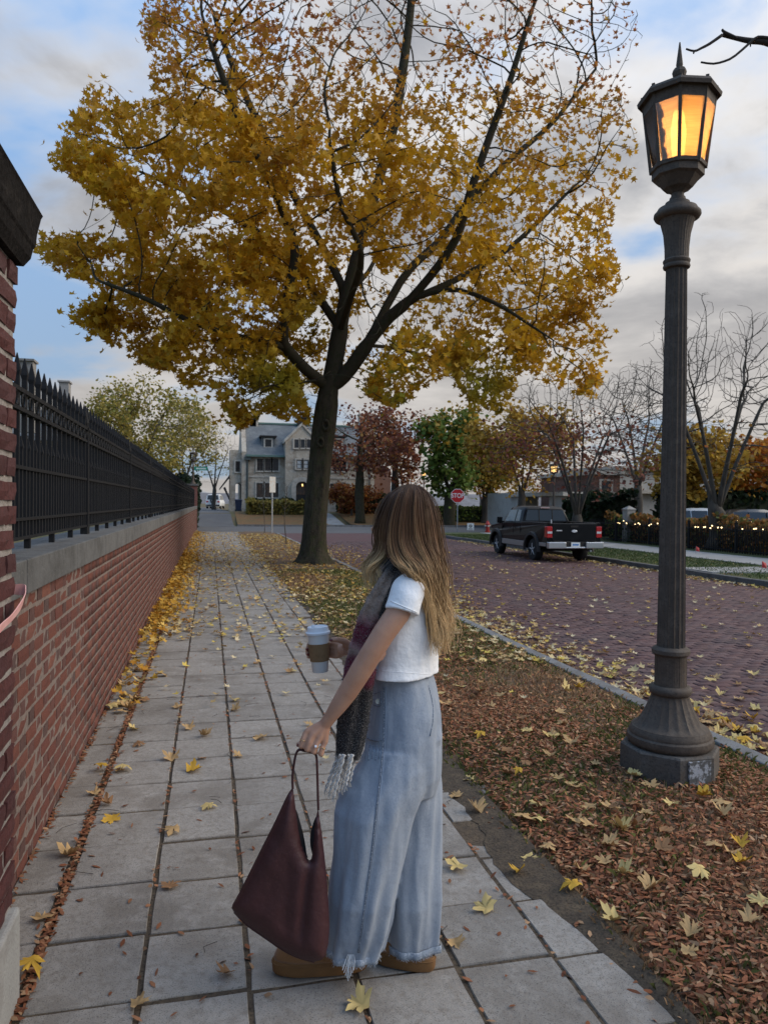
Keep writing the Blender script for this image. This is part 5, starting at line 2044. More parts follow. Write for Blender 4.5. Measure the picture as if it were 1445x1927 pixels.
    for a in ((483, 909, 496, 936), (498, 909, 511, 936), (513, 909, 524, 936), (621, 910, 632, 937), (634, 910, 645, 937), (647, 910, 658, 937)):
        win(t, Y, *a, cols=1, rows=2, glass=m_wwarm)
    # downpipe with rain head
    p = hp(466, 866, Y)
    mb = MB()
    mb.tube([(p.x, Y - .12, .6), (p.x, Y - .12, p.z)], .09, 8)
    mb.b6(p.x - .28, Y - .36, p.z, p.x + .28, Y - .1, p.z + .3)
    mb.build('downpipe', mat('lead_pipe', (.07, .085, .08), .6), t)
    # left tower with an open arch
    ax, bx, zt = hp(433, 900, Y).x, X0 - .12, hp(433, 851, Y).z
    ox0, ox1 = hp(443.5, 920, Y).x, hp(455, 920, Y).x
    oz = hp(449, 909, Y).z
    mb = MB()
    YT = Y + .3
    for xa, xb in ((ax, ox0), (ox1, bx)):
        mb.b6(xa, YT, .4, xb, YT + 3, zt)
    n = 8
    hw2, c2 = (ox1 - ox0) / 2, (ox0 + ox1) / 2
    for k in range(n):
        a0, a1 = PI * k / n, PI * (k + 1) / n
        xs_ = [c2 - hw2 * math.cos(a0), c2 - hw2 * math.cos(a1)]
        z0, z1 = oz - .25 + .25 * math.sin(a0), oz - .25 + .25 * math.sin(a1)
        mb.prism([(xs_[0], z0), (xs_[1], z1), (xs_[1], zt), (xs_[0], zt)], 'y', YT, YT + 3)
    mb.b6(ax, YT, zt, lerp(ax, bx, .75), YT + 3, zt + .25)
    tw = mb.build('tower', m_stone, t)
    win(t, YT, 443.5, 868, 452, 888)
    # porte-cochere roof on a bracket
    mb = MB()
    q = hp(414, 919, YT).x
    za, zb2 = hp(433, 893, YT).z, hp(414, 918, YT).z
    mb.prism([(ax - .01, za), (q, zb2), (q, zb2 - .18), (ax - .01, za - .3)], 'y', YT - .2, YT + 5)
    mb.prism([(ax - .01, zb2 - 1.2), (ax - .01, zb2 - .9), (q + .5, zb2 + .1), (q + .3, zb2)], 'y', YT, YT + .2)
    mb.build('porch_roof', m_dark, tw)
    # low wing on the right
    a = hp(703, 888, Y + 2)
    mb = MB()
    mb.prism([(X1 + .1, .4), (X1 + .1, a.z + 1.0), (X1 + 2.2, a.z + .3), (X1 + 2.2, .4)], 'y', Y + 2, Y + 8)
    mb.build('side_wing', mat('wing_brick', (.2, .11, .08), .9, layers=[(4, (.15, .08, .06), .45, .7)]), t)
    return t


stone_house()
# wheeled bin by the house
def bin_():
    p = hp(449, 955, 68.6)
    t = thing('wheeled_bin', 'dark blue wheeled bin beside the house tower', 'bin', (p.x, 68.6, .8))
    m = mat('bin_plastic', (.015, .025, .055), .5)
    mb = MB()
    mb.loft([[(-w, -d, z), (w, -d, z), (w, d, z), (-w, d, z)] for w, d, z in ((.24, .28, .08), (.30, .36, 1.0))])
    mb.build('body', m, t, local=True)
    mb = MB()
    mb.prism([(-.4, 1.0), (-.4, 1.05), (.3, 1.12), (.42, 1.06), (.42, 1.0)], 'x', -.33, .33)
    mb.build('lid', m, t, local=True)
    for s in (-1, 1):
        mb = MB()
        mb.tube([(s * .22, .3, .1), (s * .30, .3, .1)], .1, 12)
        mb.build('wheel', m_dark, t, local=True)
bin_()


# hidden garden house with two stone chimneys behind the fence
def garden_house():
    p = pix(85, 948, 31)
    t = thing('garden_house', 'low house with two pale stone chimneys behind the iron fence', 'house', (p.x, p.y, 1.2))
    ang = R(10)
    mb = MB()
    x, y = p.x, p.y
    mb.b6(x - 6, y - 3, 1.0, x + 2.5, y + 8, 4.0)
    mb.build('wall', m_stone, t)
    mb = MB()
    mb.loft([[(x - 6.4, y - 3.4, 3.9), (x - 1.75, y + 2.5, 5.7), (x - 1.75, y + 2.5, 5.7), (x - 6.4, y + 8.4, 3.9)], [(x + 2.9, y - 3.4, 3.9), (x + 1, y + 2.5, 5.7), (x + 1, y + 2.5, 5.7), (x + 2.9, y + 8.4, 3.9)]])
    mb.build('roof', m_slate, t)
    m = mat('chimney_stone', (.30, .285, .265), .9, layers=[(4, (.22, .21, .19), .45, .7)])
    for px0, px1, py, d in ((40, 67, 678, 28.0), (113, 133, 718, 36.0)):
        a, b = pix(px0, py, d), pix(px1, py, d)
        w = (b - a).length
        c = (a + b) / 2
        mb = MB()
        mb.b6(c.x - w / 2 + .04, c.y - .3, 4.2, c.x + w / 2 - .04, c.y + .3, c.z - .08).b6(c.x - w / 2 - .02, c.y - .38, c.z - .08, c.x + w / 2 + .02, c.y + .38, c.z)
        mb.build('chimney', m, t)
        if d < 30:
            win(t, y - 3.01, 60, 905, 76, 925)
garden_house()


def mansion():
    t = thing('mansion', 'pale stone flat roofed mansion behind the tall dark hedge', 'house', tuple(pix(1200, 948, 52)))
    t.location.z = .2
    m = mat('mansion_stone', (.40, .385, .35), .9, layers=[(1.2, (.32, .3, .27), .45, .65), (6, (.44, .42, .385), .5, .7)])
    mr_ = mat('mansion_brown', (.16, .09, .07), .9, layers=[(2, (.12, .07, .055), .45, .65)])
    Y = 46.0
    def blk(px0, px1, py, material, dy=0, name='wall', depth=8):
        a, b = hp(px0, py, Y + dy), hp(px1, py, Y + dy)
        mb = MB()
        mb.b6(a.x, Y + dy, .1, b.x, Y + dy + depth, (a.z + b.z) / 2)
        return mb.build(name, material, t), a, b
    blk(1160, 1560, 889, m, 0)
    w, a, b = blk(1118, 1166, 890, mr_, -2.0, 'entrance_block')
    blk(1060, 1150, 930, m, -4.0, 'porch', 2)
    blk(975, 1008, 927, m, 3, 'side_wall', 6)
    for px0, px1, py, dy in ((1156, 1562, 882, 0), (1112, 1172, 886, -2.0), (1054, 1152, 926, -4.0), (1156, 1562, 924, -.4)):
        a, b = hp(px0, py, Y + dy), hp(px1, py, Y + dy)
        mb = MB()
        z = (a.z + b.z) / 2
        mb.b6(a.x, Y + dy - .35, z - .26, b.x, Y + dy + (8.3 if py != 924 else .45), z)
        mb.build('cornice', m_trim, t)
    for q in ((1198, 902, 1205, 920), (1260, 902, 1268, 920), (1400, 904, 1408, 921)):
        win(t, Y, *q)
    win(t, Y - 2.0, 1130, 905, 1148, 925, cols=3)
    for k in range(6):
        p = hp(977 + 6 * k, 940, Y + 2.9)
        mb = MB()
        mb.b6(p.x - .12, Y + 2.8, .2, p.x + .12, Y + 2.99, p.z + .6)
        mb.build('pilaster', m_trim, t)
mansion()


# gate pier at the far end of the wall, its lantern and the street name sign
def gate_pier():
    x0, x1 = -1.3, -0.78
    t = thing('gate_pier', 'brick gate pier with stone cap ending the long brick wall', 'pier', (-1.0, 46.9, 0))
    mb = MB()
    mb.b6(x0, 46.55, -.1, x1, 47.1, 2.62)
    mb.build('shaft', mat('far_brick', (.18, .07, .055), .9, layers=[(16, (.24, .17, .14), .55, .62, 3, (1, 1, 2.5)), (5, (.14, .05, .04), .45, .7)], bump=(30, .4)), t)
    mb = MB()
    mb.b6(x0 - .08, 46.47, 2.62, x1 + .08, 47.18, 2.74)
    mb.build('cap', m_coping, t, bevel=.02)
    l = thing('pier_lantern', 'unlit lantern on a short post on the brick gate pier', 'lantern', (-1.04, 46.85, 2.74))
    mb = MB()
    mb.lathe([(.16, 0), (.15, .08), (.09, .14), (.07, .2), (.055, .9), (.07, .92), (.05, 1.0), (.04, 1.28)], 16)
    mb.build('post', m_lamp, l, local=True, smooth=True)
    lantern(l, 1.35, 8, False, .2, False)
    s = thing('street_sign', 'green street name sign on the gate pier lantern', 'street sign', (-1.04, 46.85, 3.5))
    mb = MB()
    mb.b6(.05, -.015, .08, .86, .015, .30)
    mb.xf(Matrix.Rotation(R(-8), 4, 'Z'))
    mb.build('panel', mat('sign_green', (.015, .27, .17), .5), s, local=True)
    mb = MB()
    mb.b6(.2, -.019, .15, .70, -.0155, .23)
    for k in range(4):
        pass
    mb = MB()
    rr_ = random.Random(2)
    x = .18
    while x < .72:
        w = rr_.uniform(.03, .06)
        mb.b6(x, -.019, .14, x + w, -.0155, .24)
        x += w + .02
    mb.xf(Matrix.Rotation(R(-8), 4, 'Z'))
    mb.build('lettering', mat('sign_white', (.75, .78, .76), .5), s, local=True)
    mb = MB()
    mb.b6(-.07, -.03, .1, .07, .03, .28)
    mb.build('clamp', m_lamp, s, local=True)
gate_pier()

# far street lamps
p = pix(1041, 948, 43)
LROT = .3
lamp_post((p.x, p.y, -.1), 'lit lamp post with amber lantern behind the black pickup truck', True, 0.4, False)
p = pix(797, 948, 74)
lamp_post((p.x, p.y, terrain(p.x, p.y)), 'small lit lamp post far off beside the leafy green tree', True, 0.1, False)


def text_mesh(txt, size, thick=.002):
    cu = bpy.data.curves.new('txt', 'FONT')
    cu.body = txt
    cu.size = size
    cu.extrude = thick
    cu.offset = size * 0.012
    cu.align_x = 'CENTER'
    cu.align_y = 'CENTER'
    o = bpy.data.objects.new('txt', cu)
    COL.objects.link(o)
    dg = bpy.context.evaluated_depsgraph_get()
    me = bpy.data.meshes.new_from_object(o.evaluated_get(dg))
    bpy.data.objects.remove(o)
    return me


m_steel = mat('galvanised_steel', (.36, .37, .38), .45, metal=.6, layers=[(10, (.28, .29, .3), .45, .65)])
m_white = mat('sign_white', (.75, .78, .76), .5)


def stop_sign():
    p = pixz(860, 1001, 0.03)
    d = (p - CAM).dot(FWD)
    face = math.atan2(-p.x, p.y)          # turn towards the viewer's street
    t = thing('stop_sign', 'red octagonal STOP sign on a steel post at the street corner', 'stop sign', (p.x, p.y, .03), R(-14))
    zc = (pix(861, 933, d)).z - .03
    mb = MB()
    mb.b6(-.03, -.02, -.1, .03, .02, zc + .25)
    mb.build('post', m_steel, t, local=True)
    def octo(r):
        return [(r * math.cos(PI / 8 + PI / 4 * k), zc + r * math.sin(PI / 8 + PI / 4 * k)) for k in range(8)]
    R_ = .435
    mb = MB()
    mb.prism(octo(R_), 'y', -.036, -.024)
    b_ = mb.build('plate', m_white, t, local=True)
    mb = MB()
    mb.prism(octo(R_ * .94), 'y', -.041, -.0362)
    mb.build('red_field', mat('stop_red', (.50, .015, .02), .45), b_, local=True)
    me = text_mesh('STOP', .34)
    me.materials.append(m_white)
    o = obj_from('lettering', me, b_, (0, -.044, zc), (PI / 2, 0, 0), (.92, 1.12, 1), local=True)
stop_sign()


def no_parking_post():
    p = pixz(512, 1003)
    t = thing('sign_post', 'steel post with two pale parking signs at the end of the verge', 'sign post', (p.x, p.y, 0), R(28))
    mb = MB()
    mb.b6(-.03, -.02, -.1, .03, .02, 3.0)
    mb.build('post', m_steel, t, local=True)
    for k, (y, xo) in enumerate(((-.03, -.04), (.03, .06))):
        mb = MB()
        mb.b6(xo - .16, y - .004, 2.2, xo + .16, y + .004, 3.05)
        mb.build('sign_panel', mat('faded_sign', (.6, .58, .52), .6, layers=[(6, (.55, .42, .3), .5, .7)]), t, local=True)
no_parking_post()


def yard_sign():
    p = pixz(885, 1000, 0.03)
    t = thing('yard_sign', 'small white yard sign with dark print on the grass corner', 'yard sign', (p.x, p.y, .03), R(-14))
    mb = MB()
    mb.b6(-.2, -.008, .08, .2, .008, .50)
    pl = mb.build('panel', m_white, t, local=True)
    mb = MB()
    for s in (-1, 1):
        mb.b6(s * .15 - .006, .008, -.1, s * .15 + .006, .02, .45)
    mb.build('stakes', m_steel, t, local=True)
    # dark ring-shaped print with a caption bar below
    mb = MB()
    n = 20
    mb.loft([[(r_ * math.cos(2 * PI * k / n), -.0095, .32 + r_ * math.sin(2 * PI * k / n)) for k in range(n)] for r_ in (.10, .065)], False, False)
    mb.b6(-.12, -.0105, .13, .12, -.0085, .17).b6(-.07, -.0105, .30, .07, -.0085, .34)
    mb.build('print', m_dark, pl, local=True)
yard_sign()


def hydrant():
    p = pixz(917, 1001, .03)
    t = thing('fire_hydrant', 'red fire hydrant on the grass corner beyond the truck', 'fire hydrant', (p.x, p.y, .03))
    m = mat('hydrant_red', (.36, .03, .02), .5)
    mb = MB()
    mb.lathe([(.16, -.05), (.16, .04), (.11, .05), (.11, .42), (.15, .43), (.15, .47), (.12, .5), (.10, .58), (.05, .63), (.035, .64), (.035, .69)], 16)
    mb.build('barrel', m, t, local=True, smooth=True)
    for a in (0, PI, -PI / 2):
        mb = MB()
        mb.tube([(.08 * math.cos(a), .08 * math.sin(a), .36), (.18 * math.cos(a), .18 * math.sin(a), .36)], .055, 10)
        mb.build('nozzle_cap', mat('hydrant_white', (.55, .5, .45), .5), t, local=True)
hydrant()


# ---------------- vehicles
m_tyre = mat('tyre', (.018, .018, .018), .85)
m_rim = mat('alloy_rim', (.62, .62, .63), .4, metal=.25)
m_chrome = mat('bumper_chrome', (.52, .52, .52), .28, metal=.75)
m_blackp = mat('black_paint', (.004, .004, .005), .32, spec=.22, coat=.0, layers=[(3, (.012, .011, .011), .5, .7)])
m_trimsil = mat('silver_trim', (.33, .31, .29), .4, metal=.3)
m_carglass = mat('car_glass', (.015, .017, .02), .06, spec=.7)
m_lightred = mat('tail_light', (.42, .012, .015), .2, coat=.5)
m_lightw = mat('clear_light', (.6, .6, .6), .2)


def wheel(parent, x, y, r, w, side, spokes=6):
    mb = MB()
    n = 28
    prof = [(r * .62, -w / 2), (r * .9, -w / 2), (r * .985, -w * .36), (r, -w * .2), (r, w * .2), (r * .985, w * .36), (r * .9, w / 2), (r * .62, w / 2)]
    M_ = Matrix.Rotation(PI / 2, 4, 'Y')
    mb.lathe(prof, n, (x, y, r), M=M_)
    wh = mb.build('wheel', m_tyre, parent, local=True, smooth=True)
    mb = MB()
    mb.lathe([(r * .63, -w * .3), (r * .63, w * .46), (r * .56, w * .46), (r * .54, w * .2), (r * .1, w * .2)], n, (x, y, r), M=Matrix.Rotation(side * PI / 2, 4, 'Y'))
    for k in range(spokes):
        a = 2 * PI * k / spokes + .2
        c, s = math.cos(a), math.sin(a)
        mb.tube([(x + side * w * .36, y + c * r * .08, r + s * r * .08), (x + side * w * .40, y + c * r * .58, r + s * r * .58)], [r * .13, r * .085], 6)
    mb.lathe([(r * .2, w * .2), (r * .2, w * .4), (r * .1, w * .43)], 12, (x, y, r), M=Matrix.Rotation(side * PI / 2, 4, 'Y'))
    mb.build('rim', m_rim, wh, local=True, smooth=True)


def pickup():
    S = .905
    c = Vector((10.82, 21.75, SZ + .01))
    t = thing('pickup_truck', 'black extended cab pickup truck with silver lower trim parked at the far kerb', 'pickup truck', c, R(-1.0))
    t.scale = (S, S, S)
    r, w, tr, wb_ = .395, .27, .84, 3.45
    for sx in (-1, 1):
        wheel(t, sx * tr, 0, r, w, sx, 5)
        wheel(t, sx * tr, wb_, r, w, sx, 5)
    def sec(poly, x0, x1):
        return poly
    HW = 1.0

    def side_poly(z0):
        # lower body outline with wheel arches (y, z), clockwise
        pts = [(-1.2, .62), (-1.22, 1.32), (1.02, 1.34), (1.05, 1.30), (2.95, 1.27), (3.05, 1.25), (4.15, 1.12), (4.32, 1.0), (4.36, .62)]
        pts += [(4.05, .5)]
        for k in range(9):
            a = PI * k / 8
            pts.append((wb_ + .56 * math.cos(a), .42 + .50 * math.sin(a)))
        pts += [(wb_ - .62, .44), (.62, .44)]
        for k in range(9):
            a = PI * k / 8
            pts.append((.56 * math.cos(a), .42 + .50 * math.sin(a)))
        pts += [(-.62, .5)]
        return pts
    # body sides: two skins with rounded shoulder, plus tops
    for sx in (-1, 1):
        pl = side_poly(0)
        mb = MB()
        n = len(pl)
        skin = []
        for y, z in pl:
            bulge = HW - .05 * max(0, (z - .95) / .4) ** 2 - .03 * max(0, (.7 - z) / .3)
            nose = .16 * max(0, (y - 3.9) / .45) ** 2
            skin.append((sx * (bulge - nose), y, z))
        inner = [(sx * .72, y, z) for y, z in pl]
        mb.add(skin, [tuple(range(n))])
        mb.loft([skin, inner], False, False)
        mb.build('body_side', m_blackp, t, local=True)
        # wheel arch flares
        for yy in (0, wb_):
            mb = MB()
            rings = []
            for k in range(15):
                a = -.12 + (PI + .24) * k / 14
                cy_, cz_ = math.cos(a), math.sin(a)
                rings.append([(sx * (HW - .01), yy + .53 * cy_, .42 + .47 * cz_), (sx * (HW + .055), yy + .55 * cy_, .42 + .49 * cz_), (sx * (HW + .05), yy + .64 * cy_, .42 + .58 * cz_), (sx * (HW - .03), yy + .68 * cy_, .42 + .62 * cz_)])
            mb.loft(rings)
            mb.build('wheel_arch', mat('arch_plastic', (.022, .021, .021), .55), t, local=True, smooth=True)
        mb = MB()
        mb.b6(sx * (HW - .02), .66, .47, sx * (HW + .015), wb_ - .66, .66)
        mb.build('lower_trim', m_trimsil, t, local=True, bevel=.01)
        mb = MB()
        mb.b6(sx * (HW - .02), -1.18, .56, sx * (HW + .012), -.64, .68)
        mb.build('lower_trim', m_trimsil, t, local=True, bevel=.01)
        # tail light
        mb = MB()
        mb.b6(sx * .80, -1.25, .86, sx * (HW + .004), -1.05, 1.24)
        tl = mb.build('tail_light', m_lightred, t, local=True, bevel=.02)
        mb = MB()
        mb.b6(sx * .815, -1.258, 1.0, sx * .98, -1.249, 1.07)
        mb.build('reverse_light', m_lightw, tl, local=True)
        # mirror
        mb = MB()
        mb.b6(sx * (HW - .03), 2.62, 1.28, sx * (HW + .08), 2.68, 1.33)
        mb.box((sx * (HW + .17), 2.65, 1.37), (.2, .1, .24))
        mb.build('mirror', m_blackp, t, local=True, bevel=.02)
        # door handles and seams
        for y in (1.55, 2.0):
            mb = MB()
            mb.box((sx * (HW + .005), y, 1.12), (.03, .15, .035))
            mb.build('door_handle', m_blackp, t, local=True)
        mb = MB()
        for y in (1.05, 1.72, 2.85):
            mb.b6(sx * (HW - .02), y - .006, .68, sx * (HW - .004), y + .006, 1.26)
        mb.build('door_seam', m_dark, t, local=True)
        # bed rail
        mb = MB()
        mb.b6(sx * .82, -1.2, 1.32, sx * .965, 1.02, 1.365)
        mb.build('bed_rail', m_blackp, t, local=True, bevel=.015)
    # cab shell: ring loft front to back
    def cab_ring(y, zb, zt, hwb, hwt, rr=.12):
        return [(-hwb, y, zb), (-hwt, y, zt - rr), (-hwt + rr * .5, y, zt - rr * .25), (-hwt + rr * 1.4, y, zt), (hwt - rr * 1.4, y, zt), (hwt - rr * .5, y, zt - rr * .25), (hwt, y, zt - rr), (hwb, y, zb)]
    mb = MB()
    mb.loft([cab_ring(1.04, 1.28, 1.34, .93, .93, .02), cab_ring(1.12, 1.28, 1.80, .93, .80), cab_ring(1.25, 1.28, 1.89, .94, .79), cab_ring(1.8, 1.27, 1.92, .95, .79), cab_ring(2.35, 1.26, 1.885, .95, .78), cab_ring(2.75, 1.25, 1.60, .94, .84, .06), cab_ring(3.06, 1.22, 1.27, .92, .90, .02)])
    cab = mb.build('cab', m_blackp, t, local=True, smooth=True)
    # glass set proud of the shell
    mb = MB()
    rear = [(-.80, 1.055, 1.38), (.80, 1.055, 1.38), (.70, 1.10, 1.77), (-.70, 1.10, 1.77)]
    mb.loft([rear, [(x, y - .02, z) for x, y, z in rear]])
    rw = mb.build('rear_window', m_carglass, cab, local=True)
    mb = MB()
    for x in (-.26, .26):
        mb.loft([[(x - .015, 1.03, 1.38), (x + .015, 1.03, 1.38), (x + .015, 1.075, 1.77), (x - .015, 1.075, 1.77)], [(x - .015, 1.02, 1.38), (x + .015, 1.02, 1.38), (x + .015, 1.065, 1.77), (x - .015, 1.065, 1.77)]])
    mb.build('window_bar', m_dark, rw, local=True)
    mb = MB()
    mb.box((0, 1.14, 1.855), (.34, .05, .045))
    mb.build('brake_light', mat('brake_lens', (.5, .35, .33), .3), cab, local=True)
    for sx in (-1, 1):
        for nm, poly in (('side_window', [(1.28, 1.36), (1.64, 1.35), (1.64, 1.78), (1.36, 1.77)]), ('front_window', [(1.74, 1.35), (2.72, 1.33), (2.40, 1.75), (1.74, 1.78)])):
            mb = MB()
            def xw(z):
                return sx * (lerp(.95, .80, (z - 1.27) / .53) + .012)
            q = [(xw(z), y, z) for y, z in poly]
            mb.loft([q, [(x - sx * .03, y, z) for x, y, z in q]])
            mb.build(nm, m_skyglass, cab, local=True)
    mb = MB()
    ws = [(-.82, 2.98, 1.30), (.82, 2.98, 1.30), (.72, 2.44, 1.83), (-.72, 2.44, 1.83)]
    mb.loft([[(x, y + .03, z + .03) for x, y, z in ws], ws])
    mb.build('windscreen', m_carglass, cab, local=True)
    # bonnet, floor, front
    mb = MB()
    mb.loft([[(-.94, 3.0, 1.24), (.94, 3.0, 1.24), (.94, 3.0, .6), (-.94, 3.0, .6)], [(-.9, 4.1, 1.13), (.9, 4.1, 1.13), (.9, 4.1, .6), (-.9, 4.1, .6)], [(-.82, 4.33, 1.0), (.82, 4.33, 1.0), (.82, 4.33, .6), (-.82, 4.33, .6)]])
    mb.build('bonnet', m_blackp, t, local=True)
    mb = MB()
    mb.b6(-.72, -1.18, .55, .72, 4.2, .70)
    mb.build('chassis', m_dark, t, local=True)
    mb = MB()
    mb.b6(-.75, 1.0, .7, .75, 1.04, 1.33)
    mb.build('bed_front', m_blackp, t, local=True)
    mb = MB()
    mb.b6(-.80, -1.235, .74, .80, -1.17, 1.345)
    tg_ = mb.build('tailgate', m_blackp, t, local=True, bevel=.025)
    mb = MB()
    mb.lathe([(.10, -.004), (.10, .006), (.08, .012)], 20, (.0, -1.238, 1.08), M=Matrix.Diagonal((1, 1, .45, 1)) @ Matrix.Rotation(PI / 2, 4, 'X'))
    mb.build('badge', m_rim, tg_, local=True)
    mb = MB()
    mb.box((-.55, -1.24, 1.10), (.2, .012, .035))
    mb.build('nameplate', m_rim, tg_, local=True)
    mb = MB()
    mb.box((0, -1.242, 1.24), (.28, .014, .06))
    mb.build('tailgate_handle', m_dark, tg_, local=True)
    # rear bumper with step and plate
    mb = MB()
    for x0, x1 in ((-1.0, -.36), (.36, 1.0)):
        mb.b6(x0, -1.40, .50, x1, -1.22, .72)
    mb.b6(-.36, -1.37, .50, .36, -1.24, .56)
    bp_ = mb.build('rear_bumper', m_chrome, t, local=True, bevel=.025)
    mb = MB()
    mb.b6(-.36, -1.33, .55, .36, -1.23, .72)
    mb.build('bumper_recess', m_dark, bp_, local=True)
    mb = MB()
    mb.b6(-.17, -1.362, .56, .15, -1.352, .71)
    pl_ = mb.build('number_plate', m_white, bp_, local=True)
    mb = MB()
    mb.b6(-.12, -1.3645, .60, .10, -1.3625, .66)
    mb.build('plate_print', mat('plate_blue', (.12, .25, .5), .5), pl_, local=True)
    mb = MB()
    mb.tube([(.55, -1.0, .42), (.55, -1.36, .42)], .035, 10)
    mb.build('exhaust', m_steel, t, local=True)
    mb = MB()
    mb.b6(-.8, -.1, .34, .8, .1, .48)
    mb.build('rear_axle', m_dark, t, local=True)
    # stake pocket reflector on the bed corner
    mb = MB()
    mb.box((-.80, -1.15, 1.40), (.03, .03, .13))
    mb.build('tie_post', m_rim, t, local=True)


m_skyglass = mat('side_glass_sky', (.34, .40, .42), .05, spec=.9)  # pale base colour paints the reflected sky onto the glass
pickup()


def car(loc, rz, paint, label, suv=False, L=4.4, W=1.78, H=1.48):
    t = thing('parked_car', label, 'car', loc, rz)
    m = mat('paint_' + paint[0], paint[1], .3, coat=.5)
    r = .33
    for sx in (-1, 1):
        for y in (-L * .29, L * .31):
            wheel(t, sx * (W / 2 - .1), y, r, .2, sx, 6)
    hw = W / 2
    zb = .95 if not suv else 1.05
    prof = [(-L / 2, .35, .55), (-L / 2 - .02, .6, .62), (-L / 2 + .03, zb - .02, .78)]
    # lower body loft: rings along y
    def ring(y, zt, w, zl=.28):
        return [(-w, y, zl + .08), (-w - .02, y, .6), (-w, y, zt - .1), (-w + .08, y, zt), (w - .08, y, zt), (w, y, zt - .1), (w + .02, y, .6), (w, y, zl + .08), (w - .1, y, zl), (-w + .1, y, zl)]
    mb = MB()
    if suv:
        ys = [(-L / 2, zb - .05, hw * .93), (-L / 2 + .08, zb, hw * .98), (-L * .2, zb, hw), (L * .2, zb, hw), (L * .28, zb - .03, hw), (L / 2 - .12, zb - .15, hw * .95), (L / 2, zb - .3, hw * .85)]
        cabp = [(-L / 2 + .05, zb, zb + .02, .93, .93), (-L / 2 + .12, zb, H - .06, .93, .80), (-L / 2 + .5, zb, H, .95, .80), (0, zb, H, .96, .80), (L * .1, zb, H - .04, .96, .80), (L * .27, zb, zb + .02, .94, .92)]
    else:
        ys = [(-L / 2, zb - .12, hw * .88), (-L / 2 + .12, zb - .03, hw * .95), (-L * .2, zb, hw), (L * .15, zb - .02, hw), (L * .25, zb - .06, hw), (L / 2 - .15, zb - .25, hw * .93), (L / 2, zb - .4, hw * .8)]
        cabp = [(-L / 2 + .12, zb - .04, zb - .02, .9, .9), (-L * .32, zb - .02, H - .12, .93, .76), (-L * .15, zb, H, .94, .76), (0, zb, H, .95, .77), (L * .06, zb, H - .04, .95, .77), (L * .26, zb - .06, zb - .04, .92, .88)]
    mb.loft([ring(*a) for a in ys])
    body = mb.build('body', m, t, local=True, smooth=True)
    mb = MB()
    def cr(y, z0, z1, wb, wt):
        return [(-wb * hw, y, z0 - .05), (-wt * hw, y, max(z1 - .09, z0)), (-wt * hw + .1, y, z1), (wt * hw - .1, y, z1), (wt * hw, y, max(z1 - .09, z0)), (wb * hw, y, z0 - .05)]
    mb.loft([cr(*a) for a in cabp])
    cb = mb.build('cabin', m, t, local=True, smooth=True)
    # windows
    H1, H0 = H - .12, zb + .05
    yl, yr = (-L / 2 + .35, L * .22) if suv else (-L * .33, L * .2)
    for sx in (-1, 1):
        cuts = [lerp(yl, yr, k) for k in (0, .33, .66, 1)]
        for a, b in zip(cuts[:-1], cuts[1:]):
            ta = a + (.28 if a == yl and not suv else .03)
            tb = b - (.55 * (L * .1) if b == yr else .03)
            q = [(sx * (.945 * hw + .012), a + .04, H0), (sx * (.945 * hw + .012), b - .04, H0), (sx * (.80 * hw + .012), tb, H1), (sx * (.80 * hw + .012), ta, H1)]
            mb = MB()
            mb.loft([q, [(x - sx * .06, y, z) for x, y, z in q]])
            mb.build('side_window', m_carglass, cb, local=True)
    mb = MB()
    if suv:
        q = [(-.74 * hw, -L / 2 + .06, H0), (.74 * hw, -L / 2 + .06, H0), (.66 * hw, -L / 2 + .11, H1), (-.66 * hw, -L / 2 + .11, H1)]
    else:
        q = [(-.78 * hw, -L / 2 + .16, H0 - .02), (.78 * hw, -L / 2 + .16, H0 - .02), (.66 * hw, -L * .325, H1 - .05), (-.66 * hw, -L * .325, H1 - .05)]
    mb.loft([[(x, y - .03, z + .02) for x, y, z in q], q])
    mb.build('rear_window', m_carglass, cb, local=True)
    for sx in (-1, 1):
        mb = MB()
        mb.b6(sx * hw * .62, -L / 2 - .02, zb - .28, sx * hw * .9, -L / 2 + .06, zb - .1)
        mb.build('tail_light', m_lightred, body, local=True)
    mb = MB()
    mb.b6(-.26, -L / 2 - .025, .55, .26, -L / 2 + .02, .67)
    mb.build('number_plate', m_white, body, local=True)
    mb = MB()
    mb.b6(-hw * .9, -L / 2 - .06, .34, hw * .9, -L / 2 + .1, .50)
    mb.build('bumper', m_dark if suv else m, body, local=True)
    if suv:
        mb = MB()
        mb.lathe([(.12, 0), (.34, 0), (.36, .06), (.36, .16), (.30, .2), (.05, .2)], 24, (0.05, -L / 2 - .02, .98), M=Matrix.Rotation(PI / 2, 4, 'X'))
        mb.build('spare_wheel', m_tyre, t, local=True, smooth=True)
        mb = MB()
        mb.lathe([(.2, .19), (.2, .215), (.05, .215)], 16, (0.05, -L / 2 - .02, .98), M=Matrix.Rotation(PI / 2, 4, 'X'))
        mb.build('spare_rim', m_rim, t, local=True)
    return t


def put_car(px, d, z=None):
    p = pix(px, 948, d)
    return (p.x, p.y, (terrain(p.x, p.y) + .02) if z is None else z)
car(put_car(406, 92), R(-9), ('white', (.68, .68, .66)), 'white car with a spare wheel on its tailgate parked up the driveway', True, 4.3, 1.8, 1.75)
car(put_car(1117, 42, .12), R(120), ('silver', (.45, .46, .47)), 'silver hatchback beside the crimson tinged bare tree')
car(put_car(1292, 35, .12), R(75), ('pearl', (.66, .66, .65)), 'white car parked in front of the tall dark hedge')
car(put_car(1392, 31, .10), R(80), ('graphite', (.035, .035, .038)), 'dark grey car parked behind the autumn hedge')


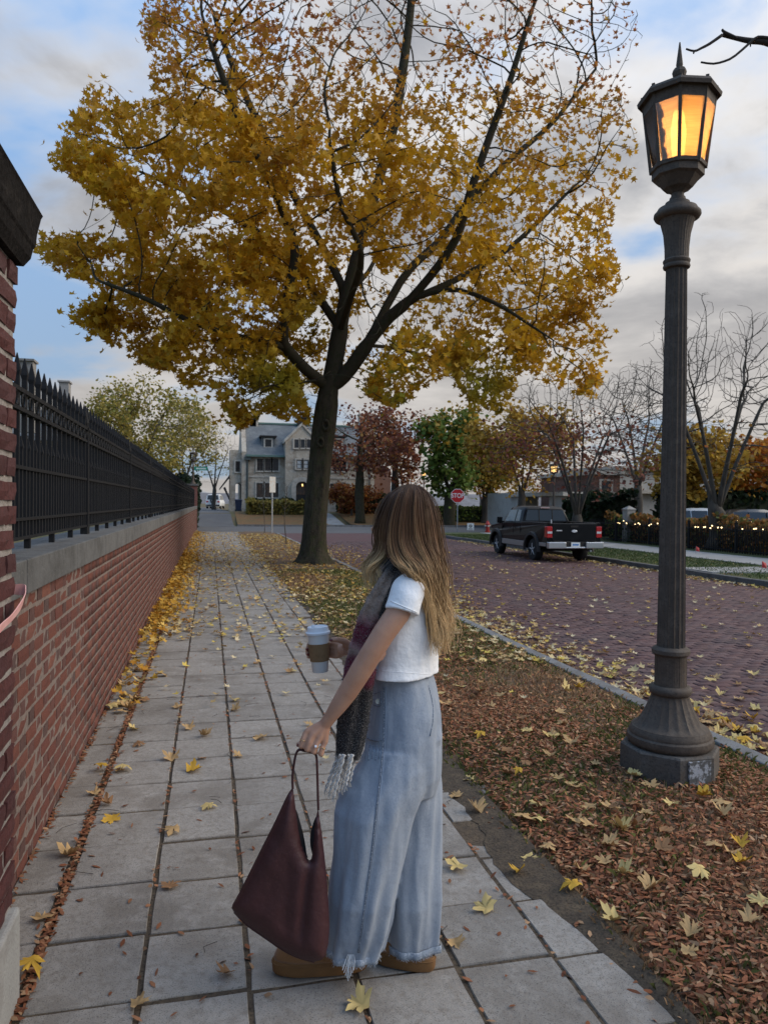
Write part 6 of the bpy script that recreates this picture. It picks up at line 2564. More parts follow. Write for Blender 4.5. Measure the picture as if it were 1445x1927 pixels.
# ---------------- far iron railing, string lights, gate pillar, survey flags
def far_railing():
    t = thing('iron_railing', 'low black iron railing along the far pavement', 'fence', (FNX, 22, .05))
    y0, y1 = 11.5, 32.5
    for z in (.16, .86):
        mb = MB()
        mb.b6(FNX - .02, y0, z - .018, FNX + .02, y1, z + .018)
        mb.build('rail', m_iron, t)
    pb = MB()
    pb.box((0, 0, .47), (.022, .022, .94))
    pb.lathe([(.016, .94), (.003, 1.02)], 4, rot=PI / 4)
    pm_ = pb.mesh('picket', m_iron)
    y = y0
    while y < y1:
        obj_from('picket', pm_, t, (FNX, y, .04))
        y += .125
    qb = MB()
    qb.box((0, 0, .55), (.075, .075, 1.1)).box((0, 0, 1.11), (.1, .1, .03)).lathe([(.03, 1.12), (.04, 1.15), (.003, 1.2)], 8)
    qm = qb.mesh('post', m_iron)
    y = y0 + .3
    while y < y1:
        obj_from('post', qm, t, (FNX, y, .0))
        y += 2.6
far_railing()


def string_lights():
    rs = random.Random(4)
    m = mat('fairy_bulb', (1, .9, .7), .4, emit=((1.0, .70, .32), 2.2))
    bm_ = MB().lathe([(.004, -.026), (.02, -.016), (.024, 0), (.018, .016), (.004, .024)], 8).mesh('bulb', m, True)
    for nm, xo, ya, yb, z, lab in (('string_lights', -.05, 15.5, 30, .92, 'string of warm bulbs along the black iron railing'), ('string_lights', 1.0, 17.5, 23.5, 1.16, 'string of warm bulbs lying on top of the autumn hedge')):
        t = thing(nm, lab, 'string lights', (FNX + xo, (ya + yb) / 2, z))
        pts = []
        y = ya
        while y < yb:
            pts.append((FNX + xo + rs.uniform(-.03, .03), y, z + .05 * math.sin(y * 2.2) + rs.uniform(-.04, .04)))
            y += .17
        mb = MB()
        mb.tube(pts, .006, 4)
        mb.build('wire', m_dark, t)
        for p in pts[::1]:
            if rs.random() < .42:
                o = obj_from('bulb', bm_, t, (p[0] - .03, p[1] + rs.uniform(-.06, .06), p[2] + rs.uniform(-.05, .03)))
                s = rs.uniform(.75, 1.1)
                o.scale = (s, s, s)
string_lights()


def gate_pillar():
    p = pix(1183, 948, 33)
    t = thing('stone_pillar', 'square stone gate pillar with pyramid cap and plaque behind the railing', 'pillar', (p.x, p.y, .05))
    mb = MB()
    mb.b6(-.2, -.2, 0, .2, .2, 1.42)
    s = mb.build('shaft', m_base, t, local=True)
    mb = MB()
    mb.loft([[(-a, -a, z), (a, -a, z), (a, a, z), (-a, a, z)] for a, z in ((.22, 1.42), (.23, 1.47), (.02, 1.62))])
    mb.build('cap', m_base, t, local=True)
    mb = MB()
    mb.b6(-.02, -.215, 1.0, .16, -.2, 1.25)
    mb.build('plaque', m_lamp, s, local=True)
gate_pillar()


def flag(px, py, label):
    p = pixz(px, py, .05)
    t = thing('survey_flag', label, 'marker flag', (p.x, p.y, .04))
    mb = MB()
    mb.tube([(0, 0, -.02), (.01, 0, .28)], .004, 5)
    mb.build('wire', m_steel, t, local=True)
    mb = MB()
    mb.add([(.01, 0, .28), (.15, .02, .22), (.13, -.03, .10), (.01, .0, .12), (.01, .004, .28), (.15, .024, .22), (.13, -.026, .10), (.01, .004, .12)], [(0, 1, 2, 3), (4, 7, 6, 5), (0, 4, 5, 1), (1, 5, 6, 2), (2, 6, 7, 3), (3, 7, 4, 0)])
    mb.build('flag', mat('flag_red', (.42, .03, .03), .6), t, local=True)
flag(1308, 1043, 'red marker flag at the foot of the iron railing')
flag(1432, 1076, 'red marker flag on the grass near the far kerb')
# ================================================================== the person, her bag and cup
from mathutils.bvhtree import BVHTree
PD = 2.60
UH = Vector((RIGHT.x, RIGHT.y, 0)).normalized()
VH = Vector((FWD.x, FWD.y, 0)).normalized()


def PP(px, py, dv=0.0):
    return pix(px, py, PD + dv)


def remeshed(mb, voxel, smooth_it, name, disp=None):
    """closed shapes in mb are fused into one continuous surface"""
    o = bpy.data.objects.new('tmp', mb.mesh('tmp', MATS['mortar']))
    COL.objects.link(o)
    md = o.modifiers.new('r', 'REMESH')
    md.mode = 'VOXEL'
    md.voxel_size = voxel
    md.adaptivity = 0
    sm_ = o.modifiers.new('s', 'SMOOTH')
    sm_.factor = 0.5
    sm_.iterations = smooth_it
    dg = bpy.context.evaluated_depsgraph_get()
    me = bpy.data.meshes.new_from_object(o.evaluated_get(dg))
    bpy.data.objects.remove(o)
    me.name = name
    if disp:
        nv = len(me.vertices)
        co = np.empty(nv * 3, np.float32)
        no = np.empty(nv * 3, np.float32)
        me.vertices.foreach_get('co', co)
        me.vertices.foreach_get('normal', no)
        co, no = co.reshape(-1, 3), no.reshape(-1, 3)
        a = np.array([disp(Vector(c)) for c in co], dtype=np.float32)
        co = co + no * a[:, None]
        me.vertices.foreach_set('co', co.ravel())
        me.update()
    me.materials.clear()
    me.polygons.foreach_set('use_smooth', np.ones(len(me.polygons), bool))
    return me


def bvh_of(me):
    return BVHTree.FromPolygons([v.co.copy() for v in me.vertices], [tuple(p.vertices) for p in me.polygons])


def hit(bvh, px, py, off=0.0015):
    d = (pix(px, py, 1) - CAM).normalized()
    loc, nrm, idx, dist = bvh.ray_cast(CAM, d)
    if loc is None:
        return PP(px, py)
    return loc - d * off


m_skin = mat('skin', (0.50, 0.275, 0.18), 0.5, layers=[(9, (0.44, 0.225, 0.14), 0.45, 0.65), (60, (0.45, 0.25, 0.17), 0.5, 0.75)], bump=(300, 0.08), spec=0.35)
m_skin.node_tree.nodes['Principled BSDF'].inputs['Subsurface Weight'].default_value = 0.08
m_skin.node_tree.nodes['Principled BSDF'].inputs['Subsurface Radius'].default_value = (0.02, 0.008, 0.004)
m_nail = mat('red_nail', (0.13, 0.018, 0.018), 0.25, coat=0.6)
m_gold = mat('ring_gold', (0.75, 0.5, 0.25), 0.25, metal=1.0)
m_tee = mat('white_cotton', (0.90, 0.895, 0.89), 0.9, layers=[(14, (0.85, 0.845, 0.84), 0.45, 0.68)], bump=[(700, 0.15), (30, 0.3)], sheen=.15)
m_denim = mat('washed_denim', (0.315, 0.35, 0.40), 0.9, layers=[(5, (0.27, 0.305, 0.36), 0.44, 0.62, 5, (1, 1, .35)), (38, (0.41, 0.44, 0.485), 0.52, 0.78, 4, (1, 1, .18)), (260, (0.26, 0.29, 0.34), 0.5, 0.70, 3, (1, 1, .5))], bump=[(500, 0.25), (45, 0.18)], sheen=.1)
m_stitch = mat('denim_seam', (0.16, 0.185, 0.225), 0.9, layers=[(240, (0.46, 0.49, 0.53), 0.5, 0.62)])
m_hem = mat('denim_hem', (0.26, 0.295, 0.345), 0.95, layers=[(160, (0.48, 0.51, 0.55), 0.5, 0.64), (40, (0.17, 0.20, 0.24), 0.5, 0.7)], bump=(180, 0.6))
m_suede = mat('tan_suede', (0.25, 0.115, 0.038), 0.95, layers=[(30, (0.20, 0.09, 0.03), 0.45, 0.68), (240, (0.29, 0.14, 0.05), 0.5, 0.7)], bump=(320, 0.3), sheen=.2)
m_sole = mat('tan_sole', (0.20, 0.095, 0.032), 0.8, layers=[(14, (0.165, 0.078, 0.027), 0.45, 0.68)], bump=(200, 0.2))
m_bag = mat('burgundy_leather', (0.062, 0.020, 0.020), 0.55, layers=[(5, (0.046, 0.015, 0.015), 0.45, 0.65), (140, (0.085, 0.032, 0.030), 0.55, 0.75)], bump=[(420, 0.35), (12, 0.2)], spec=0.4)
m_bagin = mat('bag_lining', (0.012, 0.009, 0.009), 0.9)
m_scarf = mat('mohair', (0.1, 0.1, 0.1), 1.0, attr='col', layers=[(330, (.26, .23, .21), .53, .68), (180, (.03, .027, .026), .58, .72)], bump=[(120, 0.8), (420, 0.5)], sheen=.08, spec=.1)
m_hair = mat('hair', (0.1, 0.06, 0.03), 0.5, attr='col', spec=0.22)

foot0 = pixz(700, 1815)
person = thing('person', 'woman with long ombre hair, white tee, wide jeans and mohair scarf on the pavement', 'person', (foot0.x, foot0.y, 0.0))


def tube_px(mb, pts, radii, n=12, flat=1.0):
    mb.tube([PP(*p) for p in pts], radii, n, True, 0, flat)


def ring_px(px, py, dv, hu, hv, n=40, wob=None, rot=0.0):
    c = PP(px, py, dv)
    out = []
    for j in range(n):
        a = 2 * PI * j / n
        x, y = hu * math.cos(a), hv * math.sin(a)
        k = 1 + (wob(a) if wob else 0)
        xr, yr = (x * math.cos(rot) - y * math.sin(rot)) * k, (x * math.sin(rot) + y * math.cos(rot)) * k
        out.append(c + UH * xr + VH * yr)
    return out


# ---------------- body: one continuous skin
HC = PP(764, 985, 0.0)             # head centre
HA = R(16)
HF = -UH * math.cos(HA) + VH * math.sin(HA)          # facing
HS = -UH * math.sin(HA) - VH * math.cos(HA)          # her left (towards the camera)


def body():
    mb = MB()
    # skull and face
    prof = [(.112, .018, .02, .02), (.101, .05, .05, .04), (.080, .078, .07, .059), (.045, .09, .082, .070), (.012, .091, .084, .072), (-.012, .087, .081, .071), (-.035, .09, .074, .068), (-.06, .091, .07, .064), (-.085, .088, .05, .054), (-.108, .083, .03, .04), (-.122, .066, .02, .025)]
    rings = []
    for z, f, b, w in reversed(prof):
        ring = []
        for j in range(28):
            a = 2 * PI * j / 28
            c, s = math.cos(a), math.sin(a)
            ring.append(HC + HF * ((f if c > 0 else b) * c) + HS * (w * s) + Vector((0, 0, z)))
        rings.append(ring)
    mb.loft(rings)
    H = lambda f, s, z: HC + HF * f + HS * s + Vector((0, 0, z))
    mb.tube([H(.088, 0, .018), H(.10, 0, -.005), H(.121, 0, -.024), H(.115, 0, -.035), H(.094, 0, -.04)], [.007, .009, .011, .010, .006], 10)
    for s in (-1, 1):
        mb.tube([H(.094, s * .009, -.032), H(.098, s * .012, -.034)], [.007, .006], 8)
        mb.tube([H(.086, s * .05, .025), H(.093, s * .03, .03), H(.094, s * .012, .027)], .006, 8)      # brow
        mb.tube([H(.075, s * .052, -.03), H(.082, s * .035, -.038)], [.016, .014], 8)                  # cheek
        mb.tube([H(-.005, s * .075, .015), H(-.012, s * .084, .0), H(-.004, s * .078, -.03)], [.008, .010, .007], 8)  # ear
    mb.tube([H(.086, .022, -.060), H(.096, .008, -.057), H(.096, -.008, -.057), H(.086, -.022, -.060)], [.003, .0055, .0055, .003], 8)
    mb.tube([H(.086, .020, -.067), H(.095, .008, -.070), H(.095, -.008, -.070), H(.086, -.020, -.067)], [.003, .006, .006, .003], 8)
    mb.tube([H(.080, 0, -.108), H(.088, 0, -.105)], [.016, .010], 8)
    # neck and trunk under the clothes
    mb.tube([HC + Vector((0, 0, -.06)) - HF * .015, HC + Vector((0, 0, -.12)) - HF * .025, PP(775, 1070, .01), PP(778, 1100, .01)], [.052, .05, .056, .09], 16)
    mb.loft([ring_px(775, 1085, 0, .10, .14, 24), ring_px(770, 1140, 0, .085, .14, 24), ring_px(764, 1220, 0, .07, .09, 24), ring_px(762, 1300, 0, .07, .085, 24), ring_px(764, 1380, 0, .08, .09, 24), ring_px(760, 1430, 0, .07, .08, 24)])
    for px, dv, fx in ((735, -.06, 672), (772, .07, 772)):
        mb.tube([PP(752, 1410, dv), PP(px, 1480, dv), PP(lerp(px, fx, .5), 1620, dv), PP(fx, 1750, dv), PP(fx, 1790, dv)], [.08, .075, .05, .036, .03], 14)
        mb.tube([PP(fx, 1788, dv), PP(fx - 30, 1803, dv)], [.03, .024], 10)
    # left arm
    tube_px(mb, [(776, 1088, -.10), (768, 1098, -.14), (762, 1118, -.165), (748, 1155, -.185), (722, 1192, -.20), (701, 1226, -.207), (679, 1262, -.207), (654, 1303, -.203), (637, 1328, -.20), (622, 1349, -.197), (611, 1364, -.195)],
            [.05, .050, .045, .040, .0375, .0365, .0360, .0325, .0275, .0215, .0200], 20)
    # elbow point
    tube_px(mb, [(716, 1225, -.195), (710, 1240, -.195)], [.022, .018], 10)
    # left hand, back towards the viewer, fingers closed on the strap
    wr = (613, 1361, -.195)
    kn = [(577, 1377, -.202), (588, 1384, -.212), (600, 1391, -.212), (611, 1398, -.205)]
    pip = [(566.5, 1404, -.212), (578, 1410, -.221), (590, 1414.5, -.221), (603, 1419, -.214)]
    for i, (k_, p_) in enumerate(zip(kn, pip)):
        mb.tube([PP(*wr), PP(*k_)], [.0165, .0115], 10)
        q = (p_[0] + 2, p_[1] + 2, p_[2] + .026)
        e = (p_[0] + 6, p_[1] - 10, p_[2] + .036)
        r0 = (.0098, .0102, .0096, .0084)[i]
        mb.tube([PP(*k_), PP(lerp(k_[0], p_[0], .5) - .8, lerp(k_[1], p_[1], .5), lerp(k_[2], p_[2], .5) - .003), PP(*p_), PP(*q), PP(*e)], [r0 * 1.08, r0 * .96, r0, r0 * .9, r0 * .75], 10)
    mb.tube([PP(605, 1366, -.190), PP(590, 1380, -.188), PP(598, 1393, -.190)], [.016, .017, .014], 10)
    thumb = [(607, 1364, -.18), (588, 1381, -.170), (572, 1396, -.172), (559, 1402, -.188)]
    mb.tube([PP(*p) for p in thumb], [.015, .0135, .0105, .0075], 10)
    # right arm, mostly behind the scarf
    tube_px(mb, [(785, 1088, .10), (785, 1105, .14), (768, 1160, .17), (742, 1212, .17), (715, 1222, .13), (690, 1222, .08), (668, 1221, .045), (655, 1221, .035)],
            [.05, .047, .042, .038, .036, .031, .024, .0215], 18)
    # right hand round the cup
    W = (655, 1221, .035)
    cupc = CUPC
    for i, (py, rr) in enumerate(((1211, .0092), (1219, .0095), (1227, .0092), (1234, .0082))):
        mb.tube([PP(*W), PP(634, py, .05)], [.017, .0125], 10)
        mb.tube([PP(634, py, .05), PP(622, py, .072), PP(605, py + .5, .082), PP(588, py + 1, .074), PP(580 - (.5 if i in (1, 2) else -2), py + 2, .045), PP(577.5 - (.5 if i in (1, 2) else -2), py + 2.5, .030)], [.0115, rr * 1.05, rr, rr * .95, rr * .85, rr * .7], 10)
    mb.tube([PP(657, 1214, .028), PP(646, 1206, .0), PP(634, 1203.5, -.016), PP(622.5, 1204.5, -.022)], [.0155, .0125, .0105, .0085], 10)
    mb.tube([PP(650, 1222, .03), PP(638, 1225, .035)], [.022, .02], 10)
    me = remeshed(mb, .0036, 3, 'body')
    me.materials.append(m_skin)
    return obj_from('body', me, person)


CUPC = PP(600, 1222, .03)
body_o = body()
for s in (-1, 1):
    mb = MB()
    c = HC + HF * .082 + HS * (s * .031) + Vector((0, 0, .012))
    mb.lathe([(.001, -.0115), (.007, -.009), (.0115, 0), (.007, .009), (.001, .0115)], 12, c)
    mb.build('eye', mat('eye_white', (.6, .58, .55), .2), body_o, smooth='full')


def nail(px, py, dv, r=.0052, tilt=0.0):
    c = PP(px, py, dv)
    d = (CAM - c).normalized()
    u = (UH * math.cos(tilt) + Vector((0, 0, 1)) * math.sin(tilt))
    w = d.cross(u).normalized()
    mb = MB()
    mb.loft([[c + u * (math.cos(2 * PI * j / 12) * r * 1.25 * k) + w * (math.sin(2 * PI * j / 12) * r * k) + d * off for j in range(12)] for k, off in ((1, -.003), (1, .0015), (.6, .003))])
    mb.build('fingernail', m_nail, body_o, smooth=True)
nail(561, 1402.5, -.1955, .0046, .6)
nail(623, 1204.5, -.0295, .0052, 0.1)
nail(578.5, 1222, .026, .0045, 1.2)
nail(580, 1231.5, .026, .0042, 1.2)
# rings on the left hand
for (k0, k1, f, stone) in (((600, 1391, -.212), (590, 1414.5, -.221), .58, True), ((577, 1377, -.202), (566.5, 1404, -.212), .60, False), ((611, 1398, -.205), (603, 1419, -.214), .45, False)):
    a, b = PP(*k0), PP(*k1)
    c = a.lerp(b, f)
    t_ = (b - a).normalized()
    u = t_.orthogonal().normalized()
    w = t_.cross(u)
    mb = MB()
    n = 20
    pts = [c + (u * math.cos(2 * PI * j / n) + w * math.sin(2 * PI * j / n)) * .0106 for j in range(n + 1)]
    mb.tube(pts, .0014, 6, caps=False)
    ro = mb.build('ring', m_gold, body_o, smooth='full')
    if stone:
        d = (CAM - c).normalized()
        mb = MB()
        mb.lathe([(.001, -.003), (.0045, .0005), (.0036, .003), (.001, .0034)], 8, c + d * .0125, M=d.to_track_quat('Z', 'Y').to_matrix().to_4x4())
        mb.build('gemstone', mat('gem', (.85, .85, .9), .05, spec=1.0, coat=1.0), ro)

# ---------------- white tee
TA = R(25)


def tee():
    mb = MB()
    rot = PI / 2 + 0.0

    def tr(px, py, dv, a, b):
        # a along the shoulder line, b front to back
        n = 44
        F_ = -UH * math.cos(TA) + VH * math.sin(TA)
        S_ = -UH * math.sin(TA) - VH * math.cos(TA)
        c = PP(px, py, dv)
        return [c + F_ * (b * math.cos(2 * PI * j / n)) + S_ * (a * math.sin(2 * PI * j / n)) for j in range(n)]
    mb.loft([tr(776, 1060, 0, .06, .06), tr(777, 1068, 0, .105, .075), tr(776, 1080, 0, .15, .09), tr(774, 1100, 0, .172, .102), tr(772, 1140, 0, .172, .112), tr(768, 1180, 0, .164, .113), tr(765, 1220, 0, .158, .106), tr(763, 1240, 0, .156, .103), tr(761, 1256, 0, .164, .108), tr(761, 1264, 0, .168, .111)])
    mb.tube([PP(782, 1084, -.08), PP(774, 1090, -.125), PP(768, 1108, -.155), PP(762, 1130, -.172), PP(756.5, 1152, -.182)], [.062, .060, .0565, .0555, .0575], 28)
    mb.tube([PP(782, 1084, .08), PP(782, 1096, .13), PP(776, 1125, .16), PP(770, 1150, .17)], [.066, .064, .060, .056], 24)

    def disp(p):
        q = p * 1.0
        low = max(0, min(1, (1.28 - p.z) / .25))
        v = .010 * noise.noise(Vector((p.x * 9, p.y * 9, p.z * 5))) + .0055 * noise.noise(Vector((p.x * 26 + 3, p.y * 26, p.z * 13)))
        v += low * .0022 * math.sin(p.x * 60 + p.y * 40 + 6 * noise.noise(p * 7))
        v += .005 * math.sin((p.z * 42 + (p - HC).dot(UH) * 30) + 4 * noise.noise(p * 6)) * max(0, noise.noise(p * 5 + Vector((3, 1, 2))) + .25)
        sl = 1 - .7 * min(1, max(0, -((p - HC).dot(VH) + .10) / .04))
        return v * .9 * sl
    me = remeshed(mb, .0045, 2, 'tee', disp)
    me.materials.append(m_tee)
    return me
tee_me = tee()
tee_o = obj_from('tee_shirt', tee_me, person)
tb = bvh_of(tee_me)
# hem and sleeve stitching bands
mb = MB()
pts = [hit(tb, x, lerp(1262, 1270, (x - 716) / 100), .0004) for x in range(716, 815, 4)]
mb.tube(pts, .0010, 5)
mb.build('hem', m_tee, tee_o, smooth='full')
mb = MB()
pts = [hit(tb, lerp(735, 784, k / 12), lerp(1131, 1152, k / 12), .001) for k in range(13)]
mb.tube(pts, .0014, 5)
mb.build('sleeve_hem', m_tee, tee_o, smooth='full')

# ---------------- jeans
def jeans():
    mb = MB()
    px2 = PD / FPX

    def wob(seed, amp):
        def f(a):
            return amp * 1.25 * (1 - 2 * abs(math.sin(2.5 * a + seed)) ** .8 + .7 * math.sin(8 * a + seed * 2.3) + .5 * math.sin(13 * a + seed * .7))
        return f
    def rg(px, py, hw, dv, hv, amp, seed):
        return ring_px(px, py, dv, hw * px2, hv, 72, wob(seed + py * .0035, amp))
    mb.loft([rg(758, 1266, 56, 0, .115, .0, 1), rg(762, 1300, 61, 0, .125, .004, 1), rg(763, 1340, 67, 0, .14, .005, 1), rg(761, 1380, 70.5, 0, .15, .006, 1), rg(758, 1420, 73, 0, .15, .006, 1), rg(752, 1455, 77, 0, .14, .006, 1), rg(748, 1490, 70, 0, .11, .006, 1)])
    # buttock towards the right
    mb.tube([PP(795, 1352, -.04), PP(800, 1385, -.04), PP(788, 1430, -.03)], [.055, .060, .055], 16)
    mb.tube([PP(795, 1352, .05), PP(799, 1385, .05), PP(790, 1430, .05)], [.055, .060, .055], 16)
    near = [(1400, 752, 60, -.045, .11), (1440, 742, 70, -.055, .12), (1480, 722, 78, -.06, .13), (1520, 706, 75, -.065, .135), (1560, 701, 70.5, -.065, .135), (1600, 696.5, 67, -.065, .13), (1640, 690, 64.5, -.065, .13), (1680, 684.5, 62.5, -.065, .13), (1740, 676, 57.5, -.06, .105), (1770, 670, 54, -.055, .09), (1789, 667, 51.5, -.055, .085)]
    mb.loft([rg(px, py, hw, dv, hv, .010 + .055 * max(0, (py - 1430) / 350), 2.1) for py, px, hw, dv, hv in near])
    far = [(1420, 772, 56, .05, .11), (1480, 774, 57.5, .06, .12), (1540, 774, 58, .07, .125), (1600, 774, 58.5, .075, .13), (1680, 772.5, 59.5, .08, .13), (1730, 773, 56, .08, .105), (1758, 773, 53.5, .08, .09), (1773, 773, 53, .08, .085)]
    mb.loft([rg(px, py, hw, dv, hv, .010 + .055 * max(0, (py - 1430) / 350), 4.4) for py, px, hw, dv, hv in far])

    def disp(p):
        v = .009 * noise.noise(Vector((p.x * 14, p.y * 14, p.z * 3.2))) + .003 * noise.noise(Vector((p.x * 40, p.y * 40, p.z * 8)))
        return v
    me = remeshed(mb, .0055, 3, 'jeans', disp)
    me.materials.append(m_denim)
    return me
jeans_me = jeans()
jeans_o = obj_from('jeans', jeans_me, person)
jb = bvh_of(jeans_me)


def surf_line(path, n, r, name, material, bvh=None, off=.0012, parent=None, flat=1.0):
    b = bvh or jb
    xs = np.linspace(0, len(path) - 1, n)
    P_ = np.array(path, float)
    pts = [hit(b, np.interp(t, range(len(path)), P_[:, 0]), np.interp(t, range(len(path)), P_[:, 1]), off) for t in xs]
    good = [pts[0]]
    for p in pts[1:]:
        if (p - good[-1]).length < .06:
            good.append(p)
    mb = MB()
    mb.tube(good, r, 6, flat=flat)
    return mb.build(name, material, parent or jeans_o, smooth='full')
surf_line([(722, 1292), (723, 1340), (722, 1390), (717, 1450), (708, 1530), (698, 1620), (686, 1710), (674, 1792)], 70, .0032, 'side_seam', m_stitch)
surf_line([(725.5, 1292), (726.5, 1340), (725, 1390), (720, 1450), (711, 1530), (701, 1620), (689, 1710), (677, 1792)], 70, .0014, 'topstitching', mat('stitch_thread', (.30, .35, .43), .9))
surf_line([(806, 1290), (811, 1310), (815, 1332), (814, 1360), (809, 1385)], 24, .0022, 'back_seam', m_stitch)
surf_line([(684, 1384), (695, 1391), (708, 1394), (721, 1393)], 20, .0026, 'yoke_seam', m_stitch)
surf_line([(704, 1306), (711, 1303), (717, 1302), (717, 1327), (712, 1330), (704, 1327)], 24, .0018, 'pocket_flap', m_stitch)
surf_line([(706, 1276), (720, 1281), (728, 1283)], 10, .0026, 'belt_loop', m_stitch)
# gathers under the yoke
for k in range(5):
    x = 690 + k * 6.5
    surf_line([(x, 1397), (x - 1.5, 1410), (x - 3, 1428 + 3 * (k % 2))], 8, .0016, 'gather', m_stitch)
c = hit(jb, 711.5, 1320, .004)
d_ = (CAM - c).normalized()
mb = MB()
Mq = d_.to_track_quat('Z', 'Y').to_matrix().to_4x4()
mb.lathe([(.001, 0), (.0088, 0), (.0092, .0015), (.008, .0028), (.0045, .002), (.0035, .0032), (.001, .0034)], 20, c, M=Mq)
mb.build('button', mat('button_metal', (.62, .57, .46), .35, metal=.4), jeans_o, smooth=True)


def hem(px, py, hw, dv, hv, seed, name='hem'):
    mb = MB()
    px2 = PD / FPX
    w = lambda a: .058 * 1.0 * (1 - 2 * abs(math.sin(2.5 * a + seed + py * .0035)) ** .8 + .7 * math.sin(8 * a + (seed + py * .0035) * 2.3) + .5 * math.sin(13 * a + (seed + py * .0035) * .7))
    rings = []
    for dz, k in ((-9, 1.02), (-8, 1.05), (-1, 1.055), (4, 1.045), (5, 1.0), (3, .96)):
        rings.append(ring_px(px, py + dz, dv, hw * px2 * k, hv * k, 96, w))
    mb.loft(rings, False, False)
    mb.build(name, m_hem, jeans_o, smooth='full')
    # frayed threads
    rs = random.Random(int(px))
    mb = MB()
    low = rings[3]
    for _ in range(170):
        p = Vector(rng.choice(low))
        q = p + Vector((rs.uniform(-.006, .006), rs.uniform(-.006, .006), -rs.uniform(.002, .008)))
        mb.tube([p, q], .0005, 3, caps=False)
    mb.build('frayed_threads', mat('denim_thread', (.42, .45, .48), .95), jeans_o)
hem(667, 1787, 50.5, -.055, .085, 2.1)
hem(773, 1773, 54.5, .08, .092, 4.4)
# loose tie of threads hanging from the front hem
mb = MB()
for k in range(9):
    a = hit(jb, 655 + k * 1.3, 1796, .006)
    e = pixz(656 + (k - 4) * 2.2, 1848 - abs(k - 4) * 4, .004)
    e = PP(655 + (k - 4) * 2.6, 1846 - abs(k - 4) * 5, -.195)
    e.z = max(e.z, .004)
    mb.tube(catmull([a, a.lerp(e, .5) + Vector((.004 * math.sin(k), 0, .004)), e], 8), .0011, 4)
mb.build('hem_tie', mat('denim_thread', (.42, .45, .48), .95), jeans_o)


# ---------------- platform shoes
def UPF(f):
    return min(1, max(0, (f - .12) / .45))


def shoe(heel, toe, near):
    h, t_ = Vector((heel.x, heel.y, 0)), Vector((toe.x, toe.y, 0))
    ax = (t_ - h).normalized()
    L = (t_ - h).length
    sd = Vector((-ax.y, ax.x, 0))
    so = thing('tmp', '', '', h)
    bpy.data.objects.remove(so)

    def outline(k, z, ex=0.0):
        pts = []
        n = 40
        for j in range(n):
            a = 2 * PI * j / n
            c, s = math.cos(a), math.sin(a)
            f = .5 + .5 * c                           # 0 heel .. 1 toe
            w = lerp(.036, .049, min(1, f / .65)) * (1 - .10 * max(0, f - .75) / .25)
            ss = math.copysign(abs(s) ** .72, s)
            cc = math.copysign(abs(c) ** .72, c)
            pts.append(h + ax * (L * (.5 + (.5 + ex) * cc * k)) + sd * (w * ss * k * (1 + ex)) + Vector((0, 0, z(f) if callable(z) else z)))
        return pts
    mb = MB()
    mb.loft([outline(.965, 0.003), outline(1.0, .010), outline(1.01, .028), outline(1.0, .046), outline(.98, .050)])
    s_ = mb.build('shoe_sole', m_sole, person, smooth=True)
    mb = MB()
    pts = outline(1.012, .040)
    mb.tube(pts + [pts[0]], .0022, 6, caps=False)
    mb.build('welt', m_sole, s_, smooth='full')
    mb = MB()
    mb.loft([outline(.965, .048), outline(.965, lambda f: .049 + .013 * UPF(f)), outline(.90, lambda f: .05 + .032 * UPF(f)), outline(.74, lambda f: .051 + .043 * UPF(f)), outline(.5, lambda f: .052 + .05 * UPF(f)), outline(.2, lambda f: .053 + .052 * UPF(f))])
    mb.build('shoe_upper', m_suede, s_, smooth='full')
    return s_
shoe(pixz(690, 1822), pixz(513, 1828), True)
shoe(pixz(818, 1826), pixz(700, 1799), False)


# ---------------- scarf
SC = {'char': (.022, .020, .020), 'taupe': (.26, .19, .15), 'wine': (.125, .018, .036), 'rose': (.24, .12, .12), 'white': (.62, .58, .53)}


def scarf_col(py):
    ks = [(1040, 'char'), (1082, 'char'), (1094, 'taupe'), (1150, 'taupe'), (1168, 'rose'), (1178, 'wine'), (1205, 'wine'), (1216, 'rose'), (1228, 'taupe'), (1240, 'wine'), (1278, 'wine'), (1292, 'char'), (1416, 'char'), (1428, 'white'), (1600, 'white')]
    ys = [k[0] for k in ks]
    return np.array([interp(py, ys, [SC[k[1]][i] for k in ks]) for i in range(3)])


